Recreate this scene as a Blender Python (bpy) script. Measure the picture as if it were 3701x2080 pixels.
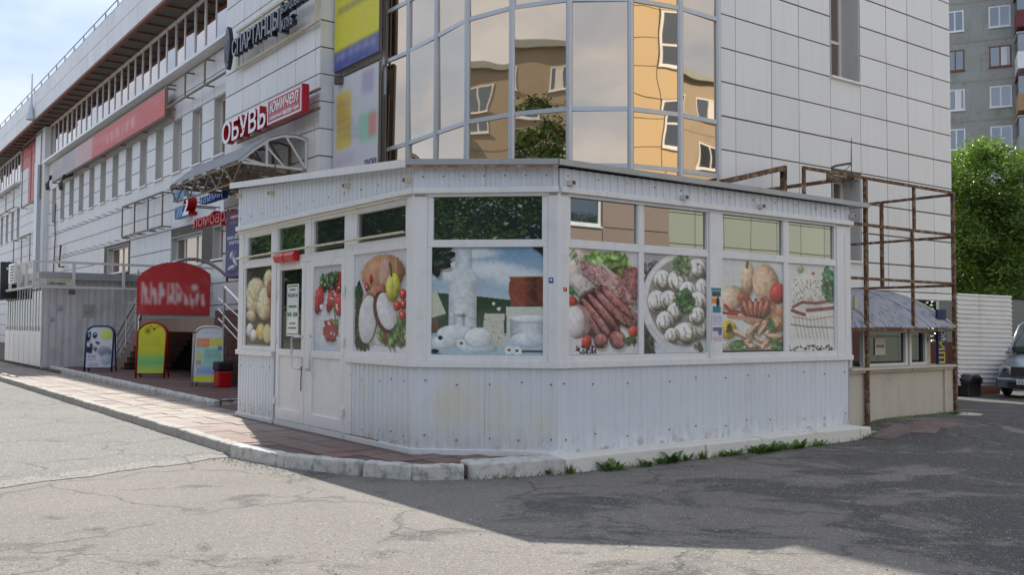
import bpy, bmesh, math, random
import numpy as np
from mathutils import Vector, Matrix
random.seed(7); RNG = np.random.default_rng(7)
for o in list(bpy.data.objects): bpy.data.objects.remove(o)
SC = bpy.context.scene; COL = SC.collection
R_ = math.radians
# ------------------------------------------------------------------ camera
FPX, PIT, ROLL, TH, ZC = 3385., R_(2.346), R_(.29), R_(36.59), 1.56
FW = Vector((0, math.cos(PIT), math.sin(PIT))); _u = Vector((0, -math.sin(PIT), math.cos(PIT))); _r = Vector((1, 0, 0))
RT = _r*math.cos(ROLL)+_u*math.sin(ROLL); UP = _u*math.cos(ROLL)-_r*math.sin(ROLL)
CAMP = Vector((0, 0, ZC))
cd = bpy.data.cameras.new('camera'); cam = bpy.data.objects.new('camera', cd); COL.objects.link(cam)
cd.sensor_fit = 'HORIZONTAL'; cd.sensor_width = 36; cd.lens = 36*FPX/3701.; cd.clip_start = .05; cd.clip_end = 2000
cam.matrix_world = Matrix(((RT.x, UP.x, -FW.x, 0), (RT.y, UP.y, -FW.y, 0), (RT.z, UP.z, -FW.z, ZC), (0, 0, 0, 1)))
SC.camera = cam
SC.render.resolution_x = 1024; SC.render.resolution_y = 576
# ------------------------------------------------------------------ sky, sun, exposure
SUN_EL = R_(42.3); SUN_H = Vector((-.3535, .9354, 0)).normalized()
w = bpy.data.worlds.new('World'); SC.world = w; w.use_nodes = True
nt = w.node_tree; nt.nodes.clear()
wo = nt.nodes.new('ShaderNodeOutputWorld'); bg = nt.nodes.new('ShaderNodeBackground'); sk = nt.nodes.new('ShaderNodeTexSky')
sk.sky_type = 'NISHITA'; sk.sun_disc = False; sk.sun_elevation = SUN_EL
sk.sun_rotation = math.atan2(SUN_H.x, SUN_H.y)
sk.air_density = 1.0; sk.dust_density = .6; sk.ozone_density = 1.2
tc = nt.nodes.new('ShaderNodeTexCoord'); mp = nt.nodes.new('ShaderNodeMapping'); mp.inputs['Scale'].default_value = (1, 1, 2.4)
nz = nt.nodes.new('ShaderNodeTexNoise'); nz.inputs['Scale'].default_value = 2.3; nz.inputs['Detail'].default_value = 7; nz.inputs['Roughness'].default_value = .52; nz.inputs['Distortion'].default_value = .35
rp = nt.nodes.new('ShaderNodeValToRGB'); rp.color_ramp.elements[0].position = .40; rp.color_ramp.elements[1].position = .66
rp.color_ramp.elements[0].color = (.72, .72, .72, 1); rp.color_ramp.elements[1].color = (1, 1, 1, 1)
nz2 = nt.nodes.new('ShaderNodeTexNoise'); nz2.inputs['Scale'].default_value = 5; nz2.inputs['Detail'].default_value = 5
rp2 = nt.nodes.new('ShaderNodeValToRGB'); rp2.color_ramp.elements[0].position = .3; rp2.color_ramp.elements[1].position = .75
rp2.color_ramp.elements[0].color = (2.35, 2.95, 4.15, 1); rp2.color_ramp.elements[1].color = (5.5, 5.6, 5.85, 1)
mx = nt.nodes.new('ShaderNodeMix'); mx.data_type = 'RGBA'
lk = nt.links.new
lk(tc.outputs['Generated'], mp.inputs['Vector']); lk(mp.outputs[0], nz.inputs['Vector']); lk(mp.outputs[0], nz2.inputs['Vector'])
lk(nz.outputs['Fac'], rp.inputs[0]); lk(nz2.outputs['Fac'], rp2.inputs[0])
lk(rp.outputs[0], mx.inputs[0]); lk(sk.outputs[0], mx.inputs[6]); lk(rp2.outputs[0], mx.inputs[7])
lk(mx.outputs[2], bg.inputs['Color']); bg.inputs['Strength'].default_value = .13; lk(bg.outputs[0], wo.inputs['Surface'])
sl = bpy.data.lights.new('sun', 'SUN'); sl.energy = 4.2; sl.angle = R_(.55); sl.color = (1, .955, .88)
so = bpy.data.objects.new('sun', sl); COL.objects.link(so)
_sd = -(SUN_H*math.cos(SUN_EL)+Vector((0, 0, math.sin(SUN_EL))))
so.rotation_euler = _sd.to_track_quat('-Z', 'Y').to_euler(); so.location = (-10, 30, 40)
vs = SC.view_settings; vs.view_transform = 'Standard'; vs.look = 'None'; vs.gamma = 1; vs.use_curve_mapping = False; vs.exposure = .67
# ------------------------------------------------------------------ geometry helpers
V2 = lambda a: np.array(a, float)
U = V2((-math.sin(TH), math.cos(TH))); V = V2((math.cos(TH), math.sin(TH)))
def ray(px, py): return FW+RT*((px-1850.5)/FPX)-UP*((py-1040)/FPX)
def atz(px, py, z):
    d = ray(px, py); t = (z-ZC)/d.z; return V2((d.x*t, d.y*t))
def aty(px, py, y):
    d = ray(px, py); t = y/d.y; return d.x*t, ZC+d.z*t
class Fr:
    """vertical wall frame: s along d, h outward along n, z up"""
    def __init__(s, O, d, n, k=1., zo=0.): s.O = V2(O); s.d = V2(d)/np.linalg.norm(d); s.n = V2(n)/np.linalg.norm(n); s.k = k; s.zo = zo   # k: scale of the wall about the camera, zo: matching level shift
    def pt(s, a, h, z): q = s.O+s.d*(a*s.k)+s.n*(h*s.k); return (q[0], q[1], z*s.k+s.zo)
    def px(s, px, py, h=0):
        r = ray(px, py); rr = V2((r.x, r.y)); O = s.O+s.n*(h*s.k)
        t = (O@s.n)/(rr@s.n); P = rr*t
        return ((P-O)@s.d)/s.k, (ZC+r.z*t-s.zo)/s.k
    def sh(s, a=0, h=0): return Fr(s.O+s.d*(a*s.k)+s.n*(h*s.k), s.d, s.n, s.k, s.zo)
    def perp(s, a, h=0, out=1): return Fr(s.O+s.d*a+s.n*h, s.n*out, -s.d*1.0)
    @property
    def ang(s): return math.atan2(s.d[1], s.d[0])
class MB:
    def __init__(s): s.v = []; s.f = []; s.m = []
    def add(s, vs, fs, mi=0):
        b = len(s.v); s.v += [tuple(map(float, p)) for p in vs]; s.f += [tuple(i+b for i in f) for f in fs]; s.m += [mi]*len(fs); return s
    def box8(s, p, mi=0):
        return s.add(p, [(0, 3, 2, 1), (4, 5, 6, 7), (0, 1, 5, 4), (1, 2, 6, 5), (2, 3, 7, 6), (3, 0, 4, 7)], mi)
    def fb(s, fr, a0, a1, h0, h1, z0, z1, mi=0):
        return s.box8([fr.pt(a0, h0, z0), fr.pt(a1, h0, z0), fr.pt(a1, h1, z0), fr.pt(a0, h1, z0), fr.pt(a0, h0, z1), fr.pt(a1, h0, z1), fr.pt(a1, h1, z1), fr.pt(a0, h1, z1)], mi)
    def box(s, x0, x1, y0, y1, z0, z1, mi=0):
        return s.box8([(x0, y0, z0), (x1, y0, z0), (x1, y1, z0), (x0, y1, z0), (x0, y0, z1), (x1, y0, z1), (x1, y1, z1), (x0, y1, z1)], mi)
    def prism(s, pts, vec, mi=0):
        n = len(pts); vec = V2(vec); a = [V2(p) for p in pts]; b = [p+vec for p in a]
        return s.add(a+b, [tuple(range(n))[::-1], tuple(range(n, 2*n))]+[(i, (i+1) % n, n+(i+1) % n, n+i) for i in range(n)], mi)
    def slab(s, xy, z0, z1, mi=0):
        return s.prism([(p[0], p[1], z0) for p in xy], (0, 0, z1-z0), mi)
    def tube(s, pts, r, n=8, mi=0, r2=None):
        pts = [Vector(p) for p in pts]; N = len(pts); rings = []
        for i, p in enumerate(pts):
            t = (pts[min(i+1, N-1)]-pts[max(i-1, 0)]).normalized()
            a = Vector((0, 0, 1)) if abs(t.z) < .9 else Vector((1, 0, 0))
            e1 = t.cross(a).normalized(); e2 = t.cross(e1)
            rr = r if r2 is None else r+(r2-r)*i/max(1, N-1)
            if not np.isscalar(r): rr = r[i]
            rings.append([p+e1*(rr*math.cos(2*math.pi*k/n))+e2*(rr*math.sin(2*math.pi*k/n)) for k in range(n)])
        vs = [q for g in rings for q in g]; fs = []
        for i in range(N-1):
            for k in range(n): fs.append((i*n+k, i*n+(k+1) % n, (i+1)*n+(k+1) % n, (i+1)*n+k))
        fs += [tuple(range(n))[::-1], tuple(range((N-1)*n, N*n))]
        return s.add(vs, fs, mi)
    def bar(s, p, q, w=.04, h=None, mi=0):
        """square tube from p to q"""
        h = h or w; p = Vector(p); q = Vector(q); t = (q-p).normalized()
        a = Vector((0, 0, 1)) if abs(t.z) < .95 else Vector((V[0], V[1], 0))
        e1 = t.cross(a).normalized()*(w/2); e2 = e1.cross(t).normalized()*(h/2)
        P = [p-e1-e2, p+e1-e2, p+e1+e2, p-e1+e2]; Q = [x+(q-p) for x in P]
        return s.add(P+Q, [(0, 3, 2, 1), (4, 5, 6, 7), (0, 1, 5, 4), (1, 2, 6, 5), (2, 3, 7, 6), (3, 0, 4, 7)], mi)
    def build(s, name, mats, parent=None, smooth=False, bevel=0, recalc=True, segs=1):
        me = bpy.data.meshes.new(name); off = Vector((0, 0, 0))
        if parent is not None: off = rootloc(parent)
        elif s.v:
            a = np.array(s.v); off = Vector((float((a[:, 0].min()+a[:, 0].max())/2), float((a[:, 1].min()+a[:, 1].max())/2), float(a[:, 2].min())))
        me.from_pydata([(x-off.x, y-off.y, z-off.z) for x, y, z in s.v], [], s.f)
        if not isinstance(mats, (list, tuple)): mats = [mats]
        for m in mats: me.materials.append(m)
        if len(mats) > 1: me.polygons.foreach_set('material_index', s.m)
        if recalc:
            bm = bmesh.new(); bm.from_mesh(me); bmesh.ops.recalc_face_normals(bm, faces=bm.faces); bm.to_mesh(me); bm.free()
        if smooth: me.polygons.foreach_set('use_smooth', [True]*len(me.polygons))
        o = bpy.data.objects.new(name, me); COL.objects.link(o)
        if parent is not None: o.parent = parent
        else: o.location = off
        if bevel:
            b = o.modifiers.new('bevel', 'BEVEL'); b.width = bevel; b.segments = segs; b.limit_method = 'ANGLE'; b.angle_limit = .6
        return o
def rootloc(o):
    l = Vector(o.location)
    while o.parent is not None: o = o.parent; l = l+Vector(o.location)
    return l
def tag(o, label=None, cat=None, group=None, kind=None):
    if label: o['label'] = label
    if cat: o['category'] = cat
    if group: o['group'] = group
    if kind: o['kind'] = kind
    return o
def thing(name, label, cat, loc, group=None, kind=None):
    o = bpy.data.objects.new(name, None); COL.objects.link(o); o.location = loc; o.empty_display_size = .2
    return tag(o, label, cat, group, kind)
SHARED = {}
def piece(name, mat, parent, fr, a, h, z, wdt, hgt, thk, rot=0):
    """shared-mesh box piece: lower-left-back corner at frame (a,h,z)"""
    wdt, hgt, thk = wdt*fr.k, hgt*fr.k, thk*fr.k; key = (name, round(wdt, 3), round(hgt, 3), round(thk, 3), mat.name)
    me = SHARED.get(key)
    if me is None:
        m = MB(); m.box(0, wdt, 0, thk, 0, hgt)
        me = bpy.data.meshes.new(name); me.from_pydata(m.v, [], m.f); me.materials.append(mat)
        SHARED[key] = me
    o = bpy.data.objects.new(name, me); COL.objects.link(o); o.parent = parent
    # local axes: x along d, y along n
    flip = fr.d[0]*fr.n[1]-fr.d[1]*fr.n[0]
    p = Vector(fr.pt(a if flip > 0 else a+wdt/fr.k, h, z))-rootloc(parent)
    ang = fr.ang if flip > 0 else fr.ang+math.pi
    o.location = p; o.rotation_euler = (0, 0, ang)
    return o
# ------------------------------------------------------------------ materials
def lin(c): return tuple((x/12.92 if x <= .04045 else ((x+.055)/1.055)**2.4) for x in c)
def srgb(r, g, b): return lin((r/255., g/255., b/255.))
def newmat(name):
    m = bpy.data.materials.new(name); m.use_nodes = True; t = m.node_tree
    for n in list(t.nodes): t.nodes.remove(n)
    o = t.nodes.new('ShaderNodeOutputMaterial'); p = t.nodes.new('ShaderNodeBsdfPrincipled'); t.links.new(p.outputs[0], o.inputs[0])
    return m, t, p
def N(t, typ, **kw):
    n = t.nodes.new('ShaderNode'+typ)
    for k, v in kw.items(): setattr(n, k, v)
    return n
def noise(t, vec, scale, detail=4, rough=.55, dist=0):
    n = N(t, 'TexNoise'); n.inputs['Scale'].default_value = scale; n.inputs['Detail'].default_value = detail; n.inputs['Roughness'].default_value = rough; n.inputs['Distortion'].default_value = dist
    if vec is not None: t.links.new(vec, n.inputs['Vector'])
    return n.outputs['Fac']
def ramp(t, fac, p0, p1, c0=(0, 0, 0), c1=(1, 1, 1)):
    n = N(t, 'ValToRGB'); e = n.color_ramp.elements; e[0].position = p0; e[1].position = p1; e[0].color = (*c0, 1); e[1].color = (*c1, 1)
    t.links.new(fac, n.inputs[0]); return n.outputs[0]
def mix(t, fac, a, b, blend='MIX'):
    n = N(t, 'Mix', data_type='RGBA', blend_type=blend)
    for i, x in ((0, fac), (6, a), (7, b)):
        if isinstance(x, (int, float)): n.inputs[i].default_value = x
        elif isinstance(x, tuple): n.inputs[i].default_value = (*x, 1)
        else: t.links.new(x, n.inputs[i])
    return n.outputs[2]
def math_(t, op, a, b=None):
    n = N(t, 'Math', operation=op)
    for i, x in ((0, a), (1, b)):
        if x is None: continue
        if isinstance(x, (int, float)): n.inputs[i].default_value = x
        else: t.links.new(x, n.inputs[i])
    return n.outputs[0]
def wpos(t, scale=(1, 1, 1)):
    g = N(t, 'NewGeometry'); m = N(t, 'Mapping'); m.inputs['Scale'].default_value = scale
    t.links.new(g.outputs['Position'], m.inputs['Vector']); return m.outputs[0]
def bump(t, p, h, strength, dist=.01):
    b = N(t, 'Bump'); b.inputs['Strength'].default_value = strength; b.inputs['Distance'].default_value = dist
    t.links.new(h, b.inputs['Height']); t.links.new(b.outputs[0], p.inputs['Normal'])
def pm(name, col, rough=.5, metal=0, var=.1, vs=2.5, dirt=None, damt=.4, ds=3, dthr=.52, streak=None, samt=.3, bmp=0, bs=40, objvar=0, spec=.5, rust=None, rthr=.55, rs=6, splash=None):
    m, t, p = newmat(name); P = wpos(t)
    c = mix(t, noise(t, P, vs, 5), tuple(x*(1-var) for x in col), tuple(min(1, x*(1+var)) for x in col))
    if objvar:
        oi = N(t, 'ObjectInfo'); c = mix(t, oi.outputs['Random'], mix(t, 1.0, c, (1-objvar,)*3, 'MULTIPLY'), c)
    if streak:
        f = ramp(t, noise(t, wpos(t, (7, 7, .35)), 1.6, 5, .6), .5, .8); c = mix(t, math_(t, 'MULTIPLY', f, samt), c, streak)
    if dirt:
        f = ramp(t, noise(t, P, ds, 8, .65), dthr, dthr+.22); c = mix(t, math_(t, 'MULTIPLY', f, damt), c, dirt)
    if splash:      # mud and rust splashed up from the pavement
        g_ = N(t, 'NewGeometry'); x_ = N(t, 'SeparateXYZ'); t.links.new(g_.outputs['Position'], x_.inputs[0]); hz = N(t, 'MapRange'); hz.inputs['From Min'].default_value = .52; hz.inputs['From Max'].default_value = .12; t.links.new(x_.outputs['Z'], hz.inputs['Value'])
        f = math_(t, 'MULTIPLY', hz.outputs[0], ramp(t, noise(t, wpos(t, (9, 9, 2.2)), 1.3, 7, .7), .42, .66)); c = mix(t, math_(t, 'MULTIPLY', f, .55), c, splash)
        f = math_(t, 'MULTIPLY', math_(t, 'POWER', hz.outputs[0], 3.0), ramp(t, noise(t, P, 7, 7, .7), .54, .6)); c = mix(t, math_(t, 'MULTIPLY', f, .8), c, (.22, .10, .04))
    rg = rough
    if rust:
        f = ramp(t, noise(t, P, rs, 8, .7, .4), rthr, rthr+.06); rc = mix(t, noise(t, P, 30, 4), rust, tuple(x*.35 for x in rust)); c = mix(t, f, c, rc)
        p.inputs['Roughness'].default_value = max(rough, .65)
    else:
        r = N(t, 'MapRange'); r.inputs['To Min'].default_value = rough*.85; r.inputs['To Max'].default_value = min(1, rough*1.2)
        t.links.new(noise(t, P, vs*3, 4), r.inputs['Value']); t.links.new(r.outputs[0], p.inputs['Roughness'])
    t.links.new(c, p.inputs['Base Color']); p.inputs['Metallic'].default_value = metal
    p.inputs['Specular IOR Level'].default_value = spec
    if bmp: bump(t, p, noise(t, P, bs, 5, .6), bmp)
    return m
M = {}
M['cassette'] = pm('cassette_panel_paint', (.79, .80, .815), .42, var=.04, vs=.8, objvar=.10, streak=(.38, .37, .34), samt=.32, dirt=(.4, .38, .34), damt=.22, ds=1.3, dthr=.55)
M['cassetteR'] = pm('pale_grey_panel_paint', (.80, .805, .80), .45, var=.03, vs=.6, objvar=.07, streak=(.45, .44, .40), samt=.2)
M['joint'] = pm('panel_joint', (.13, .115, .098), .8, var=.2)
M['white'] = pm('white_pvc', (.80, .805, .81), .32, var=.04, dirt=(.42, .40, .36), damt=.35, ds=2.2, dthr=.56, streak=(.5, .47, .42), samt=.25)
M['corr'] = pm('white_corrugated_paint', (.71, .755, .815), .36, var=.05, vs=1.2, dirt=(.58, .57, .53), damt=.4, ds=1.1, dthr=.56, streak=(.5, .49, .45), samt=.22, splash=(.36, .33, .28))
M['corr_stain'] = pm('cream_stained_corrugated_paint', (.71, .755, .815), .36, var=.05, vs=1.2, dirt=(.70, .67, .54), damt=.9, ds=1.0, dthr=.47, streak=(.5, .46, .36), samt=.22, splash=(.36, .33, .28))
M['corr_dirty'] = pm('old_corrugated_paint', (.62, .62, .63), .5, var=.1, vs=1, dirt=(.33, .31, .28), damt=.5, ds=1.6, dthr=.5, streak=(.34, .31, .27), samt=.5)
M['trim'] = pm('white_metal_trim', (.80, .81, .82), .3, var=.04, streak=(.5, .45, .38), samt=.3, dirt=(.5, .46, .4), damt=.35, ds=5, dthr=.6)
M['roofgrey'] = pm('grey_roof_sheet', (.38, .40, .42), .4, metal=.3, var=.12, dirt=(.25, .2, .15), damt=.4)
M['rust'] = pm('rusty_steel', (.27, .20, .11), .75, var=.3, vs=9, rust=(.17, .07, .032), rthr=.44, rs=12, bmp=.3, bs=60)
M['rustcream'] = pm('rusty_cream_paint', (.62, .56, .40), .6, var=.12, vs=6, rust=(.25, .10, .035), rthr=.60, rs=9)
M['rustband'] = pm('rust_band', (.30, .13, .05), .8, var=.4, vs=10, dirt=(.6, .55, .5), damt=.6, ds=9, dthr=.45)
M['framebrown'] = pm('brown_sign_frame', (.22, .17, .12), .6, var=.25, vs=6)
M['framegrey'] = pm('grey_steel_frame', (.30, .29, .27), .5, var=.2, vs=6)
M['framewhite'] = pm('white_steel_frame', (.68, .67, .64), .45, var=.08, vs=5, rust=(.28, .14, .07), rthr=.66, rs=7)
M['alu'] = pm('grey_aluminium_mullion', (.50, .53, .57), .35, metal=.4, var=.05)
M['steel'] = pm('polished_steel', (.62, .63, .64), .22, metal=1, var=.05)
M['darksteel'] = pm('dark_steel', (.07, .065, .06), .5, var=.2)
M['soffit'] = pm('soffit_board', (.13, .13, .12), .8, var=.25, vs=4, dirt=(.25, .1, .05), damt=.5)
M['orange'] = pm('orange_primer_steel', (.25, .11, .07), .7, var=.25, vs=5)
M['reveal'] = pm('window_reveal_paint', (.58, .58, .56), .55, var=.06, dirt=(.4, .37, .32), damt=.3)
M['brown'] = pm('brown_base_wall', (.105, .035, .028), .7, var=.2)
M['redletter'] = pm('red_acrylic', srgb(178, 22, 40), .3, var=.06)
M['redletter2'] = pm('faded_red_letter', srgb(205, 52, 60), .4, var=.1)
M['whiteletter'] = pm('white_acrylic', (.82, .82, .84), .3, var=.03)
M['darkletter'] = pm('dark_letter_side', (.018, .022, .035), .35, var=.1)
M['greyletter'] = pm('grey_letter_face', (.20, .22, .26), .35, var=.1)
M['blueletter'] = pm('blue_letter', srgb(40, 100, 185), .35, var=.1)
M['paleblue'] = pm('faded_blue_letter', srgb(112, 152, 196), .45, var=.12)
M['bluedark'] = pm('dark_blue_letter_side', srgb(22, 62, 135), .4, var=.1)
M['redsheet'] = pm('faded_red_panel', srgb(214, 110, 108), .5, var=.1, vs=3, objvar=.08)
M['beige'] = pm('beige_painted_wall', (.56, .52, .44), .65, var=.07, vs=1.5, dirt=(.36, .31, .24), damt=.5, ds=2.2, dthr=.55, streak=(.4, .34, .26), samt=.4, bmp=.15, bs=30)
M['kerbwhite'] = pm('limewashed_kerb', (.62, .61, .58), .9, var=.16, vs=5, dirt=(.17, .165, .15), damt=.9, ds=9, dthr=.5, streak=(.2, .19, .16), samt=.5, bmp=.9, bs=45)
M['kerbpaint'] = pm('painted_kerb', (.74, .72, .66), .75, var=.06, vs=3, dirt=(.30, .27, .2), damt=.6, ds=3, dthr=.58, bmp=.4, bs=30)
M['kerbgrey'] = pm('concrete_kerb', (.40, .38, .345), .9, var=.14, vs=4, dirt=(.2, .19, .17), damt=.7, ds=6, dthr=.5, bmp=.6, bs=35)
def slabmat():
    m, t, p = newmat('pavement_slab'); P = wpos(t); oi = N(t, 'ObjectInfo')
    c = mix(t, oi.outputs['Random'], (.17, .105, .10), (.27, .135, .115)); c = mix(t, ramp(t, noise(t, P, 3, 6, .6), .4, .62), c, (.24, .19, .17))
    # pale trodden dust, thick on the path along the road, thin beside the kiosk
    g = N(t, 'NewGeometry'); d = N(t, 'VectorMath', operation='DOT_PRODUCT'); t.links.new(g.outputs['Position'], d.inputs[0]); d.inputs[1].default_value = (-math.sin(TH), math.cos(TH), 0)
    r = N(t, 'MapRange'); r.inputs['From Min'].default_value = 10.2; r.inputs['From Max'].default_value = 14.5; t.links.new(d.outputs['Value'], r.inputs['Value'])
    f = math_(t, 'MULTIPLY', r.outputs[0], ramp(t, noise(t, P, 1.6, 6, .6), .2, .5)); c = mix(t, math_(t, 'MULTIPLY', f, .88), c, (.46, .40, .345))
    c = mix(t, math_(t, 'MULTIPLY', noise(t, P, 130, 2), .3), c, (.1, .08, .07)); t.links.new(c, p.inputs['Base Color']); p.inputs['Roughness'].default_value = .88; bump(t, p, noise(t, P, 60, 5, .65), .4); return m
M['slab'] = slabmat()
M['grout'] = pm('slab_joint', (.14, .105, .09), .95, var=.2)
M['plaza'] = pm('red_paving', (.15, .075, .066), .85, var=.25, vs=5, dirt=(.2, .16, .14), damt=.5, ds=1.5, dthr=.45, bmp=.3, bs=60)
M['concrete'] = pm('stained_stair_concrete', (.27, .185, .15), .9, var=.25, vs=4, dirt=(.12, .09, .07), damt=.6, ds=4, bmp=.5, bs=25)
M['black'] = pm('opening_shade_black', (.006, .006, .006), .9)  # near-black colour stands for the shade under the stairs
M['redplastic'] = pm('red_plastic', srgb(190, 20, 28), .35)
M['blueframe'] = pm('blue_frame_paint', srgb(36, 50, 110), .35)
M['redframe'] = pm('red_frame_paint', srgb(150, 24, 26), .4)
M['greyframe'] = pm('silver_frame_paint', (.5, .51, .53), .35, metal=.5)
M['plasticwhite'] = pm('white_plastic', (.78, .78, .77), .3, var=.03)
M['bag'] = pm('black_bag', (.012, .012, .013), .3, var=.3, bmp=.8, bs=14)
M['carpaint'] = pm('silver_car_paint', (.28, .315, .36), .25, metal=.75, var=.03)
M['cardark'] = pm('car_dark_trim', (.02, .02, .022), .4)
M['chrome'] = pm('chrome', (.75, .76, .77), .12, metal=1, var=.02)
M['rubber'] = pm('rubber', (.018, .018, .018), .8)
M['lamp'] = pm('headlamp_lens', (.62, .56, .46), .08, var=.1, spec=.9)
M['greywall'] = pm('grey_rendered_wall', (.22, .23, .23), .9, var=.12)
M['bark'] = pm('bark', (.10, .08, .06), .9, var=.3, vs=9, bmp=.6, bs=30)
M['paper'] = pm('paper', (.75, .75, .74), .6, var=.05)
M['apt'] = pm('grey_green_block_render', (.34, .355, .33), .9, var=.13, vs=1.2, dirt=(.17, .17, .15), damt=.5, ds=1.3, dthr=.5, streak=(.15, .15, .14), samt=.4, bmp=.3, bs=6)
M['aptseam'] = pm('block_seam', (.33, .29, .24), .9, var=.2, vs=2)
M['aptbuff'] = pm('buff_block_render', (.40, .34, .25), .9, var=.12, vs=.8, dirt=(.26, .22, .16), damt=.5, ds=.8)
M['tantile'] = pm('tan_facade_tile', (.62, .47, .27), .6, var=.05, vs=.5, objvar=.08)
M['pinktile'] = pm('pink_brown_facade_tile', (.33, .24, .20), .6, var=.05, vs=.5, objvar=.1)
M['greentile'] = pm('grey_green_facade_tile', (.40, .41, .33), .6, var=.05, vs=.5, objvar=.08)
M['woodframe'] = pm('brown_wood_frame', (.20, .07, .03), .6, var=.2)
M['boardgrey'] = pm('balcony_board', (.33, .36, .33), .8, var=.15)
M['redboard'] = pm('maroon_board', (.16, .035, .045), .7, var=.2)
M['orangeboard'] = pm('tan_board', (.4, .25, .14), .8, var=.2)
def glassmat(name, tint, refl, base, rough=.015, wav=0, ws=.6):
    m = bpy.data.materials.new(name); m.use_nodes = True; t = m.node_tree
    for n in list(t.nodes): t.nodes.remove(n)
    o = N(t, 'OutputMaterial'); g = N(t, 'BsdfGlossy'); d = N(t, 'BsdfDiffuse'); mxs = N(t, 'MixShader'); lw = N(t, 'Fresnel'); lw.inputs['IOR'].default_value = 1.5
    g.inputs['Color'].default_value = (*tint, 1); g.inputs['Roughness'].default_value = rough; d.inputs['Color'].default_value = (*base, 1)
    f = N(t, 'MapRange'); f.inputs['From Max'].default_value = 1; f.inputs['To Min'].default_value = refl; f.inputs['To Max'].default_value = 1
    t.links.new(lw.outputs[0], f.inputs['Value']); t.links.new(f.outputs[0], mxs.inputs[0]); t.links.new(d.outputs[0], mxs.inputs[1]); t.links.new(g.outputs[0], mxs.inputs[2]); t.links.new(mxs.outputs[0], o.inputs[0])
    if wav:
        b = N(t, 'Bump'); b.inputs['Strength'].default_value = wav; b.inputs['Distance'].default_value = .02
        t.links.new(noise(t, wpos(t), ws, 1.5, .4), b.inputs['Height']); t.links.new(b.outputs[0], g.inputs['Normal'])
    return m
M['bronze'] = glassmat('bronze_mirror_glass', (.84, .69, .53), .70, (.03, .022, .015), wav=.5, ws=.7)
M['bronze2'] = glassmat('bronze_window_glass', (.74, .60, .50), .55, (.06, .04, .032), wav=.2, ws=.8)
M['bandglass'] = glassmat('pink_bronze_band_glass', (.80, .72, .68), .62, (.05, .03, .028), wav=.15, ws=.5)
M['dark'] = glassmat('dark_window_glass', (.8, .86, .86), .05, (.010, .016, .016), wav=.08, ws=.7)
M['kglass'] = glassmat('kiosk_window_glass', (.86, .9, .86), .2, (.03, .042, .04), wav=.06, ws=.7)
M['kglass_side'] = glassmat('kiosk_side_window_glass', (.86, .88, .84), .42, (.02, .024, .02), wav=.06, ws=.7)
M['aptglass'] = glassmat('apartment_window_glass', (.75, .82, .9), .22, (.035, .045, .055))
def attrmat(name, rough=.4, spec=.4):
    m, t, p = newmat(name); a = N(t, 'Attribute'); a.attribute_name = 'Col'
    P = wpos(t); c = mix(t, math_(t, 'MULTIPLY', ramp(t, noise(t, P, 3, 6), .5, .75), .12), a.outputs['Color'], (.55, .53, .5))
    t.links.new(c, p.inputs['Base Color']); p.inputs['Roughness'].default_value = rough; p.inputs['Specular IOR Level'].default_value = spec
    return m
M['print'] = attrmat('printed_film', .10, .5)
M['cloth'] = attrmat('printed_banner', .6, .3)
def leafmat(name, dark, light, tr=.35):
    m = bpy.data.materials.new(name); m.use_nodes = True; t = m.node_tree
    for n in list(t.nodes): t.nodes.remove(n)
    o = N(t, 'OutputMaterial'); g = N(t, 'NewGeometry'); a = N(t, 'BsdfPrincipled'); b = N(t, 'BsdfTranslucent'); s = N(t, 'MixShader')
    c = mix(t, g.outputs['Random Per Island'], dark, light)
    c = mix(t, ramp(t, noise(t, wpos(t), .9, 3), .4, .65), c, tuple(min(1, x*1.25) for x in light))
    t.links.new(c, a.inputs['Base Color']); a.inputs['Roughness'].default_value = .33
    t.links.new(mix(t, 1., c, (1.3, 1.4, .7), 'MULTIPLY'), b.inputs['Color'])
    s.inputs[0].default_value = tr; t.links.new(a.outputs[0], s.inputs[1]); t.links.new(b.outputs[0], s.inputs[2]); t.links.new(s.outputs[0], o.inputs[0])
    return m
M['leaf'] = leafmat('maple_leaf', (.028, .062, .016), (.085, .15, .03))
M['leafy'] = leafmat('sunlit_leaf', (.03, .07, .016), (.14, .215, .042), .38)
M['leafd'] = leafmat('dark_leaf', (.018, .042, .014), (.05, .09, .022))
M['weed'] = leafmat('weed_leaf', (.045, .10, .02), (.13, .22, .045), .3)
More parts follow.
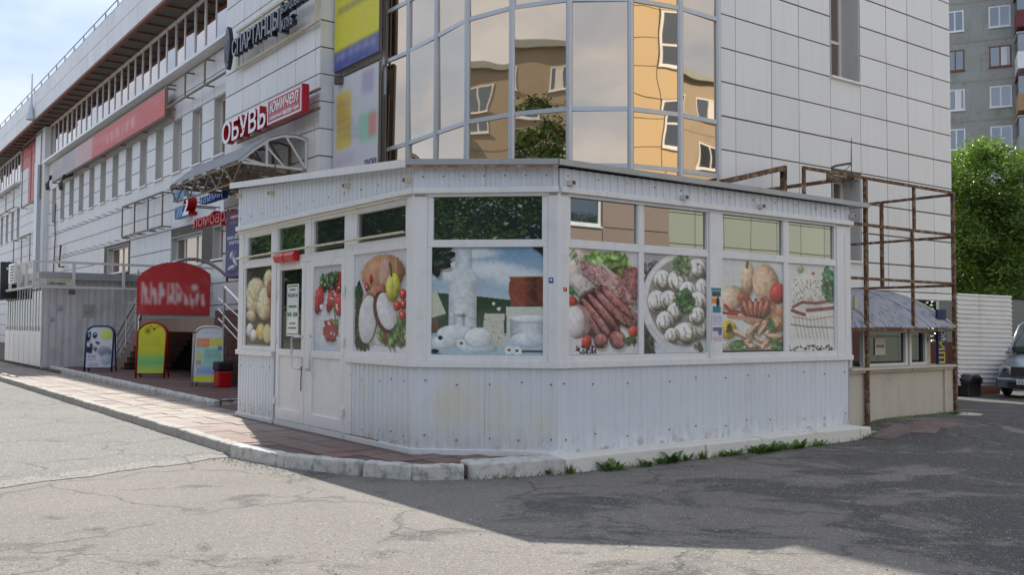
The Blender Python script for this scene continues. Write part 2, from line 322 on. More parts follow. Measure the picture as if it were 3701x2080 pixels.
def asphalt(name, col, dust, dark, grain=.32):
    m, t, p = newmat(name); P = wpos(t)
    big = noise(t, P, .22, 5, .6); c = mix(t, ramp(t, big, .35, .65), col, dust)
    # worn, darker damp patches gathered towards the yard side of the building
    g = N(t, 'NewGeometry'); sx = N(t, 'SeparateXYZ'); t.links.new(g.outputs['Position'], sx.inputs[0])
    if dark:
        side = N(t, 'MapRange'); side.inputs['From Min'].default_value = -.5; side.inputs['From Max'].default_value = 5.5
        t.links.new(sx.outputs['X'], side.inputs['Value'])
        pat = noise(t, wpos(t, (1, 1.3, 1)), .75, 7, .68, .6)
        f = ramp(t, math_(t, 'ADD', pat, math_(t, 'MULTIPLY', side.outputs[0], .19)), .56, .64)
        c = mix(t, math_(t, 'MULTIPLY', f, .82), c, dark)
        f2 = ramp(t, noise(t, wpos(t), .9, 6, .6, .3), .58, .72); c = mix(t, math_(t, 'MULTIPLY', math_(t, 'MULTIPLY', f2, side.outputs[0]), .5), c, (.085, .055, .042))
    vo = N(t, 'TexVoronoi'); vo.inputs['Scale'].default_value = 75; t.links.new(P, vo.inputs['Vector'])
    sp = N(t, 'SeparateColor'); t.links.new(vo.outputs['Color'], sp.inputs[0])
    c = mix(t, math_(t, 'MULTIPLY', ramp(t, sp.outputs[0], .84, .95), grain), c, (.62, .60, .56))
    c = mix(t, math_(t, 'MULTIPLY', ramp(t, sp.outputs[1], .80, .95), grain*.9), c, (.04, .04, .04))
    c = mix(t, math_(t, 'MULTIPLY', noise(t, P, 160, 2), .35), c, (.08, .078, .075))
    # cracks
    wv = N(t, 'VectorMath', operation='ADD'); nn = N(t, 'TexNoise'); nn.inputs['Scale'].default_value = 1.6; nn.inputs['Detail'].default_value = 6; t.links.new(P, nn.inputs['Vector'])
    sc = N(t, 'VectorMath', operation='SCALE'); sc.inputs['Scale'].default_value = .9; t.links.new(nn.outputs['Color'], sc.inputs[0])
    t.links.new(P, wv.inputs[0]); t.links.new(sc.outputs[0], wv.inputs[1])
    cr = N(t, 'TexVoronoi', feature='DISTANCE_TO_EDGE'); cr.inputs['Scale'].default_value = .55; t.links.new(wv.outputs[0], cr.inputs['Vector'])
    crf = ramp(t, cr.outputs['Distance'], .003, .016, (1, 1, 1), (0, 0, 0)); crf = math_(t, 'MULTIPLY', crf, ramp(t, noise(t, P, .7, 3), .38, .5))
    halo = math_(t, 'MULTIPLY', ramp(t, cr.outputs['Distance'], .0, .09, (1, 1, 1), (0, 0, 0)), ramp(t, noise(t, P, 2.2, 5, .7), .48, .62)); c = mix(t, math_(t, 'MULTIPLY', halo, .22), c, (.11, .108, .105))
    c = mix(t, math_(t, 'MULTIPLY', crf, .5), c, (.06, .057, .052))
    t.links.new(c, p.inputs['Base Color']); p.inputs['Roughness'].default_value = .88; p.inputs['Specular IOR Level'].default_value = .35
    h = math_(t, 'ADD', math_(t, 'MULTIPLY', vo.outputs['Distance'], .6), math_(t, 'MULTIPLY', noise(t, P, 60, 5, .7), 1.0))
    h = math_(t, 'SUBTRACT', h, math_(t, 'MULTIPLY', crf, 1.5))
    bump(t, p, h, .55, .012)
    return m
M['asphalt'] = asphalt('dusty_asphalt', (.20, .181, .16), (.275, .248, .215), (.07, .067, .063))
M['road'] = asphalt('grey_road_asphalt', (.19, .19, .182), (.225, .215, .195), None, .6)
M['asphstrip'] = asphalt('asphalt_patch', (.30, .282, .25), (.34, .315, .28), None, .7)
# ------------------------------------------------------------------ a little painter for printed sheets (prints only)
class Cv:
    def __init__(s, w, h, bg=(255, 255, 255)):
        s.w, s.h = w, h; s.a = np.ones((h, w, 3))*np.array(bg)/255.
        y, x = np.mgrid[0:h, 0:w]; s.x = x/(w-1.); s.y = y/(h-1.); s.asp = h/float(w)
        n = RNG.random((h//4+3, w//4+3)); s.n1 = s._up(n, 4); s.n2 = s._up(RNG.random((h//10+3, w//10+3)), 10); s.n0 = RNG.random((h, w))
    def _up(s, n, k):
        yy = np.arange(s.h)/k; xx = np.arange(s.w)/k; y0 = yy.astype(int); x0 = xx.astype(int); fy = (yy-y0)[:, None]; fx = (xx-x0)[None]
        g = lambda a, b: n[np.ix_(a, b)]
        return g(y0, x0)*(1-fy)*(1-fx)+g(y0+1, x0)*fy*(1-fx)+g(y0, x0+1)*(1-fy)*fx+g(y0+1, x0+1)*fy*fx
    def put(s, m, col): 
        m = np.clip(m, 0, 1)[..., None]; c = np.array(col)/255. if not isinstance(col, np.ndarray) else col
        s.a = s.a*(1-m)+c*m; return s
    def grad(s, c0, c1, y0=0, y1=1):
        f = np.clip((s.y-y0)/(y1-y0), 0, 1)[..., None]; m = ((s.y >= y0) & (s.y <= y1))[..., None]
        s.a = np.where(m, np.array(c0)/255.*(1-f)+np.array(c1)/255.*f, s.a); return s
    def el(s, cx, cy, rx, ry, ang=0, col=(200, 0, 0), shade=.35, soft=.06, rim=0, mott=0, mcol=(255, 255, 255), wob=0):
        dx = s.x-cx; dy = (s.y-cy)*s.asp; c, q = math.cos(ang), math.sin(ang); ry = ry*s.asp
        u = (dx*c+dy*q)/rx; v = (-dx*q+dy*c)/ry; r = np.sqrt(u*u+v*v)+wob*(s.n1-.5)
        m = np.clip((1-r)/max(soft, .02)+.5, 0, 1)
        if shade > .3 and rx > .035:      # printed contact shadow of the photographed food
            dx2 = dx-.02; dy2 = dy-.03*s.asp; r2 = np.sqrt(((dx2*c+dy2*q)/rx)**2+((-dx2*q+dy2*c)/ry)**2); s.put(np.clip((1.25-r2)*2.2, 0, 1)*.32, (52, 40, 34))
        k = 1+shade*(-.55*u*c-.6*v-.55*np.clip(r, 0, 1)**3+.3); tx = 1+shade*.5*((s.n1-.5)*.7+(s.n0-.5)*.35+(s.n2-.5)*.5); C = np.clip(np.array(col)/255.*(k*tx)[..., None], 0, 1)
        if shade > .3: hl = np.clip(1-np.hypot(u+.35*c+.1, v+.42)/.33, 0, 1)**1.5; C = C+(1-C)*(hl*.38)[..., None]
        if mott:
            mm = np.clip((s.n0*.5+s.n1*.5-.5)*6+.2, 0, 1)[..., None]*mott; C = C*(1-mm)+np.array(mcol)/255.*mm
        if rim: C = np.where((r > 1-rim)[..., None], C*.55, C)
        return s.put(m, C)
    def cyl(s, x0, x1, y0, y1, col, sh=.25, a=1):
        u = (s.x-(x0+x1)/2)/((x1-x0)/2); k = 1-sh*np.abs(u)**2.2-.5*sh*np.clip(u, 0, 1)+.08*(s.n1-.5); m = ((np.abs(u) <= 1) & (s.y >= y0) & (s.y <= y1))*float(a)
        return s.put(m, np.clip(np.array(col)/255.*k[..., None], 0, 1))
    def pg(s, pts, col, soft=1.0, noise=0):
        x, y = s.x, s.y; ins = np.zeros(x.shape, bool); n = len(pts)
        if noise: x = x+noise*(s.n1-.5); y = y+noise*(s.n2-.5)
        for i in range(n):
            (x0, y0), (x1, y1) = pts[i], pts[(i+1) % n]
            if y0 == y1: continue
            c = ((y0 > y) != (y1 > y)) & (x < (x1-x0)*(y-y0)/(y1-y0)+x0); ins ^= c
        return s.put(ins*1., col)
    def ln(s, pts, w, col, a=1):
        for (x0, y0), (x1, y1) in zip(pts[:-1], pts[1:]):
            X0, Y0, X1, Y1 = x0, y0*s.asp, x1, y1*s.asp; dx, dy = X1-X0, Y1-Y0; L = dx*dx+dy*dy+1e-9
            t = np.clip(((s.x-X0)*dx+(s.y*s.asp-Y0)*dy)/L, 0, 1); d = np.hypot(s.x-X0-t*dx, s.y*s.asp-Y0-t*dy)
            s.put(np.clip((w-d)*s.w*.8+.5, 0, 1)*a, col)
        return s
    def rc(s, x0, y0, x1, y1, col, a=1): return s.put(((s.x >= x0) & (s.x <= x1) & (s.y >= y0) & (s.y <= y1))*float(a), col)
    def leafy(s, cx, cy, rx, ry, cols, n=40, sz=.04, seed=1):
        r = random.Random(seed)
        for i in range(n):
            a = r.uniform(0, 6.28); q = math.sqrt(r.random()); s.el(cx+rx*q*math.cos(a), cy+ry*q*math.sin(a), sz*r.uniform(.5, 1.3), sz*.45*r.uniform(.5, 1.3)/s.asp*1.3, r.uniform(0, 3.1), r.choice(cols), .5)
        return s
    def lines(s, x0, x1, y0, y1, n, col, a=.8, h=.5, seed=3):
        r = random.Random(seed); dy = (y1-y0)/n
        for i in range(n):
            x = x0
            while x < x1:
                wd = r.uniform(.03, .12)*(x1-x0)*1.5; s.rc(x, y0+dy*i, min(x1, x+wd), y0+dy*(i+h), col, a*r.uniform(.7, 1)); x += wd+.02
        return s
    def blur(s, k=2):
        for _ in range(k):
            p = np.pad(s.a, ((1, 1), (1, 1), (0, 0)), 'edge'); s.a = (p[:-2, 1:-1]+p[2:, 1:-1]+p[1:-1, :-2]+p[1:-1, 2:]+p[1:-1, 1:-1])/5.
        return s
def sheet(name, fr, a0, a1, z0, z1, h, cv, mat, parent=None, thick=.004, edge=None, mask=None, zfun=None):
    """printed sheet on a wall frame, real thickness, print as a colour attribute; a0 = left edge of the print as seen"""
    off = rootloc(parent) if parent is not None else Vector(fr.pt((a0+a1)/2, h, z0))
    W, H = cv.w, cv.h; xs = np.linspace(a0, a1, W); zs = np.linspace(z1, z0, H)
    A, Z = np.meshgrid(xs, zs)
    if zfun: Z = zfun(A, Z)
    Hh = np.full(A.shape, h) if np.isscalar(h) else h(A, Z)
    P = np.stack([fr.O[0]+(fr.d[0]*A+fr.n[0]*Hh)*fr.k-off.x, fr.O[1]+(fr.d[1]*A+fr.n[1]*Hh)*fr.k-off.y, Z*fr.k+fr.zo-off.z], -1).reshape(-1, 3)
    Q = P.copy(); Q[:, 0] -= fr.n[0]*thick; Q[:, 1] -= fr.n[1]*thick
    i = np.arange((H-1)*(W-1)); r = i//(W-1); c = i % (W-1); v0 = r*W+c
    F = np.stack([v0, v0+1, v0+W+1, v0+W], -1)
    if mask is not None:
        mk = mask.reshape(-1); F = F[mk[F].all(1)]
    F = F.tolist()
    # border skirt + back
    n = W*H
    if mask is None:
        b = [0, W-1, n-1, n-W]; bb = [n+k for k in range(4)]
        F += [[0, n-W, n+3, n], [W-1, 0, n, n+1], [n-1, W-1, n+1, n+2], [n-W, n-1, n+2, n+3], [n, n+3, n+2, n+1]]
        P = np.concatenate([P, Q[b]])
    me = bpy.data.meshes.new(name); me.from_pydata(P.tolist(), [], F)
    ca = me.color_attributes.new('Col', 'FLOAT_COLOR', 'POINT'); a = cv.a.reshape(-1, 3)
    a = np.where(a <= .04045, a/12.92, ((a+.055)/1.055)**2.4)
    if len(P) > n: a = np.concatenate([a, a[[0, W-1, n-1, n-W]]])
    ca.data.foreach_set('color', np.concatenate([a, np.ones((len(a), 1))], 1).astype(np.float32).ravel())
    me.materials.append(mat); me.polygons.foreach_set('use_smooth', [False]*len(me.polygons))
    o = bpy.data.objects.new(name, me); COL.objects.link(o)
    if parent is not None: o.parent = parent
    else: o.location = off
    return o
# ------------------------------------------------------------------ lettering
_tc = {}
def glyph(txt, ext, off=0., shear=0.):
    k = (txt, ext, off, shear)
    if k in _tc: return _tc[k]
    cu = bpy.data.curves.new('t', 'FONT'); cu.body = txt; cu.extrude = ext; cu.offset = off; cu.shear = shear; cu.resolution_u = 3
    ob = bpy.data.objects.new('t', cu); COL.objects.link(ob); dg = bpy.context.evaluated_depsgraph_get(); dg.update()
    me = bpy.data.meshes.new_from_object(ob.evaluated_get(dg)); bpy.data.objects.remove(ob); bpy.data.curves.remove(cu)
    v = np.zeros(len(me.vertices)*3); me.vertices.foreach_get('co', v); v = v.reshape(-1, 3)
    f = [tuple(p.vertices) for p in me.polygons]; nz = [abs(p.normal.z) for p in me.polygons]; bpy.data.meshes.remove(me)
    _tc[k] = (v, f, nz); return _tc[k]
def lettering(fr, a0, a1, z0, z1, h0, h1, txt, mface, mside, parent, off=.02, shear=0., zshift=None, name='letter', single=False, bold=None):
    """letters of txt fitted to the box a0..a1 x z0..z1, standing h0..h1 off the wall; one mesh per letter"""
    D = (h1-h0)/2.; full = glyph(txt, 1, off, shear)[0]
    if len(full) == 0: return []
    x0, x1 = full[:, 0].min(), full[:, 0].max(); y0, y1 = full[:, 1].min(), full[:, 1].max()
    outs = []; parts = [(txt, 0)] if single else []
    if not single:
        for i, ch in enumerate(txt):
            if ch == ' ': continue
            g = glyph(txt[:i+1], 1, off, shear)[0]; c = glyph(ch, 1, off, shear)[0]
            parts.append((ch, g[:, 0].max()-c[:, 0].max()))
    for ch, dx in parts:
        v, f, nz = glyph(ch, 1, off, shear); m = MB(); P = []
        for x, y, z in v:
            a = a0+(x+dx-x0)/(x1-x0)*(a1-a0); zz = z0+(y-y0)/(y1-y0)*(z1-z0)
            if zshift: zz += zshift(a)
            P.append(fr.pt(a, (h0+h1)/2+z*D, zz))
        m.v = P; m.f = f; m.m = [0 if q > .9 else 1 for q in nz]
        outs.append(m.build(name, [mface, mside], parent, recalc=False))
    return outs
# ================================================================== plan points (metres; camera above the origin looking along +Y)
A = V2((-1.093, 10.448)); B = V2((.505, 10.263)); D = A+U*5.375; C = B+V*5.41
KC = V2((-4.31, 20.7)); R0 = V2((3.698, 16.553))
K1 = Fr(D, -U, -V); K2 = Fr(A, B-A, (B-A)[[1, 0]]*V2((1, -1))); K3 = Fr(B, V, -U); KE = Fr(C, U, V)
L = Fr(KC, U, -V); WK = 1.18; WG = Fr(V2((-5.086, 24.426)), U, -V, WK, -.281)   # WG: left wing front, scaled about the camera so its shadow clears the path
RF = Fr(R0, V, -U); BAYL = V2((-2.68, 19.385)); ML = Fr(BAYL, U, -V)
ROOF = 12.55
ZP = .145; ZPL = .235          # pavement, raised plaza
# ================================================================== the setting
def sst(a, b, x): x = min(1, max(0, (x-a)/(b-a))); return x*x*(3-2*x)
def GH(p):
    """height of the yard: level, rising a little towards the beige stall"""
    q = V2(p)-B; sv = q@V; su = q@U
    return .2*sst(5.0, 6.3, sv)*sst(10.4, 8.6, sv)*sst(-2.6, -.25, su)*sst(4, 2.5, su)
S = 420; gx = [-S, -60, -20, -5]+[i*.3 for i in range(-10, 50)]+[18, 30, 80, S]; gy = [-S, -60, -10, 0, 5]+[6+i*.3 for i in range(50)]+[24, 40, 90, S]
m = MB(); nx = len(gx); m.v = [(x, y, GH((x, y))) for y in gy for x in gx]; m.f = [(j*nx+i, j*nx+i+1, (j+1)*nx+i+1, (j+1)*nx+i) for j in range(len(gy)-1) for i in range(nx-1)]; m.m = [0]*len(m.f)
gm = bpy.data.meshes.new('ground'); gm.from_pydata(m.v, [], m.f); gm.materials.append(M['asphalt']); gm.polygons.foreach_set('use_smooth', [True]*len(gm.polygons)); g = bpy.data.objects.new('ground', gm); COL.objects.link(g)
tag(g, 'dusty cracked asphalt yard around the white kiosk', 'ground', kind='structure')
# kerb line plan points (front foot of the kerb)
KP = [atz(*q, 0) for q in ((833, 1653), (1023, 1692), (1300, 1723), (1487, 1739), (1690, 1737), (2044, 1714), (2551, 1655), (2755, 1633), (3111, 1592), (3151, 1587))]
KO = KP[0]                         # start of the straight road kerb running away along U
# road surface laid a little higher than the yard, ragged front edge
pts = []; e0 = KP[0]+V*.02; e1 = atz(0, 1765, 0); r = random.Random(4)
for i in range(60):
    f = i/59.*3.2; q = e0+(e1-e0)*f; q = q+V2((r.uniform(-.03, .03), r.uniform(-.05, .05)+.06*math.sin(i*.9))); pts.append(q)
pts += [e0+(e1-e0)*3.2+U*120, KO+U*120+V*.05, KO+V*.05]
rpts = [q+U*.19 for q in pts[:60]]+pts[60:]
m = MB(); m.slab(rpts[::-1], -.02, .03); road = m.build('road', M['road']); tag(road, 'grey asphalt road along the kerb on the left', 'road', kind='structure')
# rough overlap strip along its front edge
m = MB(); pa = []; pb = []
for i in range(60):
    q = pts[i]; pa.append(q+V2((.0, -.03))); pb.append(q+U*(.20+.05*math.sin(i*1.7)+.03*r.random()))
m.add([(q[0], q[1], .007) for q in pa]+[(q[0], q[1], .036) for q in pb], [(i, i+1, 61+i, 60+i) for i in range(59)]); m.add([(q[0], q[1], -.01) for q in pa]+[(q[0], q[1], .007) for q in pa], [(i, i+1, 61+i, 60+i) for i in range(59)]); o = m.build('road_edge', M['asphstrip']); tag(o, 'rough raised edge strip of the grey road surface', 'road', kind='structure')
# dips of crumbled asphalt are left to the ground material
# ---- pavement: base sheet plus slabs
INC = atz(771, 1463, ZP+.02)       # inner kerb corner
Q = atz(147, 1320, .31)            # corner of the far corrugated kiosk
def kerb_off(i, dv):
    a = KP[max(i-1, 0)]; b = KP[min(i+1, len(KP)-1)]; t = (b-a)/np.linalg.norm(b-a); n = V2((-t[1], t[0])); return KP[i]+n*dv
inner = [kerb_off(i, .10) for i in range(len(KP))]
pav = [KO+U*60+V*.10, KO+V*.10]+inner[1:]+[C+V*.3+U*.3, B+U*1.2, A+U*1.0+V*.4, D+V*1.2, INC+V*1.6, INC+V*.1, INC+U*60+V*.1]
m = MB(); m.slab(pav, .02, ZP-.012); pv = m.build('pavement', M['grout']); tag(pv, 'red slab pavement between the kerb and the kiosk', 'pavement', kind='structure')
def inpoly(p, poly):
    ins = False; n = len(poly)
    for i in range(n):
        x0, y0 = poly[i]; x1, y1 = poly[(i+1) % n]
        if (y0 > p[1]) != (y1 > p[1]) and p[0] < (x1-x0)*(p[1]-y0)/(y1-y0)+x0: ins = not ins
    return ins
sl_poly = [KO+U*30+V*.24, KO+V*.24+U*.1]+[kerb_off(i, .26) for i in range(1, 5)]+[B+V2((.3, -.1)), A, D, INC, INC+U*30]
cands = []; SZ = .36
for i in range(-30, 110):
    for j in range(-14, 14):
        c = A+U*(i*SZ*.94)+V*(j*SZ+(.5*SZ if i % 2 else 0)*.0)
        if inpoly(c, sl_poly): cands.append((c[0]**2+c[1]**2, c, i, j))
cands.sort(key=lambda q: q[0])
sm = MB(); sm.box(-.5, .5, -.5, .5, -.03, 0); sme = bpy.data.meshes.new('slab')
sme.from_pydata([(x*(SZ-.014), y*(SZ*.94-.014), z) for x, y, z in sm.v], [], sm.f); sme.materials.append(M['slab'])
for k, (_, c, i, j) in enumerate(cands[:300]):
    o = bpy.data.objects.new('slab', sme); COL.objects.link(o); o.parent = pv; rr = random.Random(i*77+j)
    o.location = Vector((c[0], c[1], ZP+rr.uniform(-.004, .004)))-pv.location; o.rotation_euler = (rr.uniform(-.008, .008), rr.uniform(-.008, .008), math.atan2(V[1], V[0])+rr.uniform(-.012, .012))
m = MB()
for _, c, i, j in cands[300:]:
    f = Fr(c, V, U); m.fb(f, -SZ/2+.007, SZ/2-.007, -SZ*.47+.007, SZ*.47-.007, ZP-.03, ZP)
if m.v: tag(m.build('slab', M['slab'], pv), kind='stuff')
# ---- raised plaza in front of the building
PC = INC+V*.12
pz = [PC, PC+V*3.0, KC+V*.5, KC+V*2.5+U*6, KC+V*2.5+U*60, Q+U*40+V*.05, Q+V*.05, INC+V*.12+U*8]
m = MB(); m.slab(pz, .0, ZPL-.01); pl = m.build('plaza', M['grout']); tag(pl, 'dark red paved plaza raised behind the inner kerb', 'pavement', kind='structure')
m = MB(); SZ2 = .30; n_ = 0
for i in range(0, 60):
    for j in range(0, 18):
        c = PC+U*((i+.5)*SZ2)+V*((j+.5)*SZ2)
        if inpoly(c, pz): m.fb(Fr(c, V, U), -SZ2/2+.005, SZ2/2-.005, -SZ2/2+.005, SZ2/2-.005, ZPL-.03, ZPL+random.uniform(-.003, .003))
tag(m.build('paver', M['plaza'], pl), kind='stuff')
# ---- kerbs
def kstone(parent, p, q, n, wd, h, mat, seed, z0=-.06, bev=.018):
    rr = random.Random(seed); p = p+n*rr.uniform(-.008, .008); q = q+n*rr.uniform(-.008, .008); t = (q-p)/np.linalg.norm(q-p)
    p = p+t*.006; q = q-t*.006; h0 = h+rr.uniform(-.008, .008); h1 = h+rr.uniform(-.008, .008); m = MB()
    K = 9; vs = []
    for k in range(K+1):
        c = p+(q-p)*k/K; hh = h0+(h1-h0)*k/K+rr.uniform(-.007, .005); d = rr.uniform(-.009, .009)
        for (o_, z) in ((-.015+d, z0), (0+d, hh), (wd, hh+.002), (wd, z0)): e = c+n*o_; vs.append((e[0], e[1], z))
    fs = [(0, 1, 2, 3), (K*4+3, K*4+2, K*4+1, K*4)]
    for k in range(K):
        for a in range(4): fs.append((k*4+a, k*4+4+a, k*4+4+(a+1) % 4, k*4+(a+1) % 4))
    m.add(vs, fs); return m.build('kerb_stone', mat, parent, bevel=bev, segs=2)
kb = tag(bpy.data.objects.new('kerb', None), 'limewashed kerb curving round the front of the white kiosk', 'kerb', kind='structure'); COL.objects.link(kb); kb.location = (KP[3][0], KP[3][1], 0)
for i in range(len(KP)-1):
    t = KP[i+1]-KP[i]; n = V2((-t[1], t[0]))/np.linalg.norm(t); front = i < 4
    p, q = KP[i], KP[i+1]
    if i in (1, 3): q = q-t/np.linalg.norm(t)*.03
    if i in (2, 4): p = p+t/np.linalg.norm(t)*.03
    kstone(kb, p, q, n, .15 if front else .34, (.145, .145, .15, .15, .16, .165, .165, .165, .165)[i], M['kerbwhite'] if i < 5 else M['kerbpaint'], i*5+1)
kr = tag(bpy.data.objects.new('kerb', None), 'long straight grey concrete kerb along the road on the left', 'kerb', kind='structure'); COL.objects.link(kr); kr.location = (KO[0], KO[1], 0)
for i in range(30): kstone(kr, KO+U*(i*1.02), KO+U*(i*1.02+1.02), V, .15, .15, M['kerbgrey'], i+50)
ki = tag(bpy.data.objects.new('kerb', None), 'low rounded white inner kerb edging the raised plaza', 'kerb', kind='structure'); COL.objects.link(ki); ki.location = (INC[0], INC[1], 0)
for i in range(25): kstone(ki, INC+U*(i*.57), INC+U*(i*.57+.555), V, .14, .235+.003*i, M['kerbwhite'], i+90, bev=.045)
for i in range(3): kstone(ki, INC+V*(.12+i*.52), INC+V*(.12+i*.52+.5), U, .14, .235, M['kerbwhite'], i+130, bev=.045)
# grey kerb stub and red slabs past the end of the kiosk
e = KP[-1]; t = V*1.0
kstone(kb, e+V*.03, e+V*.75-U*.03, U, .3, .10, M['kerbgrey'], 201)
# fallen slabs by the beige stall, half sunk in the asphalt
for k, (px, py, sx, sy, rz) in enumerate(((3200, 1545, .9, .55, .1), (3290, 1547, .8, .6, .25), (3390, 1553, .7, .5, .15), (3230, 1563, .7, .4, -.1), (3340, 1562, .6, .4, .3))):
    c = atz(px, py, .1); f = Fr(c, V2((math.cos(TH+rz), math.sin(TH+rz))), V2((-math.sin(TH+rz), math.cos(TH+rz)))); mm = MB(); zk = GH(c); q4 = [f.pt(a_*sx/2, b_*sy/2, 0)[:2] for a_, b_ in ((-1, -1), (1, -1), (1, 1), (-1, 1))]; mm.box8([(x, y, GH((x, y))-.04) for x, y in q4]+[(x, y, GH((x, y))+.005+.003*k) for x, y in q4])
    o = mm.build('loose_slab', M['slab']); tag(o, 'sunken red paving slab lying on the asphalt before the beige stall', 'slab', 'sunken red slabs by the beige stall')
# ================================================================== the big clad building
bd = thing('shop_building', 'large grey panelled shop building with a curved bronze glass corner', 'building', (KC[0], KC[1], 0))
m = MB()
TE = 6.05                                  # end of the projecting tower bay along the left front
bay = [BAYL, atz(0, 0, 1)*0]
BZ = 5.197
bp = [V2(p) for p in ((-2.68, 19.385), (-2.09, 18.60), (-1.447, 17.589), (-.821, 16.63), (-.017, 15.98), (.942, 15.54), (1.967, 15.525), (2.873, 15.957), (3.66, 16.553))]
NT = BAYL+U*((KC-BAYL)@U)                  # notch between the tower and the glass bay
KIN = NT
core_in = .10
# core walls (behind cladding): left front, tower, right front
m.fb(WG, TE-1.2, 75, -6, -.62, .1, 11.2); m.fb(L, 0.02, TE, -6, -.012, -.2, ROOF)
m.build('core_wall', M['joint'], bd)
m = MB(); m.fb(RF, .0, 7.80, -9, -.60, 2.28, ROOF); m.build('core_wall', M['joint'], bd)
m = MB(); m.fb(RF, .2, 7.5, -9, -.45, -.2, 2.28); m.build('base_wall', M['brown'], bd)
m = MB(); m.fb(RF, -.02, 7.87, -.45, .03, 2.18, 2.32); m.build('soffit_trim', M['white'], bd)
# ---- panels
ROWS = [3.5, 4.11, 4.725, 5.335, 5.95, 6.565, 7.18, 7.79, 8.40, 9.015, 9.63, 10.24, 10.85, 11.46, 12.07, ROOF]
ROWSL = [.25, .87, 1.48, 2.09, 2.70]+[3.3, 3.915]+[4.53, 5.145, 5.70, 6.25]
panels = []                                # (importance, frame, a, z, w, h)
def pan(fr, a0, a1, z0, z1, imp, mat, gv=.009, gh=.014): panels.append((imp, fr, a0+gv, z0+gh, a1-a0-2*gv, z1-z0-2*gh, mat))
# right front
xs = [0.0]+[RF.px(x, 400)[0] for x in (2659, 2789, 2888, 3002, 3110, 3205, 3282, 3371)]+[7.87]
rz = [2.33, 2.90]+ROWS[:]
W1 = (RF.px(3004, 200)[0], RF.px(3105, 200)[0]); w1z = RF.px(3005, 268)[1]; w1z = 6.0
for i in range(len(xs)-1):
    for j in range(len(rz)-1):
        if i in (4,):
            zc = (rz[j]+rz[j+1])/2
            if zc > 6.56 and zc < 9.6: continue
            if 2.9 < zc < 4.6: continue
        pan(RF, xs[i], xs[i+1], rz[j], rz[j+1], 5, M['cassetteR'])
# tower front, return and banner wall
tx = [0.0, .25, 1.34, 2.45, 3.58, 4.74, TE]
for i in range(len(tx)-1):
    for j in range(len(ROWS)-1): pan(L, tx[i], tx[i+1], ROWS[j], ROWS[j+1], 4, M['cassette'])
    for j in range(6, len(ROWSL)-1):
        pass
TR = Fr(KC, V, -U); TW = float((NT-KC)@V)
for j in range(len(ROWS)-1): pan(TR, .0, TW, ROWS[j], ROWS[j+1], 3.5, M['cassette'])
MLW = float((NT-BAYL)@U)
m = MB(); m.fb(ML, 0, MLW, -2.5, -.012, -.2, ROOF); m.build('core_wall', M['joint'], bd)
for i in range(2):
    for j in range(len(ROWS)-1): pan(ML, MLW*i/2, MLW*(i+1)/2, ROWS[j], ROWS[j+1], 3, M['cassette'])
# lower tower (below the canopy)
for i in range(len(tx)-1):
    for a, b in ((.25, .87), (.87, 1.48), (1.48, 2.09), (2.09, 2.70), (2.70, 3.48)): pan(L, tx[i], tx[i+1], a, b, 1.5, M['cassette'])
# long left front
LW = WG.sh(0, -.02); ws = [6.05+.45+i*1.90-.40 for i in range(13)]      # second-floor windows
WIN = [(6.05, 7.02)]+[(8.03+1.885*i, 8.93+1.885*i) for i in range(12)]
cols = [TE]
for a, b in WIN[:13]: cols += [a, b]
cols.append(PIL0_ := 30.6)
cols = sorted(set(round(c, 3) for c in cols)); PIL0, PIL1 = 30.6, 33.0
def lowwin(a0, a1, z0, z1):
    for (b0, b1, y0, y1) in LWIN:
        if a0 < b1-.1 and a1 > b0+.1 and z0 < y1-.1 and z1 > y0+.1: return True
    return False
LWIN = []
for (x0, x1, ya, yb) in ((617, 728, 848, 960), (388, 462, 890, 985), (770, 812, 815, 935)):
    s1, _ = LW.px(x0, ya); s0, _ = LW.px(x1, yb); z1 = LW.px((x0+x1)/2, ya)[1]; z0 = LW.px((x0+x1)/2, yb)[1]; LWIN.append((s0, s1, z0, z1))
zl = [.25, .87, 1.48, 2.09, 2.70, 3.31, 3.92, 4.53, 5.14, 5.72, 6.30]
for i in range(len(cols)-1):
    a0, a1 = cols[i], cols[i+1]; isw = any(abs(a0-w_[0]) < .05 for w_ in WIN)
    if a1 > PIL0: a1 = PIL0
    if a1-a0 < .1: continue
    for j in range(len(zl)-1):
        if not lowwin(a0, a1, zl[j], zl[j+1]): pan(LW, a0, a1, zl[j], zl[j+1], 2-a0*.01+(.5 if zl[j] > 2.6 else 0), M['cassette'])
    if not isw:
        for z0, z1 in ((6.30, 6.85), (6.85, 7.40), (7.40, 7.98)): pan(LW, a0, a1, z0, z1, 2.6-a0*.01, M['cassette'])
    for z0, z1 in ((7.98, 8.66), (8.66, 9.30)): pan(LW, a0, a1, z0, z1, 2.4-a0*.01, M['cassette'])
# beyond the downpipe pilaster
WIN2 = [(38.6+1.9*i, 39.5+1.9*i) for i in range(12)]
c2 = [PIL1, 34.4, 35.9, 37.4, 38.6]+[q for a, b in WIN2 for q in (b, b+1.0)]; c2 = sorted(set(round(q, 3) for q in c2))
for i in range(len(c2)-1):
    a0, a1 = c2[i], c2[i+1]; isw = any(abs(a0-w_[0]) < .05 for w_ in WIN2)
    for j in range(len(zl)-1): pan(LW, a0, a1, zl[j], zl[j+1], .5, M['cassette'])
    for z0, z1 in ((6.30, 6.85), (6.85, 7.40), (7.40, 7.98), (7.98, 8.66), (8.66, 9.30)):
        if not (isw and z1 < 8.0): pan(LW, a0, a1, z0, z1, .6, M['cassette'])
    if a1 <= 38.7:
        for z0, z1 in ((9.30, 9.95), (9.95, 10.55), (10.55, 11.12)): pan(LW, a0, a1, z0, z1, .6, M['redsheet'] if z0 > 9.9 else M['cassette'])
panels.sort(key=lambda q: -q[0])
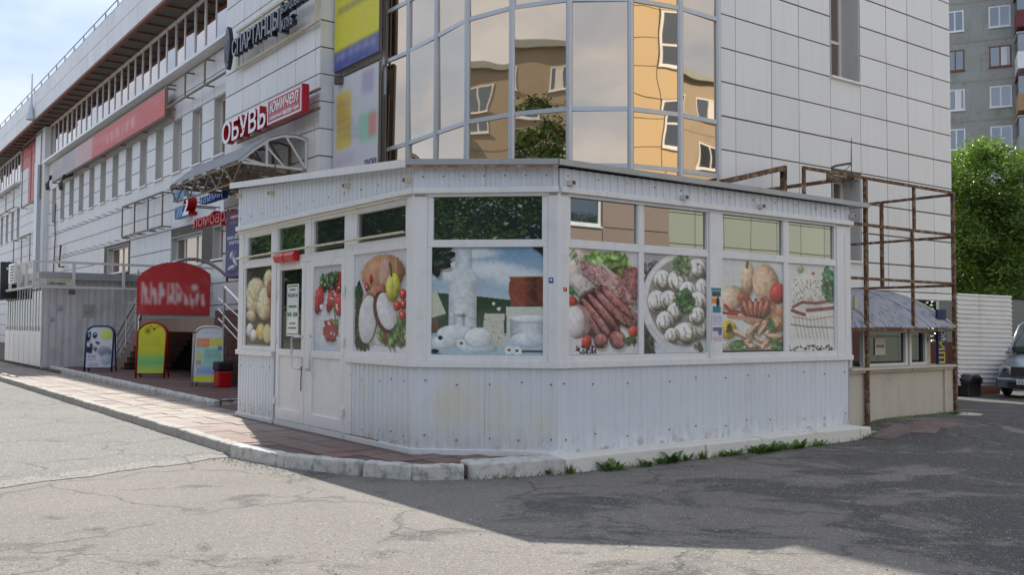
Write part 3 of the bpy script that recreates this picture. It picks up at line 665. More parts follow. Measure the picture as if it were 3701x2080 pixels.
for imp, fr, a, z, wd, hg, mt in panels[:300]: piece('cladding_panel', mt, bd, fr, a, -.05, z, round(wd, 2), round(hg, 2), .05)
for mt in (M['cassette'], M['redsheet']):
    m = MB()
    for imp, fr, a, z, wd, hg, mm in panels[300:]:
        if mm is mt: m.fb(fr, a, a+wd, -.05, 0, z, z+hg)
    if m.v: tag(m.build('cladding_panel', mt, bd), kind='stuff')
# red strip of the T-shaped red cladding
m = MB(); m.fb(LW, 34.6, 36.1, 0.005, .02, 7.9, 9.95); m.build('red_strip', M['redsheet'], bd)
def backing(fr, a0, a1, z0, z1, h0, h1, holes):
    m = MB(); xs_ = sorted(set([a0, a1]+[min(a1, max(a0, q)) for h in holes for q in h[:2]])); zs_ = sorted(set([z0, z1]+[min(z1, max(z0, q)) for h in holes for q in h[2:]]))
    for k in range(len(zs_)-1):
        zc = (zs_[k]+zs_[k+1])/2; run = None
        for x0, x1 in zip(xs_[:-1], xs_[1:]):
            xc = (x0+x1)/2; hole = any(h[0] < xc < h[1] and h[2] < zc < h[3] for h in holes)
            if hole:
                if run: m.fb(fr, run[0], run[1], h0, h1, zs_[k], zs_[k+1]); run = None
            else: run = (run[0], x1) if run else (x0, x1)
        if run: m.fb(fr, run[0], run[1], h0, h1, zs_[k], zs_[k+1])
    return m.build('panel_backing', M['joint'], bd, recalc=False)
HOLES = [(a+.02, b-.02, 6.30, 7.97) for a, b in WIN[:13]]+[(a+.02, b-.02, 6.30, 7.97) for a, b in WIN2[:8]]+list(LWIN)
backing(LW, TE-1.2, 75, .1, 9.40, -.40, -.014, HOLES); backing(LW, 33, 38.7, 9.4, 11.2, -.40, -.014, [])
RWIN = [(xs[4]+.02, xs[5]-.02, 6.60, 9.6), (xs[4]+.05, xs[5]-.02, 2.92, 4.62)]
backing(RF, .002, 7.86, 2.34, ROOF, -.60, -.012, RWIN)
# ---- windows of the second floor
def window(parent, fr, a0, a1, z0, z1, dep, glass, mull=(), trans=(), fw=.055, frame='white', sill=True, reveal=True, backh=None):
    w_ = MB()
    if reveal:
        m = MB(); b = -dep-.06
        m.fb(fr, a0, a0+.02, b, .0, z0, z1); m.fb(fr, a1-.02, a1, b, .0, z0, z1); m.fb(fr, a0+.02, a1-.02, b, .0, z1-.02, z1)
        m.build('reveal', M['reveal'], parent)
    m = MB(); h0, h1 = -dep-.05, -dep+.01; a, b = a0+.02, a1-.02
    m.fb(fr, a, a+fw, h0, h1, z0, z1-.02); m.fb(fr, b-fw, b, h0, h1, z0, z1-.02); m.fb(fr, a+fw, b-fw, h0, h1, z0, z0+fw); m.fb(fr, a+fw, b-fw, h0, h1, z1-.02-fw, z1-.02)
    for q in mull: x = a0+(a1-a0)*q; m.fb(fr, x-fw/2, x+fw/2, h0, h1-.003, z0+fw, z1-.02-fw)
    for q in trans: z = z0+(z1-z0)*q; m.fb(fr, a+fw, b-fw, h0, h1-.005, z-fw/2, z+fw/2)
    f = m.build('window', M[frame], parent)
    m = MB(); m.fb(fr, a+fw*.5, b-fw*.5, -dep-.03, -dep-.022, z0+fw*.5, z1-.02-fw*.5); m.build('pane', M[glass], f)
    if sill:
        m = MB(); m.fb(fr, a0-.03, a1+.03, -dep, .06, z0-.05, z0-.005); m.build('sill', M['white'], f)
    return f
for a, b in WIN[:13]: window(bd, LW, a+.02, b-.02, 6.30, 7.97, .2, 'bronze2', (), (.42,), .05)
for a, b in WIN2[:8]: window(bd, LW, a+.02, b-.02, 6.30, 7.97, .2, 'bronze2', (), (.42,), .05)
for k, (a0, a1, z0, z1) in enumerate(LWIN): window(bd, LW, a0, a1, z0, z1, .2, 'bronze2', (.36, .72) if k == 0 else ((.5,) if k == 1 else ()), (), .06)
window(bd, RF, xs[4]+.02, xs[5]-.02, 6.60, 9.6, .42, 'bronze2', (), (.30,), .06)
window(bd, RF, xs[4]+.05, xs[5]-.02, 2.92, 4.62, .42, 'bronze2', (), (.4,), .06)
# ---- third-floor ribbon of windows
def ribbon(a0, a1, n, z0=9.48, z1=11.13):
    m = MB(); m.fb(LW, a0, a1, -.2, .02, z1, z1+.07); m.fb(LW, a0, a1, -.2, .02, z0-.06, z0)
    f = m.build('window_ribbon', M['white'], bd); dw = (a1-a0)/n
    for i in range(n+1):
        m = MB(); x = a0+dw*i; wd = .07 if i % 2 == 0 else .035; m.fb(LW, x-wd*.6, x+wd*.6, -.08, .0, z0, z1); m.build('mullion', M['white'], f)
    for i in range(n):
        m = MB(); x0, x1 = a0+dw*i+.03, a0+dw*(i+1)-.03; e = random.uniform(-.012, .012)
        m.box8([LW.pt(x0, -.03+e, z0), LW.pt(x1, -.03-e, z0), LW.pt(x1, -.04-e, z0), LW.pt(x0, -.04+e, z0), LW.pt(x0, -.03+e, z1), LW.pt(x1, -.03-e, z1), LW.pt(x1, -.04-e, z1), LW.pt(x0, -.04+e, z1)]); m.build('pane', M['bandglass'], f)
ribbon(TE+.02, PIL0-.02, 26); ribbon(38.8, 61, 22)
m = MB(); m.fb(LW, TE-1, PIL0, -.1, .32, 9.31, 9.40); m.build('ledge', M['trim'], bd)
m = MB(); m.fb(LW, 38.7, 61, -.1, .32, 9.31, 9.40); m.build('ledge', M['trim'], bd)
m = MB(); m.fb(LW, PIL0, PIL1, -.2, .22, -.2, 11.15); m.build('pilaster', M['cassette'], bd)
m = MB(); m.fb(LW, 31.25, 32.0, .22, .40, -.1, 9.35); m.build('downpipe', M['framegrey'] if False else M['alu'], bd)
# ---- eaves: fascia, soffit, orange edge steel, railing
OV = .8
m = MB(); m.fb(WG, TE-1.2, 75, -6, OV, 11.24, 11.30); rf = m.build('roof', M['soffit'], bd)
m = MB(); m.fb(WG, TE-1.2, 75, -6, OV-.01, 11.30, 12.50); m.build('parapet', M['joint'], rf)
m = MB()
for a, b in ((OV-.05, OV+.03), (-.26, -.2)): m.fb(WG, TE-1.2, 75, a-.05, b, 11.16, 11.24)
m.build('eaves_beam', M['orange'], rf)
for i in range(34):
    m = MB(); x = TE+.3+i*1.06; m.fb(WG, x, x+.08, -.2, OV-.1, 11.17, 11.235); m.build('eaves_joist', M['orange'], rf)
for i in range(34):
    for z0, z1 in ((11.26, 11.88), (11.90, 12.53)): piece('fascia_panel', M['cassette'], rf, WG, TE+.04+i*.99, OV-.005, z0, .975, z1-z0, .03)
m = MB(); m.fb(WG, TE+.04+34*.99, 75, OV-.005, OV+.025, 11.26, 12.53); m.build('fascia_run', M['cassette'], rf)
rl = MB(); rl.tube([WG.pt(TE+.1, .65, 13.02), WG.pt(62, .65, 13.02)], .025, 6); rl.tube([WG.pt(TE+.1, .65, 12.78), WG.pt(62, .65, 12.78)], .016, 6); rr_ = rl.build('roof_railing', M['framegrey'], rf)
for i in range(26):
    m = MB(); x = TE+.5+i*1.75; m.tube([WG.pt(x, .65, 12.5), WG.pt(x, .65, 13.02)], .022, 6); m.tube([WG.pt(x, .65, 12.95), WG.pt(x, .25, 12.5)], .014, 6); m.build('post', M['framegrey'], rr_)
# roofs of tower, bay and right wing
m = MB(); m.fb(L, -.05, TE+.03, -6, .06, ROOF, ROOF+.05); m.build('coping', M['alu'], bd)
m = MB(); m.fb(RF, -.05, 7.92, -9, .06, ROOF, ROOF+.05); m.build('coping', M['alu'], bd)
m = MB(); m.slab([NT+V2((0, .3))]+bp+[RF.pt(0, -3, 0)[:2]], ROOF-.12, ROOF+.02); m.build('bay_roof', M['alu'], bd)
# ---- curved glass bay
gb = thing('glass_bay', None, None, (0, 15.7, 0)); gb.parent = bd; gb.location = Vector((.5, 16.5, 0))-Vector(bd.location); 
for k in ('label', 'category'):
    if k in gb: del gb[k]
tz = [1.9, 4.24, 5.20, 7.06, 8.10, 9.95, 10.95, ROOF-.12]
for i in range(len(bp)-1):
    p, q = bp[i], bp[i+1]; t = (q-p)/np.linalg.norm(q-p); f = Fr(p, t, V2((t[1], -t[0]))); Ln = float(np.linalg.norm(q-p))
    for j in range(len(tz)-1):
        m = MB(); rr = random.Random(i*13+j); e = rr.uniform(-.012, .012); e2 = rr.uniform(-.010, .010)
        m.box8([f.pt(.02, e+e2, tz[j]+.02), f.pt(Ln-.02, -e+e2, tz[j]+.02), f.pt(Ln-.02, -.012-e+e2, tz[j]+.02), f.pt(.02, -.012+e+e2, tz[j]+.02), f.pt(.02, e-e2, tz[j+1]-.02), f.pt(Ln-.02, -e-e2, tz[j+1]-.02), f.pt(Ln-.02, -.012-e-e2, tz[j+1]-.02), f.pt(.02, -.012+e-e2, tz[j+1]-.02)])
        m.build('pane', M['bronze'], gb)
    for j in range(1, len(tz)-1):
        m = MB(); m.fb(f, .02, Ln-.02, -.03, .022, tz[j]-.038, tz[j]+.038); m.build('transom', M['alu'], gb)
for i, p in enumerate(bp):
    m = MB(); m.tube([(p[0], p[1], 1.9), (p[0], p[1], ROOF-.12)], .058, 8); m.build('mullion', M['alu'], gb)
m = MB(); f = ML; m.fb(f, -.14, -.09, .03, .06, 4.0, 6.35); m.build('brown_strip', M['framebrown'], gb)
m = MB(); m.fb(f, -.14, -.09, .03, .06, 6.95, 9.0); m.build('brown_strip', M['framebrown'], gb)
m = MB(); m.slab([p*1.0+V2((0, .05)) for p in bp]+[RF.pt(0, -3, 0)[:2], ML.pt(0, -2, 0)[:2]], 1.7, 1.9); m.build('bay_floor', M['joint'], gb)
# ---- rows of bolted bracket stubs left on the wall
for row in ((7.6, 5.75, 24, 1.05), (9.5, 4.6, 20, 1.1)):
    for i in range(row[2]-4):
        a = row[0]+2+i*row[3]
        if a > 29: break
        piece('bracket_stub', M['framegrey'], bd, LW, a, .0, row[1], .03, .03, .2)
# alarm horn and two bent vents under the windows
for px in (212, 262):
    s, z = LW.px(px, 690); m = MB(); m.tube([LW.pt(s, .02, z+.75), LW.pt(s, .35, z+.6), LW.pt(s, .5, z+.25), LW.pt(s, .45, z)], .11, 8); m.build('vent_duct', M['darksteel'], bd, smooth=True)
s, z = WG.px(108, 440, OV+.2); m = MB(); m.tube([WG.pt(s, OV+.15, z+.1), WG.pt(s, OV+.15, z+.9), WG.pt(s, OV+.15, z+2.3)], [.28, .05, .03], 8); m.build('roof_horn', M['alu'], bd)
# ================================================================== the corner kiosk
ZB = .15
kk = thing('corner_kiosk', 'white many-windowed food kiosk with grocery posters, standing on the kerb corner', 'kiosk', (float(B[0]), float(B[1])+1, ZP))
def corr(name, fr, a0, a1, z0, z1, h, mat, parent, per=.115, dep=.013, z1b=None, z0b=None):
    """vertical-rib sheet: trapezoid ribs as geometry"""
    prof = []; a = a0; f = [0, .42, .5, .92]; hh = [0, 0, dep, dep]
    k = 0
    while True:
        for u_, g_ in zip(f, hh):
            x = a0+(k+u_)*per
            if x > a1: break
            prof.append((x, h+g_))
        else:
            k += 1; continue
        break
    prof.append((a1, prof[-1][1])); zt = lambda x: z1 if z1b is None else z1+(z1b-z1)*(x-a0)/(a1-a0); zb = lambda x: z0 if z0b is None else z0+(z0b-z0)*(x-a0)/(a1-a0)
    m = MB(); n = len(prof); vs = []
    for x, g_ in prof: vs += [fr.pt(x, g_, zb(x)), fr.pt(x, g_, zt(x))]
    vs += [fr.pt(a0, h-.03, zb(a0)), fr.pt(a0, h-.03, zt(a0)), fr.pt(a1, h-.03, zb(a1)), fr.pt(a1, h-.03, zt(a1))]
    fs = [(2*i, 2*i+2, 2*i+3, 2*i+1) for i in range(n-1)]; fs += [(2*n, 2*n+1, 2*n+3, 2*n+2), (2*n, 0, 1, 2*n+1), (2*n-2, 2*n+2, 2*n+3, 2*n-1)]
    m.add(vs, fs); return m.build(name, mat, parent)
def sheets(fr, a0, a1, z0, z1, h, mat, parent, wd=1.15, name='corrugated_sheet', z1b=None, **kw):
    n = max(1, round((a1-a0)/wd)); out = []
    zt = lambda x: z1 if z1b is None else z1+(z1b-z1)*(x-a0)/(a1-a0)
    for i in range(n):
        x0 = a0+(a1-a0)*i/n; x1 = a0+(a1-a0)*(i+1)/n
        out.append(corr(name, fr, x0, x1-.002, z0, zt(x0), h+.0015*(i % 2), mat, parent, z1b=zt(x1), **kw))
    return out
m = MB(); m.slab([K1.pt(.02, -.07, 0)[:2], K1.pt(5.33, -.07, 0)[:2], K2.pt(1.56, -.07, 0)[:2], K3.pt(5.39, -.07, 0)[:2], K3.pt(5.39, -2.8, 0)[:2], K1.pt(.02, -3.5, 0)[:2]], .05, 3.02); m.build('inner_shell', M['joint'], kk)
# lower sheets
sheets(K1, .0, 1.42, ZB, 1.10, .0, M['corr'], kk); sheets(K1, 3.76, 5.375, ZB, 1.10, .0, M['corr_stain'], kk); sheets(K2, 0, 1.609, ZB-.005, 1.10, .0, M['corr_stain'], kk, .8, dep=.007); sheets(K3, 0, 5.41, ZB, 1.10, .0, M['corr'], kk, dep=.006)
sheets(KE, 0, 2.7, ZB, 3.05, .0, M['corr'], kk)
# fascia sheets
sheets(K1, -.02, 5.40, 3.09, 3.70, .03, M['corr'], kk, z1b=3.35); sheets(K2, .0, 1.609, 3.09, 3.34, .03, M['corr'], kk, .8); sheets(K3, 0, 5.41, 3.08, 3.30, .03, M['corr'], kk); sheets(KE, -.02, 2.7, 3.08, 3.30, .01, M['corr'], kk)
# trims: drip sill, head band, base angle
def strip(name, fr, a0, a1, z0, z1, h0, h1, mat, bev=.004): m = MB(); m.fb(fr, a0, a1, h0, h1, z0, z1); return m.build(name, mat, kk, bevel=bev)
for fr, a0, a1 in ((K1, -.03, 1.42), (K1, 3.76, 5.40), (K2, -.01, 1.63), (K3, -.01, 5.46)): strip('sill_trim', fr, a0, a1, 1.095, 1.165, -.03, .045, M['trim']); 
for fr, a0, a1 in ((K1, -.03, 5.40), (K2, -.005, 1.62), (K3, -.0, 5.45)): strip('head_trim', fr, a0, a1, 3.03, 3.095, -.03, .075, M['trim']); strip('head_band', fr, a0, a1, 2.995, 3.03, -.03, .03, M['white'])
for fr, a0, a1 in ((K1, -.03, 1.43), (K1, 3.75, 5.39), (K2, -.0, 1.62)): strip('base_angle', fr, a0, a1, ZB-.03, ZB+.045, -.02, .028, M['trim'])
strip('rust_band', K1, 1.45, 3.74, ZB-.01, ZB+.03, -.02, .012, M['rustband']); strip('rust_band', K1, 3.76, 4.6, ZB+.046, ZB+.062, -.02, .018, M['rustband'])
# corner and intermediate posts
def post(fr, a0, a1, z0=1.165, z1=2.995, h=.02): return strip('post', fr, a0, a1, z0, z1, -.05, h, M['white'])
def lpost(pts, z0=1.165, z1=3.03):
    m = MB(); m.slab(pts, z0, z1); return m.build('corner_post', M['white'], kk, bevel=.006)
P2 = lambda fr, a, h: V2(fr.pt(a, h, 0)[:2])
lpost([P2(K1, 5.25, .03), P2(K1, 5.375, .03)+K2.n*.0, P2(K2, .005, .03), P2(K2, .15, .03), P2(K2, .15, -.05), P2(K1, 5.25, -.05)])
lpost([P2(K2, 1.50, .03), P2(K2, 1.603, .03), P2(K3, .01, .03), P2(K3, .135, .03), P2(K3, .135, -.05), P2(K2, 1.50, -.05)])
lpost([P2(K3, 5.10, .03), P2(K3, 5.43, .03), P2(KE, .1, .02), P2(KE, .1, -.05), P2(K3, 5.10, -.05)])
post(K3, 2.42, 2.66, h=.028); strip('cover_strip', K3, 2.43, 2.44, 1.17, 2.99, .028, .034, M['trim'], 0); strip('cover_strip', K3, 5.28, 5.29, 1.17, 2.9, .03, .038, M['trim'], 0)
post(K1, 0, .20); post(K1, 1.34, 1.50, 1.165); post(K1, 2.50, 2.68, 2.42, 2.995, .025); post(K1, 3.70, 3.90, .2, 2.995, .015)
# ---- posters
def bacon():
    c = Cv(90, 150, (226, 226, 222)); c.put((c.n2-.45)*.9, (240, 240, 238))
    c.el(.45, .32, .42, .22, .1, (222, 220, 212), .12, .3)
    r = random.Random(1)
    for i in range(130): c.el(r.uniform(.12, .85), r.uniform(.18, .46), .012, .007, 0, (r.choice([(120, 80, 70), (90, 90, 80), (160, 120, 100)])), 0, .4)
    c.el(.28, .06, .07, .05, .3, (168, 170, 130), .3, .4); c.el(.55, .10, .04, .02, 0, (190, 90, 70), .3, .4)
    for pts, w_, col in (([(.12, .50), (.3, .445), (.6, .45), (.88, .42)], .028, (132, 40, 38)), ([(.1, .54), (.2, .56), (.36, .585)], .032, (120, 30, 34)), ([(.42, .535), (.7, .52), (.98, .50)], .035, (140, 45, 42)), ([(.1, .61), (.5, .645), (.98, .60)], .012, (196, 130, 100)), ([(.08, .70), (.4, .725), (.98, .735)], .012, (86, 78, 60))): c.ln(pts, w_, col, .85)
    for i in range(9): x = .15+i*.08; c.ln([(x, .6), (x+.03, .72), (x+.08, .86)], .012, (150, 150, 142), .6)
    c.rc(0, .9, 1, 1, (236, 236, 232), .7)
    for i in range(60): c.el(r.uniform(.02, .98), r.uniform(.94, 1.0), .02, .01, r.uniform(0, 3), (66, 62, 58), .2, .4)
    c.leafy(.9, .22, .14, .2, [(46, 120, 70), (28, 92, 54), (86, 160, 96)], 46, .07, 3); return c
def onions():
    c = Cv(110, 150, (226, 227, 226)); c.put((c.n2-.5)*.8, (240, 240, 240))
    sk = (206, 164, 128)
    c.el(.42, .22, .1, .2, .1, sk, .5); c.ln([(.42, .02), (.41, .08)], .02, (120, 90, 60)); c.el(.72, .25, .22, .22, -.2, sk, .5); c.el(.16, .42, .22, .13, -.4, (216, 178, 146), .5)
    c.el(.92, .35, .14, .12, 0, (196, 40, 34), .6); c.el(.93, .58, .2, .09, .1, (186, 128, 84), .5); c.el(.92, .70, .15, .09, 0, (196, 140, 90), .5, mott=.3, mcol=(150, 90, 50))
    for i, (x, y) in enumerate(((.35, .42), (.4, .52), (.72, .46), (.78, .5))): c.el(x, y, .1, .07, .6*i, (168, 84, 62), .5)
    c.el(.56, .60, .25, .12, 0, (206, 156, 110), .3); c.el(.56, .55, .24, .10, 0, (120, 56, 42), .3)
    for i in range(5): c.el(.40+.075*i, .53, .042, .12, (i-2)*.18, (176, 92, 74), .6, rim=.15)
    c.ln([(.06, .5), (.14, .56), (.30, .57)], .022, (196, 30, 26)); c.ln([(.02, .58), (.25, .6)], .018, (186, 24, 20)); c.ln([(.12, .62), (.4, .64), (.62, .66)], .03, (214, 150, 118))
    c.el(.11, .76, .13, .10, 0, (224, 176, 30), .5); c.leafy(.12, .74, .03, .03, [(40, 60, 20)], 8, .04, 4)
    r = random.Random(5)
    for i in range(15): x = r.uniform(.3, .9); y = r.uniform(.70, .95); a = r.uniform(-.9, .6); c.el(x, y, .17, .028, a, (214, 158, 128), .7, rim=.1)
    c.leafy(.28, .94, .13, .05, [(96, 150, 70), (140, 190, 110), (70, 120, 60)], 40, .06, 6); c.leafy(.9, .93, .1, .06, [(96, 150, 70), (60, 120, 60)], 22, .05, 7); c.leafy(.8, .71, .05, .05, [(60, 110, 60)], 14, .05, 8); c.el(.05, .93, .08, .05, 0, (220, 214, 205), .4, mott=.4, mcol=(90, 80, 80)); c.rc(0, .985, 1, 1, (40, 40, 34)); return c
def dumplings():
    c = Cv(110, 150, (196, 203, 206)); c.grad((180, 184, 184), (205, 216, 220)); c.leafy(.05, .8, .14, .2, [(30, 70, 56), (46, 92, 72), (24, 50, 44)], 50, .09, 2); c.leafy(.1, .16, .12, .1, [(60, 62, 64), (96, 98, 100)], 14, .06, 4)
    c.el(.66, .49, .68, .52, 0, (226, 230, 230), .1, .03); c.el(.68, .46, .60, .44, 0, (150, 146, 134), .2, .04)
    dc = (222, 218, 204); r = random.Random(3)
    for (x, y, rx, ry, a) in ((.3, .26, .14, .11, .2), (.86, .13, .16, .12, 0), (.55, .26, .17, .12, .2), (.93, .35, .12, .13, 0), (.7, .36, .14, .1, .4), (.22, .48, .15, .12, -.2), (.4, .46, .14, .10, .3), (.86, .48, .16, .12, .2), (.5, .58, .13, .1, .1), (.34, .68, .14, .11, 0), (.66, .8, .22, .12, -.2), (.92, .74, .14, .12, .3), (.85, .62, .14, .1, 0), (.45, .82, .12, .08, 0)):
        c.el(x, y, rx, ry, a, dc, .55, .06, rim=.06); c.el(x-rx*.12, y+ry*.25, rx*.62, ry*.5, a+.7, (200, 194, 176), .9, .3); c.el(x+rx*.25, y-ry*.1, rx*.36, ry*.62, a-.5, (226, 222, 208), .8, .3); c.ln([(x-rx*.1, y-ry*.5), (x+rx*.05, y), (x-rx*.05, y+ry*.5)], .010, (130, 122, 104), .6); c.ln([(x+rx*.05, y), (x+rx*.6, y+ry*.15)], .008, (140, 132, 114), .5)
    c.leafy(.6, .1, .13, .09, [(104, 150, 90), (70, 120, 66), (150, 186, 120)], 40, .05, 5); c.leafy(.67, .47, .16, .11, [(56, 120, 60), (38, 88, 44), (96, 150, 80)], 60, .05, 6); c.el(.88, .08, .02, .014, 0, (70, 60, 50), .2)
    c.ln([(.1, .72), (.3, .88), (.6, .965), (.98, .95)], .02, (206, 216, 220)); c.leafy(.86, .93, .07, .03, [(90, 80, 74), (120, 110, 100)], 12, .04, 9); return c
def sausages():
    c = Cv(110, 150, (222, 223, 224)); c.put((c.n2-.5)*.8, (236, 236, 238)); c.el(.12, .12, .25, .16, -.4, (226, 206, 196), .4, .15); c.leafy(.06, .07, .07, .03, [(150, 190, 110)], 6, .05, 1)
    sg = (156, 82, 74)
    c.el(.9, .34, .14, .2, .2, (150, 70, 68), .5, mott=.45, mcol=(224, 200, 196)); c.el(.76, .25, .1, .16, .1, sg, .5, mott=.4, mcol=(210, 180, 176))
    c.leafy(.55, .11, .3, .08, [(120, 176, 70), (150, 200, 96), (86, 150, 56)], 90, .075, 2); c.ln([(.45, .14), (.65, .25)], .035, (214, 190, 182)); c.ln([(.47, .17), (.64, .27)], .014, (96, 40, 40))
    c.el(.58, .34, .50, .10, .62, (150, 84, 78), .5, mott=.8, mcol=(226, 212, 206)); c.el(.15, .34, .18, .09, .45, (190, 168, 160), .5, mott=.75, mcol=(238, 232, 226))
    c.el(.44, .62, .34, .24, .5, (70, 24, 26), .2, .2)
    for (x, y, rx, ry, a) in ((.78, .60, .24, .09, .9), (.90, .66, .12, .08, .5), (.70, .50, .34, .042, .72), (.60, .55, .36, .04, .78), (.50, .60, .36, .038, .82), (.40, .65, .36, .038, .86), (.30, .68, .28, .036, .9), (.46, .87, .10, .075, .6), (.70, .86, .13, .085, .9)): c.el(x, y, rx, ry, a, sg, .7, rim=.12, mott=.45, mcol=(208, 168, 160))
    c.el(.06, .5, .07, .045, 0, (206, 52, 36), .6); c.leafy(.07, .4, .06, .04, [(70, 140, 60)], 10, .04, 7)
    c.el(.14, .69, .19, .16, .1, (180, 120, 114), .3, mott=.4, mcol=(220, 200, 196)); c.el(.08, .69, .15, .145, .1, (232, 224, 224), .2); c.el(.26, .88, .07, .06, 0, (208, 58, 40), .7); c.el(.94, .78, .08, .055, 0, (206, 66, 44), .7); c.leafy(.88, .87, .1, .02, [(46, 92, 46)], 20, .04, 8)
    r = random.Random(9)
    for i in range(45): c.el(r.uniform(.12, .5), r.uniform(.92, .99), .014, .010, 0, (52, 40, 36), .4)
    return c
def milk():
    c = Cv(160, 170, (160, 195, 225)); c.grad((118, 168, 212), (190, 214, 232), 0, .5)
    for (x, y, rx, ry) in ((.12, .12, .2, .09), (.2, .22, .25, .1), (.55, .2, .22, .07), (.62, .23, .26, .06), (.85, .3, .3, .08), (.4, .06, .2, .05)): c.el(x, y, rx, ry, 0, (226, 236, 244), .06, .8, wob=.5)
    c.pg([(0, .42), (.4, .455), (.7, .49), (1, .50), (1, .8), (0, .8)], (46, 76, 46)); c.grad((206, 222, 230), (168, 204, 220), .83, 1)
    c.leafy(.0, .06, .16, .16, [(30, 46, 40), (40, 60, 48)], 60, .06, 2); c.leafy(1.0, .0, .07, .05, [(30, 46, 40)], 14, .05, 3)
    # bottle
    c.el(.28, .3, .128, .12, 0, (218, 231, 238), .16, .04); c.cyl(.21, .36, .0, .24, (220, 232, 240), .16, .93); c.pg([(.21, .20), (.36, .20), (.38, .25), (.407, .32), (.153, .32), (.18, .25)], (222, 233, 239)); c.cyl(.153, .407, .30, .75, (232, 241, 245), .14, .97); c.rc(.21, .0, .36, .02, (190, 206, 220), .6)
    c.pg([(0, .42), (.04, .4), (.13, .62), (0, .66)], (212, 214, 190)); c.rc(0, .66, .06, .8, (120, 82, 56))
    c.pg([(.70, .27), (1, .265), (1, .54), (.72, .55), (.69, .42)], (158, 74, 48), noise=.02); c.put(np.clip(1-np.abs(c.x-.92)/.1, 0, 1)*((c.y > .268) & (c.y < .548))*.75, (58, 36, 34)); c.put(np.clip((c.n1-.45)*2, 0, 1)*((c.x > .71) & (c.y > .27) & (c.y < .54))*.35, (196, 110, 70)); c.ln([(.71, .27), (1, .265)], .008, (230, 225, 215))
    c.pg([(.67, .555), (1, .555), (1, .9), (.68, .85)], (218, 224, 206)); c.pg([(.48, .615), (.655, .62), (.65, .92), (.55, .92), (.46, .78)], (216, 216, 194)); 
    r = random.Random(2)
    for i in range(26): c.el(r.uniform(.48, .64), r.uniform(.66, .9), .008, .006, 0, (166, 160, 130), .2)
    c.el(.54, .52, .02, .018, 0, (40, 40, 40)); c.el(.56, .525, .015, .016, 0, (225, 225, 225)); c.el(.61, .575, .022, .018, 0, (226, 226, 226)); c.el(.63, .58, .01, .012, 0, (50, 50, 50))
    c.cyl(.20, .30, .61, .76, (222, 232, 236), .25); c.el(.25, .61, .05, .012, 0, (236, 242, 244)); c.el(.22, .80, .17, .075, 0, (222, 232, 236), .15); c.el(.12, .89, .12, .06, 0, (214, 226, 230), .2); c.el(.08, .845, .022, .02, 0, (34, 28, 40))
    c.cyl(.71, 1.05, .66, .86, (224, 234, 240), .28); c.el(.88, .86, .17, .07, 0, (206, 220, 230), .2, .05); c.el(.88, .66, .17, .03, 0, (236, 243, 246), .1, .05); c.ln([(.71, .70), (1, .70)], .006, (180, 196, 206)); c.el(.43, .94, .17, .045, 0, (196, 216, 228), .2); c.el(.42, .84, .125, .095, 0, (228, 236, 238), .18, rim=.03)
    for (x, y, k) in ((.27, .895, 5), (.70, .955, 6), (.77, .96, 6)):
        for q in range(9): c.el(x+.03*math.cos(q*.7), y+.028*math.sin(q*.7), .018, .01, q*.7, (240, 244, 246), .1)
        c.el(x, y, .016, .015, 0, (120, 90, 40))
    c.el(.03, .97, .04, .02, 0, (30, 26, 34)); c.ln([(.82, .965), (1, .965)], .01, (50, 56, 60)); return c
def ham():
    c = Cv(120, 150, (226, 227, 231)); c.put((c.n2-.5)*.6, (236, 236, 240))
    c.leafy(.06, .42, .06, .12, [(36, 76, 46), (26, 60, 40), (60, 106, 66)], 50, .05, 1); c.leafy(.08, .72, .09, .24, [(52, 76, 52), (36, 60, 44), (80, 100, 70)], 90, .05, 2); c.leafy(.2, .94, .1, .05, [(40, 66, 46)], 20, .04, 3)
    c.el(.53, .22, .40, .19, 0, (196, 136, 96), .45, .06, wob=.08, mott=.25, mcol=(170, 104, 70)); c.el(.58, .22, .12, .17, 0, (206, 152, 140), .3, .5)
    for x in (.27, .38, .52, .55, .76): c.ln([(x, .07), (x-.03+.05*(x > .6), .35)], .008, (226, 186, 140))
    c.el(.23, .34, .04, .045, .0, (196, 32, 34), .6); c.el(.31, .26, .04, .045, 0, (196, 34, 34), .6); c.ln([(.23, .33), (.225, .35)], .008, (255, 230, 230))
    c.el(.38, .45, .22, .10, -.7, (198, 134, 96), .5); c.el(.5, .40, .1, .09, 0, (176, 104, 84), .4)
    c.el(.63, .88, .5, .06, .0, (206, 208, 216), .2); 
    c.leafy(.74, .82, .26, .09, [(110, 160, 70), (146, 190, 90), (80, 130, 60)], 80, .06, 5); c.leafy(.9, .68, .09, .06, [(120, 170, 80), (90, 150, 70)], 30, .05, 6)
    c.el(.26, .66, .19, .26, .12, (150, 100, 84), .4); c.el(.25, .67, .17, .245, .12, (224, 224, 230), .12, .03); c.put(np.clip((.5-np.hypot((c.x-.24)/.2, (c.y-.58)/.18))*c.n1*.9, 0, 1), (150, 150, 160))
    c.el(.56, .60, .18, .22, -.45, (90, 50, 44), .4); c.el(.60, .59, .155, .195, -.45, (224, 224, 228), .14, .03)
    c.el(.72, .36, .13, .14, .05, (214, 200, 60), .5); c.el(.68, .35, .05, .13, 0, (226, 214, 90), .3, .4); c.ln([(.69, .24), (.68, .16), (.66, .13)], .02, (90, 110, 40))
    for (x, y) in ((.90, .43), (.91, .53), (.89, .63), (.80, .54)): c.el(x, y, .065, .05, 0, (204, 48, 40), .7); c.el(x-.015, y-.015, .012, .012, 0, (250, 220, 215), 0)
    c.ln([(.56, .80), (.62, .84), (.55, .88)], .016, (170, 44, 34)); return c
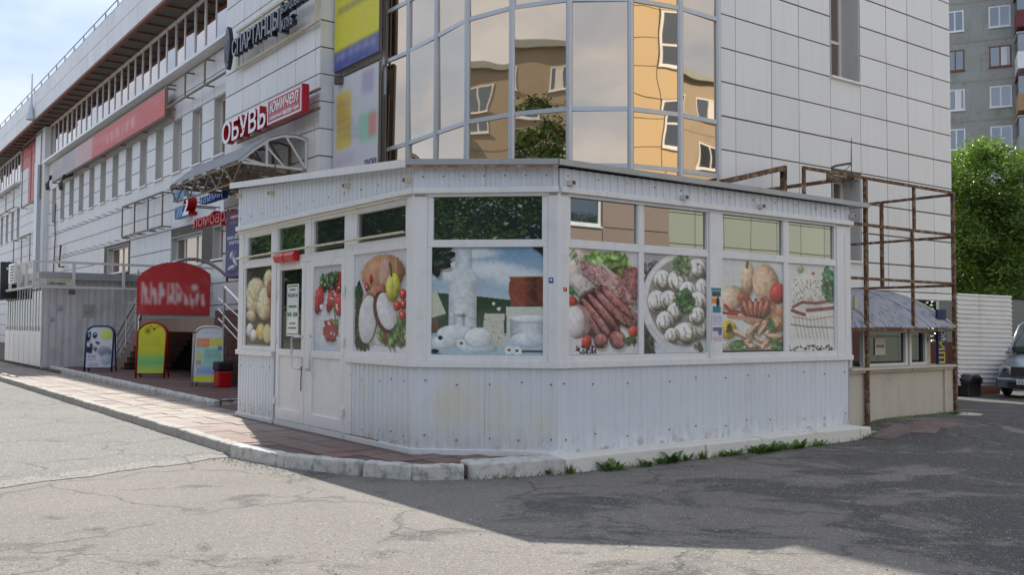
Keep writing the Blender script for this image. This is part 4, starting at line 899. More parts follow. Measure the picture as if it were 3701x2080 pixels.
def strawb():
    c = Cv(90, 150, (206, 210, 222)); c.grad((206, 208, 216), (214, 222, 232)); c.grad((206, 214, 226), (190, 206, 222), .9, 1); rc_ = (190, 42, 48); r = random.Random(3)
    for (x, y, rx, ry, a) in ((.15, .40, .17, .17, .3), (.60, .28, .14, .12, .0), (.86, .22, .12, .14, 0), (.55, .42, .12, .13, .3), (.88, .46, .2, .13, .2), (.58, .76, .26, .13, .1)): c.el(x, y, rx, ry, a, rc_, .7, wob=.25, mott=.3, mcol=(226, 120, 110))
    c.pg([(.34, .64), (.82, .64), (.78, .86), (.36, .82)], (176, 54, 58), noise=.06); c.leafy(.42, .19, .18, .07, [(66, 96, 60), (110, 140, 90), (46, 74, 44)], 40, .1, 2); c.leafy(.66, .16, .13, .06, [(96, 130, 80), (70, 100, 60)], 24, .09, 4)
    for i in range(26): c.el(r.uniform(.1, .95), r.uniform(.2, .85), .03, .012, r.uniform(0, 3), (236, 232, 238), .1)
    c.el(.25, .48, .07, .03, .2, (236, 232, 240), .1); c.ln([(.6, .4), (.7, .5), (.74, .62)], .02, (90, 120, 66)); c.leafy(.75, .68, .08, .05, [(96, 130, 70)], 12, .06, 6); return c
def chicken():
    c = Cv(80, 150, (60, 56, 50)); c.grad((58, 56, 52), (84, 72, 56)); ck = (206, 190, 150); c.put((c.n2-.4)*.4, (96, 84, 66))
    c.el(.82, .15, .16, .11, .5, ck, .5, .15); c.el(.74, .26, .09, .1, .2, ck, .5, .2); c.el(.36, .33, .38, .2, .15, ck, .5, .12, wob=.12); c.el(.30, .46, .3, .14, .0, (198, 180, 138), .5, .2); c.el(.78, .40, .30, .15, -.5, (214, 202, 166), .55, .15, wob=.1); c.el(.66, .5, .26, .16, .3, (206, 188, 146), .55, .15, wob=.1); c.ln([(.1, .30), (.3, .42), (.55, .44)], .02, (160, 140, 100), .5); c.el(.2, .62, .2, .07, .3, (196, 178, 138), .5); c.el(.75, .57, .26, .1, -.2, (190, 170, 128), .5); c.el(.90, .3, .12, .1, 0, (150, 90, 70), .5)
    c.el(.97, .58, .08, .1, 0, (150, 44, 36), .6); c.el(.97, .4, .05, .09, .3, (160, 60, 50), .5)
    c.el(.15, .8, .13, .09, .2, (214, 210, 206), .5); c.el(.3, .87, .13, .08, .5, (206, 200, 196), .5); c.el(.56, .82, .16, .11, .1, (204, 160, 56), .5); c.el(.6, .82, .12, .1, .1, (220, 196, 110), .3); c.el(.82, .84, .16, .12, 0, (206, 196, 110), .2); c.el(.82, .84, .13, .1, 0, (222, 214, 150), .1); c.grad((206, 190, 160), (120, 108, 90), .985, 1); return c
def fade(c):
    g = c.a.mean(2, keepdims=True); a = c.a*.80+g*.20; a = a*(1+.03*(c.n0[..., None]-.5)+.07*(c.n1[..., None]-.5)); c.a = np.clip(a*.93+.035, 0, 1); return c
def poster(fr, a0, a1, z0, z1, cv, lab):
    o = sheet('poster', fr, a0, a1, z0, z1, -.012, fade(cv), M['print'], kk); o['label'] = lab; return o
def pframe(fr, a0, a1, z0, z1, fw=.05, name='window_frame', h=.012):
    m = MB(); m.fb(fr, a0, a0+fw, -.05, h, z0, z1); m.fb(fr, a1-fw, a1, -.05, h, z0, z1); m.fb(fr, a0+fw, a1-fw, -.05, h, z0, z0+fw); m.fb(fr, a0+fw, a1-fw, -.05, h, z1-fw, z1)
    return m.build(name, M['white'], kk, bevel=.006)
def upper(fr, a0, a1, mat, z0=2.53, z1=2.985, o0=None, o1=None):
    o0 = a0-.035 if o0 is None else o0; o1 = a1+.035 if o1 is None else o1; zo0, zo1 = 2.495, 2.996; h = .012
    m = MB(); m.fb(fr, o0, a0, -.05, h, zo0, zo1); m.fb(fr, a1, o1, -.05, h, zo0, zo1); m.fb(fr, a0, a1, -.05, h, zo0, z0)
    if zo1-z1 > .012: m.fb(fr, a0, a1, -.05, h, z1, zo1)
    f = m.build('window_frame', M['white'], kk, bevel=.004); m = MB(); m.fb(fr, a0-.005, a1+.005, -.03, -.022, z0-.005, z1+.005); m.build('pane', M[mat], f); return f
strips = [(K1, 0.2, 1.34), (K1, 3.9, 5.25), (K2, .15, 1.50), (K3, .135, 2.42), (K3, 2.66, 5.10)]
for fr, a0, a1 in strips:
    strip('transom', fr, a0, a1, 2.43, 2.495, -.05, .018, M['white'], .005); strip('bottom_rail', fr, a0, a1, 1.165, 1.235, -.05, .018, M['white'], .005)
# left front
upper(K1, .34, 1.28, 'kglass', 2.55, 2.90, .2, 1.34); upper(K1, 1.54, 2.46, 'kglass', 2.53, 2.95, 1.5, 2.5); upper(K1, 2.74, 3.66, 'kglass', 2.53, 2.95, 2.68, 3.7); upper(K1, 4.00, 5.19, 'kglass', 2.57, 2.93, 3.9, 5.25); strip('transom', K1, 1.5, 3.70, 2.425, 2.495, -.05, .016, M['white'], .004)
poster(K1, .27, 1.31, 1.235, 2.43, chicken(), 'raw chicken poster'); poster(K1, 3.93, 5.24, 1.235, 2.43, ham(), 'sliced ham poster')
for fr, a0, a1 in ((K1, .22, .27), (K1, 1.31, 1.36), (K1, 3.88, 3.93)): strip('glazing_bead', fr, a0, a1, 1.235, 2.43, -.05, .012, M['white'], 0)
# middle front
upper(K2, .215, 1.43, 'kglass', 2.515, 2.985, .15, 1.5); poster(K2, .20, 1.445, 1.238, 2.43, milk(), 'milk and cheese poster'); strip('glazing_bead', K2, .15, .20, 1.235, 2.43, -.05, .014, M['white'], 0); strip('glazing_bead', K2, 1.445, 1.50, 1.235, 2.43, -.05, .014, M['white'], 0)
# right front
for a0, a1, o0, o1 in ((.17, 1.20, .135, 1.215), (1.31, 2.395, 1.30, 2.42), (2.70, 3.905, 2.66, 3.92), (4.035, 5.06, 4.02, 5.10)): upper(K3, a0, a1, 'kglass_side', 2.525, 2.985, o0, o1)
for a0, a1, f_, lab in ((.15, 1.215, sausages, 'smoked sausage poster'), (1.30, 2.40, dumplings, 'dumpling poster'), (2.68, 3.92, onions, 'sausages and peppers poster'), (4.02, 5.07, bacon, 'faded bacon poster')): poster(K3, a0, a1, 1.24, 2.43, f_(), lab)
for a0, a1 in ((1.215, 1.30), (3.92, 4.02)): strip('mullion', K3, a0, a1, 1.235, 2.995, -.05, .016, M['white'], .004)
for a0, a1 in ((.135, .15), (2.40, 2.42), (2.66, 2.68), (5.07, 5.10)): strip('glazing_bead', K3, a0, a1, 1.235, 2.43, -.05, .012, M['white'], 0)
# ---- doors
def door(a0, a1, glass, hs):
    m = MB(); fw = .10; z0, z1 = .21, 2.425; zm0, zm1 = 1.12, 1.215
    m.fb(K1, a0, a0+fw, -.05, .02, z0, z1); m.fb(K1, a1-fw, a1, -.05, .02, z0, z1); m.fb(K1, a0+fw, a1-fw, -.05, .02, z0, z0+.16); m.fb(K1, a0+fw, a1-fw, -.05, .02, z1-.09, z1); m.fb(K1, a0+fw, a1-fw, -.05, .02, zm0, zm1)
    d = m.build('door', M['white'], kk, bevel=.006)
    m = MB(); m.fb(K1, a0+fw-.005, a1-fw+.005, -.03, -.004, z0+.155, zm0+.005); m.build('lower_panel', M['white'], d)
    if glass: m = MB(); m.fb(K1, a0+fw-.005, a1-fw+.005, -.03, -.02, zm1-.005, z1-.085); m.build('pane', M['dark'], d)
    else: o = sheet('poster', K1, a0+fw, a1-fw, zm1, z1-.09, -.012, fade(strawb()), M['print'], d); o['label'] = 'strawberry poster'
    m = MB(); x = a1-.06 if hs > 0 else a0+.06; y = x-.16*hs
    m.tube([K1.pt(x, .02, 1.40), K1.pt(x, .09, 1.40), K1.pt(y, .10, 1.38), K1.pt(y, .10, .98), K1.pt(x, .09, .96), K1.pt(x, .02, .96)], .018, 8); m.build('handle', M['plasticwhite'], d, smooth=True)
    for z in (.42, 1.30, 1.95):
        m = MB(); x = a0-.03 if hs > 0 else a1-.03; m.fb(K1, x, x+.06, .02, .05, z, z+.10); m.build('hinge', M['plasticwhite'], d, bevel=.006)
    return d
d1 = door(1.53, 2.50, True, 1); d2 = door(2.66, 3.70, False, -1)
m = MB(); m.fb(K1, 2.50, 2.66, -.05, .012, .21, 2.42); m.build('door_post', M['white'], kk, bevel=.005)
m = MB(); m.fb(K1, 1.50, 3.72, -.05, .025, ZB-.02, .205); m.build('threshold', M['white'], kk)
m = MB(); m.tube([K1.pt(2.455, .03, 1.0), K1.pt(2.46, .04, .8), K1.pt(2.44, .03, .66)], .007, 6); m.build('door_lock_cord', M['darksteel'], d1)
m = MB(); m.fb(K1, 2.44, 2.47, .02, .035, 1.02, 1.12); m.build('lock', M['rustcream'], d1)
nb = sheet('notice', K1, 1.82, 2.22, 1.40, 2.13, -.016, (lambda c: (c.rc(.05, .03, .95, .045, (60, 120, 90)), c.rc(.05, .955, .95, .97, (60, 120, 90)), c.rc(.05, .03, .08, .97, (60, 120, 90)), c.rc(.92, .03, .95, .97, (60, 120, 90)), c)[-1])(Cv(50, 90, (232, 238, 234))), M['print'], d1)
GRN = pm('green_print', srgb(40, 110, 80), .5)
for txt, a0, a1, z0, z1 in (('МАГАЗИН', 1.93, 2.11, 2.04, 2.065), ('ПРОДУКТЫ', 1.855, 2.185, 1.94, 1.995), ('РЕЖИМ РАБОТЫ', 1.885, 2.155, 1.80, 1.83), ('10.00 - 20.00', 1.855, 2.185, 1.675, 1.735), ('БЕЗ ОБЕДА', 1.915, 2.125, 1.565, 1.59), ('БЕЗ ВЫХОДНЫХ', 1.885, 2.155, 1.50, 1.525)):
    lettering(K1, a0, a1, z0, z1, -.0155, -.013, txt, GRN, GRN, d1, off=.012, name='notice_text', single=True)
# ---- roof with sloping edge
m = MB()
top = [K1.pt(-.14, .12, 3.80), K1.pt(5.42, .14, 3.40), K2.pt(1.62, .16, 3.375), K3.pt(5.72, .14, 3.36), K3.pt(5.72, -2.85, 3.62), K1.pt(-.14, -3.6, 3.95)]
m.prism([(x, y, z-.055) for x, y, z in top], (0, 0, .055)); rf2 = m.build('roof', M['roofgrey'], kk)
def edge(p, q, name, mat, h0=-.11, h1=.005, th=.02):
    m = MB(); p = Vector(p); q = Vector(q); t = (q-p).normalized(); n = Vector((t.y, -t.x, 0)).normalized()*th
    m.box8([p+Vector((0, 0, h0)), q+Vector((0, 0, h0)), q+Vector((0, 0, h0))+n, p+Vector((0, 0, h0))+n, p+Vector((0, 0, h1)), q+Vector((0, 0, h1)), q+Vector((0, 0, h1))+n, p+Vector((0, 0, h1))+n]); return m.build(name, mat, rf2)
edge(top[0], top[1], 'edge_trim', M['trim'], -.085); edge(top[1], top[2], 'edge_trim', M['roofgrey'], -.06); edge(top[2], top[3], 'edge_trim', M['roofgrey'], -.06); edge(top[3], top[4], 'edge_trim', M['roofgrey'], -.06)
edge(tuple(V2(top[1])+V2((0, 0, -.06))), tuple(V2(top[2])+V2((0, 0, -.06))), 'rust_strip', M['rustband'], -.028, -.002, .012)
# ---- tube stubs through the fascia, rusty rails across the left windows
for fr, px, py in ((K1, 870, 710), (K1, 987, 700), (K1, 1260, 673), (K1, 1480, 653), (K3, 2058, 663), (K3, 2467, 715), (K3, 2745, 747), (K3, 3075, 782)):
    a, z = fr.px(px, py, .05); m = MB(); m.fb(fr, a-.032, a+.032, .02, .125, z-.028, z+.028); st_ = m.build('bracket_stub', M['rustcream'] if fr is K1 else M['framewhite'], kk); m = MB(); m.fb(fr, a-.024, a+.024, .1255, .1275, z-.02, z+.02); m.build('dark_end_plate', M['darksteel'], st_)  # a dark plate on each stub stands in for its shaded hollow
for z, h in ((2.60, .075), (2.985, .085)):
    m = MB(); m.tube([K1.pt(.05, h, z-.01), K1.pt(2.5, h+.004, z), K1.pt(5.26, h, z+.01)], .016, 6); m.build('rail', M['rustcream'], kk)
# red alarm lamps over the door
for a in (1.62, 1.98):
    m = MB(); m.prism([K1.pt(a, .02, 2.44), K1.pt(a, .10, 2.44), K1.pt(a, .13, 2.52), K1.pt(a, .10, 2.575), K1.pt(a, .02, 2.575)], tuple(V2((*K1.d, 0))*.34)); m.build('red_lamp_box', M['redplastic'], kk, bevel=.012, segs=2)
# screws
m = MB(); r = random.Random(11)
def screw(fr, a, z, h=.011, s_=.0075): m.fb(fr, a-s_, a+s_, h-.004, h+.006, z-s_, z+s_)
for fr, lst in ((K1, (.15, .55, 1.0, 1.3, 3.85, 4.2, 4.65, 4.9, 5.2)), (K2, (.12, .5, .85, 1.2, 1.52)), (K3, (.1, .52, 1.05, 1.72, 2.2, 2.75, 3.15, 3.6, 4.35, 4.8, 5.3))):
    for a in lst:
        screw(fr, a+r.uniform(-.02, .02), .92+r.uniform(-.03, .03)); screw(fr, a+r.uniform(-.02, .02), .33+r.uniform(-.04, .04))
for fr, n in ((K1, 11), (K2, 7), (K3, 12)):
    for i in range(n): screw(fr, .1+i*.45 if fr is not K2 else .1+i*.23, 3.22, .042, .007)
tag(m.build('screws', M['darksteel'], kk), kind='stuff')
# ---- paper on the posts
def flyer(fr, a0, a1, z0, z1, h, cv, lab, mask=None): o = sheet('flyer', fr, a0, a1, z0, z1, h, cv, M['cloth'], mask=mask); tag(o, lab, 'flyer'); return o
c = Cv(40, 70, (226, 226, 222)); c.rc(0, .0, 1, .12, (70, 150, 150)); c.rc(.05, .14, .95, .34, (60, 60, 60), .7); c.rc(.05, .4, .6, .6, (230, 150, 40)); c.el(.65, .55, .18, .2, 0, (40, 40, 50)); c.rc(.1, .7, .95, .95, (60, 140, 160)); c.lines(.08, .95, .15, .33, 3, (20, 20, 20))
flyer(K3, 2.455, 2.63, 1.72, 2.05, .034, c, 'colourful flyer with orange blocks taped to the white post between the posters')
c = Cv(40, 70, (224, 222, 226)); c.lines(.08, .95, .05, .3, 4, (90, 120, 190)); c.lines(.08, .95, .32, .4, 1, (200, 60, 70)); c.rc(.1, .45, .95, .75, (80, 90, 140), .8); c.rc(.1, .6, .6, .75, (220, 220, 220)); c.lines(.08, .95, .8, .95, 3, (200, 70, 90))
mk = np.ones((70, 40), bool); mk[62:, 5:14] = 0; mk[65:, 20:32] = 0; mk[66:, 34:] = 0
sh = sheet('flyer', K3, 2.455, 2.65, 1.37, 1.71, .034, c, M['cloth'], mask=mk); tag(sh, 'torn leaflet with blue pictures and red lines below the colourful flyer', 'flyer')
c = Cv(16, 18, (38, 92, 160)); c.el(.5, .45, .3, .2, 0, (220, 230, 240)); flyer(K2, 1.508, 1.56, 2.03, 2.09, .033, c, 'small square blue sticker on the white corner post')
c = Cv(20, 16, (190, 60, 40)); c.rc(.3, .1, .6, .9, (230, 190, 60)); c.rc(.6, .3, .9, .9, (60, 30, 30)); flyer(K3, .05, .10, 1.94, 1.985, .033, c, 'tiny red and yellow sticker on the white corner post')
c = Cv(30, 24, (226, 226, 224)); flyer(K3, .02, .12, 2.26, 2.36, .033, c, 'blank torn white notice high on the white corner post')
for k, (fr, a0, a1, z0, z1) in enumerate(((K3, .02, .125, 1.62, 1.72), (K3, .025, .12, 1.36, 1.55), (K2, 1.51, 1.59, 1.45, 1.62), (K2, .02, .12, 1.60, 1.78), (K2, .04, .13, 1.40, 1.50), (K2, 1.52, 1.59, 1.75, 1.84))):
    c = Cv(30, 48, (232, 231, 228)); c.put(np.clip(c.n1*2-.8, 0, 1)*.5, (212, 208, 200)); rr_m = np.hypot((c.x-.5)/.5, (c.y-.5)/.5); flyer(fr, a0, a1, z0, z1, .032, c, mask=(rr_m+.9*(c.n2-.5)+.5*(c.n1-.5)) < .95, lab= ('scrap of peeled beige paper just under the blank white notice', 'long peeled paper scrap lowest on the right face of the corner post', 'peeled paper scrap on the middle post below the blue sticker', 'peeled paper scrap on the left corner post beside the milk poster', 'small torn paper scrap lowest on the left corner post', 'small torn paper scrap midway between the blue sticker and the sill')[k])['group'] = 'paper scraps on the corner posts'
# ================================================================== signs on the tower
def bars(root, name, mat, segs, w_=.05):
    for p, q in segs: m = MB(); m.bar(p, q, w_); m.build(name, mat, root)
def zlin(fr, px0, y0, px1, y1, h):
    a0, z0 = fr.px(px0, y0, h); a1, z1 = fr.px(px1, y1, h); return a0, z0, a1, z1
# red shoe-shop sign: letters plus boxed panel
h = .45; a0, zt0 = L.px(803, 440, h); _, zb0 = L.px(803, 520, h); a1, zt1 = L.px(960, 377, h); _, zb1 = L.px(960, 463, h)
sg = thing('shoe_shop_sign', 'red and white 3D letter sign reading ОБУВЬ with a boxed red name panel', 'sign', L.pt(a1, .2, (zb0+zb1)/2))
lettering(L, a0, a1, (zb0+zb1)/2, (zt0+zt1)/2, .27, h, 'ОБУВЬ', M['whiteletter'], M['redletter'], sg, off=.018)
b0, b1 = L.px(966, 400, h)[0], L.px(1092, 350, h)[0]; z0 = (L.px(966, 454, h)[1]+L.px(1092, 406, h)[1])/2; z1 = (L.px(966, 360, h)[1]+L.px(1092, 302, h)[1])/2
m = MB(); m.fb(L, b1, b0, .28, h, z0, z1); bx = m.build('name_box', M['redletter'], sg, bevel=.01)
m = MB(); t_ = .035
for q in ((b1+.03, b1+.03+t_, z0+.03, z1-.03), (b0-.03-t_, b0-.03, z0+.03, z1-.03), (b1+.03+t_, b0-.03-t_, z0+.03, z0+.03+t_), (b1+.03+t_, b0-.03-t_, z1-.03-t_, z1-.03)): m.fb(L, q[0], q[1], h, h+.012, q[2], q[3])
m.build('white_border', M['whiteletter'], bx)
zm = z0+(z1-z0)*.44; lettering(L, b0-.18, b1+.18, zm, z1-(z1-z0)*.16, h, h+.014, 'юничел', M['whiteletter'], M['whiteletter'], bx, off=.0, shear=.25); wa = lambda f: b0-.16+(b1-b0+.32)*f
for w_, q0, q1, zf in (('фирменный', 0, .44, .15), ('магазин', .48, .77, .165), ('обуви', .81, 1, .15)): lettering(L, wa(q0), wa(q1), z0+(z1-z0)*zf, z0+(z1-z0)*.33, h, h+.014, w_, M['whiteletter'], M['whiteletter'], bx, off=.0, single=True, name='small_word')
for z in (z0+.1, z1-.1): m = MB(); m.bar(L.pt(a0-.2, .1, z), L.pt(b1-.15, .1, z), .05); m.build('rail', M['framebrown'], sg)
# fight-club sign
h = .35; f0, _ = L.px(838, 150, h); f1, _ = L.px(1006, 80, h); zb = (L.px(838, 215, h)[1]+L.px(1006, 116, h)[1])/2; zt = (L.px(838, 140, h)[1]+L.px(1006, 32, h)[1])/2
sg = thing('club_sign', 'dark 3D letter sign reading СПАРТАНЦЫ with a shield emblem', 'sign', L.pt(f1, .2, zb))
lettering(L, f0, f1, zb, zt, .2, h, 'СПАРТАНЦЫ', M['greyletter'], M['darkletter'], sg, off=.02)
x0 = L.px(1010, 80, h)[0]; m = MB(); m.fb(L, x0-.10, x0, .14, h, zb-.05, zt+.1); m.build('divider_bar', M['darkletter'], sg)
k0, k1 = L.px(1014, 80, h)[0], L.px(1110, 30, h)[0]; zc = (zb+zt)/2
lettering(L, k0-.04, k1, zc+.06, zt+.05, .22, h, 'БОЙЦОВСКИЙ', M['greyletter'], M['darkletter'], sg, off=.015, name='small_letter'); lettering(L, k0-.04, L.px(1056, 60, h)[0], zb-.02, zc-.06, .22, h, 'КЛУБ', M['greyletter'], M['darkletter'], sg, off=.015, name='small_letter')
ce = L.px(817, 175, h); m = MB(); ring = []
for i in range(24):
    t = i/24*2*math.pi; ry = .60 if math.sin(t) > 0 else .56; ring.append(L.pt(ce[0]+.22*math.cos(t)*abs(math.cos(t))**.15, .22, ce[1]+ry*math.sin(t)*abs(math.sin(t))**.3))
m.prism(ring, tuple(V2((*L.n, 0))*.11)); em = m.build('shield', M['darkletter'], sg)
m = MB(); m.tube([L.pt(ce[0]+.13*math.cos(i/16*2*math.pi), .33, ce[1]-.1+.28*math.sin(i/16*2*math.pi)) for i in range(17)], .02, 6); m.tube([L.pt(ce[0], .33, ce[1]+.25), L.pt(ce[0]-.12, .33, ce[1]-.35)], .025, 6); m.tube([L.pt(ce[0], .33, ce[1]+.25), L.pt(ce[0]+.12, .33, ce[1]-.35)], .025, 6); m.tube([L.pt(ce[0]-.15, .33, ce[1]-.1), L.pt(ce[0]+.15, .33, ce[1]-.1)], .02, 6); m.build('shield_relief', M['greyletter'], em)
for z in (zb-.12, zt+.32): bars(sg, 'rail', M['rustcream'], [(L.pt(f0+.3, .1, z), L.pt(k1-.1, .1, z))], .06)
for a in (f0+.1, (f0+f1)/2, f1, k1): bars(sg, 'upright', M['rustcream'], [(L.pt(a, .12, zb-.12), L.pt(a, .12, zt+.32))], .05)
# ---- banners on the wall between tower and glass bay
h = .22; s0, s1 = ML.px(1208, 200, h)[0], ML.px(1368, 200, h)[0]; zb = (ML.px(1208, 262, h)[1]+ML.px(1366, 185, h)[1])/2; zt = zb+3.0
c = Cv(60, 110, (222, 214, 70)); c.put((c.n2-.4)*.3, (206, 200, 96))
for y in (.03, .12, .30, .42, .54): c.lines(.08, .92, y, y+.06, 1, (96, 100, 130), .6, .7, int(y*100))
c.rc(0, .86, 1, 1, (84, 92, 160)); c.lines(.05, .95, .88, .97, 1, (190, 194, 210), .6, .6, 9); c.rc(0, .0, .12, .05, (84, 92, 160)); c.put((c.n1-.45)*.35, (236, 232, 150)); c.blur(5)
bn = thing('yellow_banner', 'tall yellow banner with blue lower band hung beside the glass bay', 'banner', ML.pt(s0, h, zb)); sheet('print', ML, s0, s1, zb, zt, h, c, M['cloth'], bn, .02)
m = MB(); m.bar(ML.pt(s0, h-.05, zb), ML.pt(s1, h-.05, zb), .035); m.bar(ML.pt(s1-.0, h-.05, zb), ML.pt(s1-.0, h-.05, zt), .035); m.bar(ML.pt(s0+.03, h-.05, zb), ML.pt(s0+.03, h-.05, zt), .035); m.build('frame', M['framebrown'], bn)
zt2 = zb-.22; zb2 = 3.6; c = Cv(60, 110, (202, 205, 211)); c.put((c.n2-.4)*.3, (190, 195, 205)); c.rc(.08, .1, .42, .46, (214, 186, 80)); c.lines(.1, .4, .16, .42, 5, (110, 96, 150), .6); c.rc(.66, .02, .90, .16, (160, 148, 188), .7)
c.rc(.62, .28, .97, .46, (150, 200, 180)); c.rc(.8, .3, .97, .44, (206, 130, 120)); c.lines(.4, .62, .3, .44, 3, (90, 90, 120), .5); c.lines(.05, .5, .5, .58, 2, (170, 130, 170), .6); c.el(.4, .82, .2, .13, 0, (120, 84, 70), .3, .4); c.el(.42, .8, .1, .08, 0, (150, 110, 100), .3, .4); c.pg([(1, .55), (1, 1), (.66, 1), (.9, .72)], (214, 186, 70)); c.put((c.n2-.4)*.45, (210, 214, 226)); c.blur(6)
bn = thing('white_banner', 'white patterned banner with yellow blocks hung below the yellow banner', 'banner', ML.pt(s0, h, zb2)); sheet('print', ML, s0, s1, zb2, zt2, h, c, M['cloth'], bn, .02)
m = MB(); m.bar(ML.pt(s0, h-.06, zt2), ML.pt(s1, h-.06, zt2), .05); m.bar(ML.pt(s1, h-.05, zb2), ML.pt(s1, h-.05, zt2), .035); m.bar(ML.pt(s0+.03, h-.06, zb2), ML.pt(s0+.03, h-.06, zt2), .05); m.build('frame', M['framebrown'], bn)
PUR = pm('purple_print', srgb(70, 50, 110), .5); p_ = ML.px(1320, 606, h); lettering(ML, ML.px(1318, 600, h)[0], s1+.04, p_[1]-.02, p_[1]+.16, h+.001, h+.006, 'ПЛАТНО!', PUR, PUR, bn, off=.02, name='print_text', single=True)
# bracket arms and floodlights at the corner
fl = thing('floodlight_arm', 'dark steel arm with small floodlight in front of the white banner', 'lamp', TR.pt(0, .1, 6.4))
m = MB(); m.bar(L.pt(1.05, .1, 6.62), TR.pt(.9, .5, 6.28), .05); m.build('arm', M['darksteel'], fl)
m = MB(); m.box(-.1, .1, -.07, .07, -.07, .07); p = TR.pt(.25, .45, 6.95); m.v = [(x+p[0], y+p[1], z+p[2]) for x, y, z in m.v]; m.bar(TR.pt(.3, .45, 6.95), TR.pt(1.0, .3, 6.8), .03); m.build('lamp_head', M['darksteel'], fl)
# ---- canopy over the side entrance
sA, zA = L.px(1113, 612, 0); sA = max(.35, sA)
def cpx(px, py): return Fr(L.pt(sA, 0, 0)[:2], -V, -U).px(px, py)
CE = Fr(L.pt(sA, 0, 0)[:2], -V, -U)
w_out, z_out = CE.px(871, 580); zw = CE.px(1110, 614)[1]; ztop = CE.px(1105, 492)[1]
prof = [(0.0, ztop-.03), (.35, ztop), (.8, CE.px(1000, 495)[1] if False else ztop-.02), (1.25, ztop-.18), (1.7, ztop-.42), (w_out+.05, z_out+.06)]
prof = [(w_out*f, zw+(ztop-zw)*g) for f, g in ((0, .93), (.18, 1.0), (.38, .97), (.58, .82), (.8, .48), (1.02, .08))]
sB = L.sh(0, w_out).px(618, 672)[0]
cn = thing('entrance_canopy', 'grey corrugated arched canopy on steel trusses below the red letter sign', 'canopy', L.pt(sA, 0, zw))
m = MB(); nn = 60
for i in range(nn):
    x0 = sA+(sB-sA)*i/nn; x1 = sA+(sB-sA)*(i+1)/nn; dz = .02 if i % 2 else 0
    for (u0, g0), (u1, g1) in zip(prof[:-1], prof[1:]): m.box8([L.pt(x0, u0, g0+dz), L.pt(x1, u0, g0+dz), L.pt(x1, u1, g1+dz), L.pt(x0, u1, g1+dz), L.pt(x0, u0, g0+dz+.012), L.pt(x1, u0, g0+dz+.012), L.pt(x1, u1, g1+dz+.012), L.pt(x0, u1, g1+dz+.012)])
m.build('roof_sheet', M['roofgrey'], cn, recalc=False)
def truss(s_, mt):
    m = MB(); lo = [L.pt(s_, 0, zw), L.pt(s_, w_out, z_out-.03)]; m.bar(lo[0], lo[1], .055)
    for (u0, g0), (u1, g1) in zip(prof[:-1], prof[1:]): m.bar(L.pt(s_, u0, g0-.04), L.pt(s_, u1, g1-.04), .05)
    zl_ = lambda u: zw+(z_out-zw)*u/w_out
    m.bar(L.pt(s_, .04, zw), L.pt(s_, .04, prof[0][1]), .05); ks = [.0, .33, .62]
    for k in ks: m.bar(L.pt(s_, w_out*k+.05, zl_(w_out*k)+.02), L.pt(s_, w_out*(k+.3), np.interp(w_out*(k+.3), [q[0] for q in prof], [q[1] for q in prof])-.05), .04) if False else m.bar(L.pt(s_, w_out*k+.05, zl_(0)+(.02)), L.pt(s_, w_out*(k+.33), float(np.interp(w_out*(k+.33), [q[0] for q in prof], [q[1] for q in prof]))-.06), .04)
    m.bar(L.pt(s_, w_out*.62, zl_(w_out*.62)), L.pt(s_, w_out*.62, float(np.interp(w_out*.62, [q[0] for q in prof], [q[1] for q in prof]))-.05), .045)
    return m.build('truss', mt, cn)
truss(sA+.03, M['framewhite'])
for k in range(1, 6): truss(sA+(sB-sA)*k/5-.04, M['framebrown'])
for u, g in ((w_out, z_out-.03), (w_out*.5, zw), (.06, zw)):
    m = MB(); m.bar(L.pt(sA, u, g), L.pt(sB, u, g), .05); m.build('purlin', M['framebrown'], cn)
m = MB()
for k in range(5):
    x0 = sA+(sB-sA)*k/5; x1 = sA+(sB-sA)*(k+1)/5; m.bar(L.pt(x0, w_out, z_out-.05), L.pt(x1, .1, zw), .035); m.bar(L.pt(x1, w_out, z_out-.05), L.pt(x0, .1, zw), .035); m.bar(L.pt(x0, w_out, z_out-.05), L.pt((x0+x1)/2, w_out, z_out-.45), .03); m.bar(L.pt((x0+x1)/2, w_out, z_out-.45), L.pt(x1, w_out, z_out-.05), .03)
m.bar(L.pt(sA+(sB-sA)*.1, w_out, z_out-.45), L.pt(sA+(sB-sA)*.9, w_out, z_out-.45), .035); m.build('lattice', M['framebrown'], cn)
for k in (.35, .75):
    m = MB(); x = sA+(sB-sA)*k; m.bar(L.pt(x, .06, zw), L.pt(x, .06, zw-2.2), .06); m.build('wall_post', M['framebrown'], cn)
# ---- lettering below the canopy
def lsign(name, label, txt, x0, x1, yt0, yb0, yt1, yb1, fr, h0, h, mf, ms, off=.02, sp=None):
    a0 = fr.px(x0, (yt0+yb0)/2, h)[0]; a1 = fr.px(x1, (yt1+yb1)/2, h)[0]; zt = (fr.px(x0, yt0, h)[1]+fr.px(x1, yt1, h)[1])/2; zb = (fr.px(x0, yb0, h)[1]+fr.px(x1, yb1, h)[1])/2
    t = thing(name, label, 'sign', fr.pt(a0, h0, zb)); lettering(fr, a0, a1, zb, zt, h0, h, txt, mf, ms, t, off=off)
    for q in (.15, .85): m = MB(); m.bar(fr.pt(a0+(a1-a0)*q, -.05, (zb+zt)/2), fr.pt(a0+(a1-a0)*q, h0+.03, (zb+zt)/2), .03); m.build('standoff', M['darksteel'], t)
    return t
lsign('pawnshop_sign', 'faded red 3D letters reading ломбард under the canopy', 'ломбард', 697, 836, 776, 832, 752, 812, L, .25, .42, M['redletter2'], M['redletter2'], .018)
lsign('loan_sign', 'bright blue 3D letters reading займы above the red pawnshop letters', 'займы', 720, 803, 706, 740, 676, 716, L, .2, .36, M['blueletter'], M['bluedark'], .018)
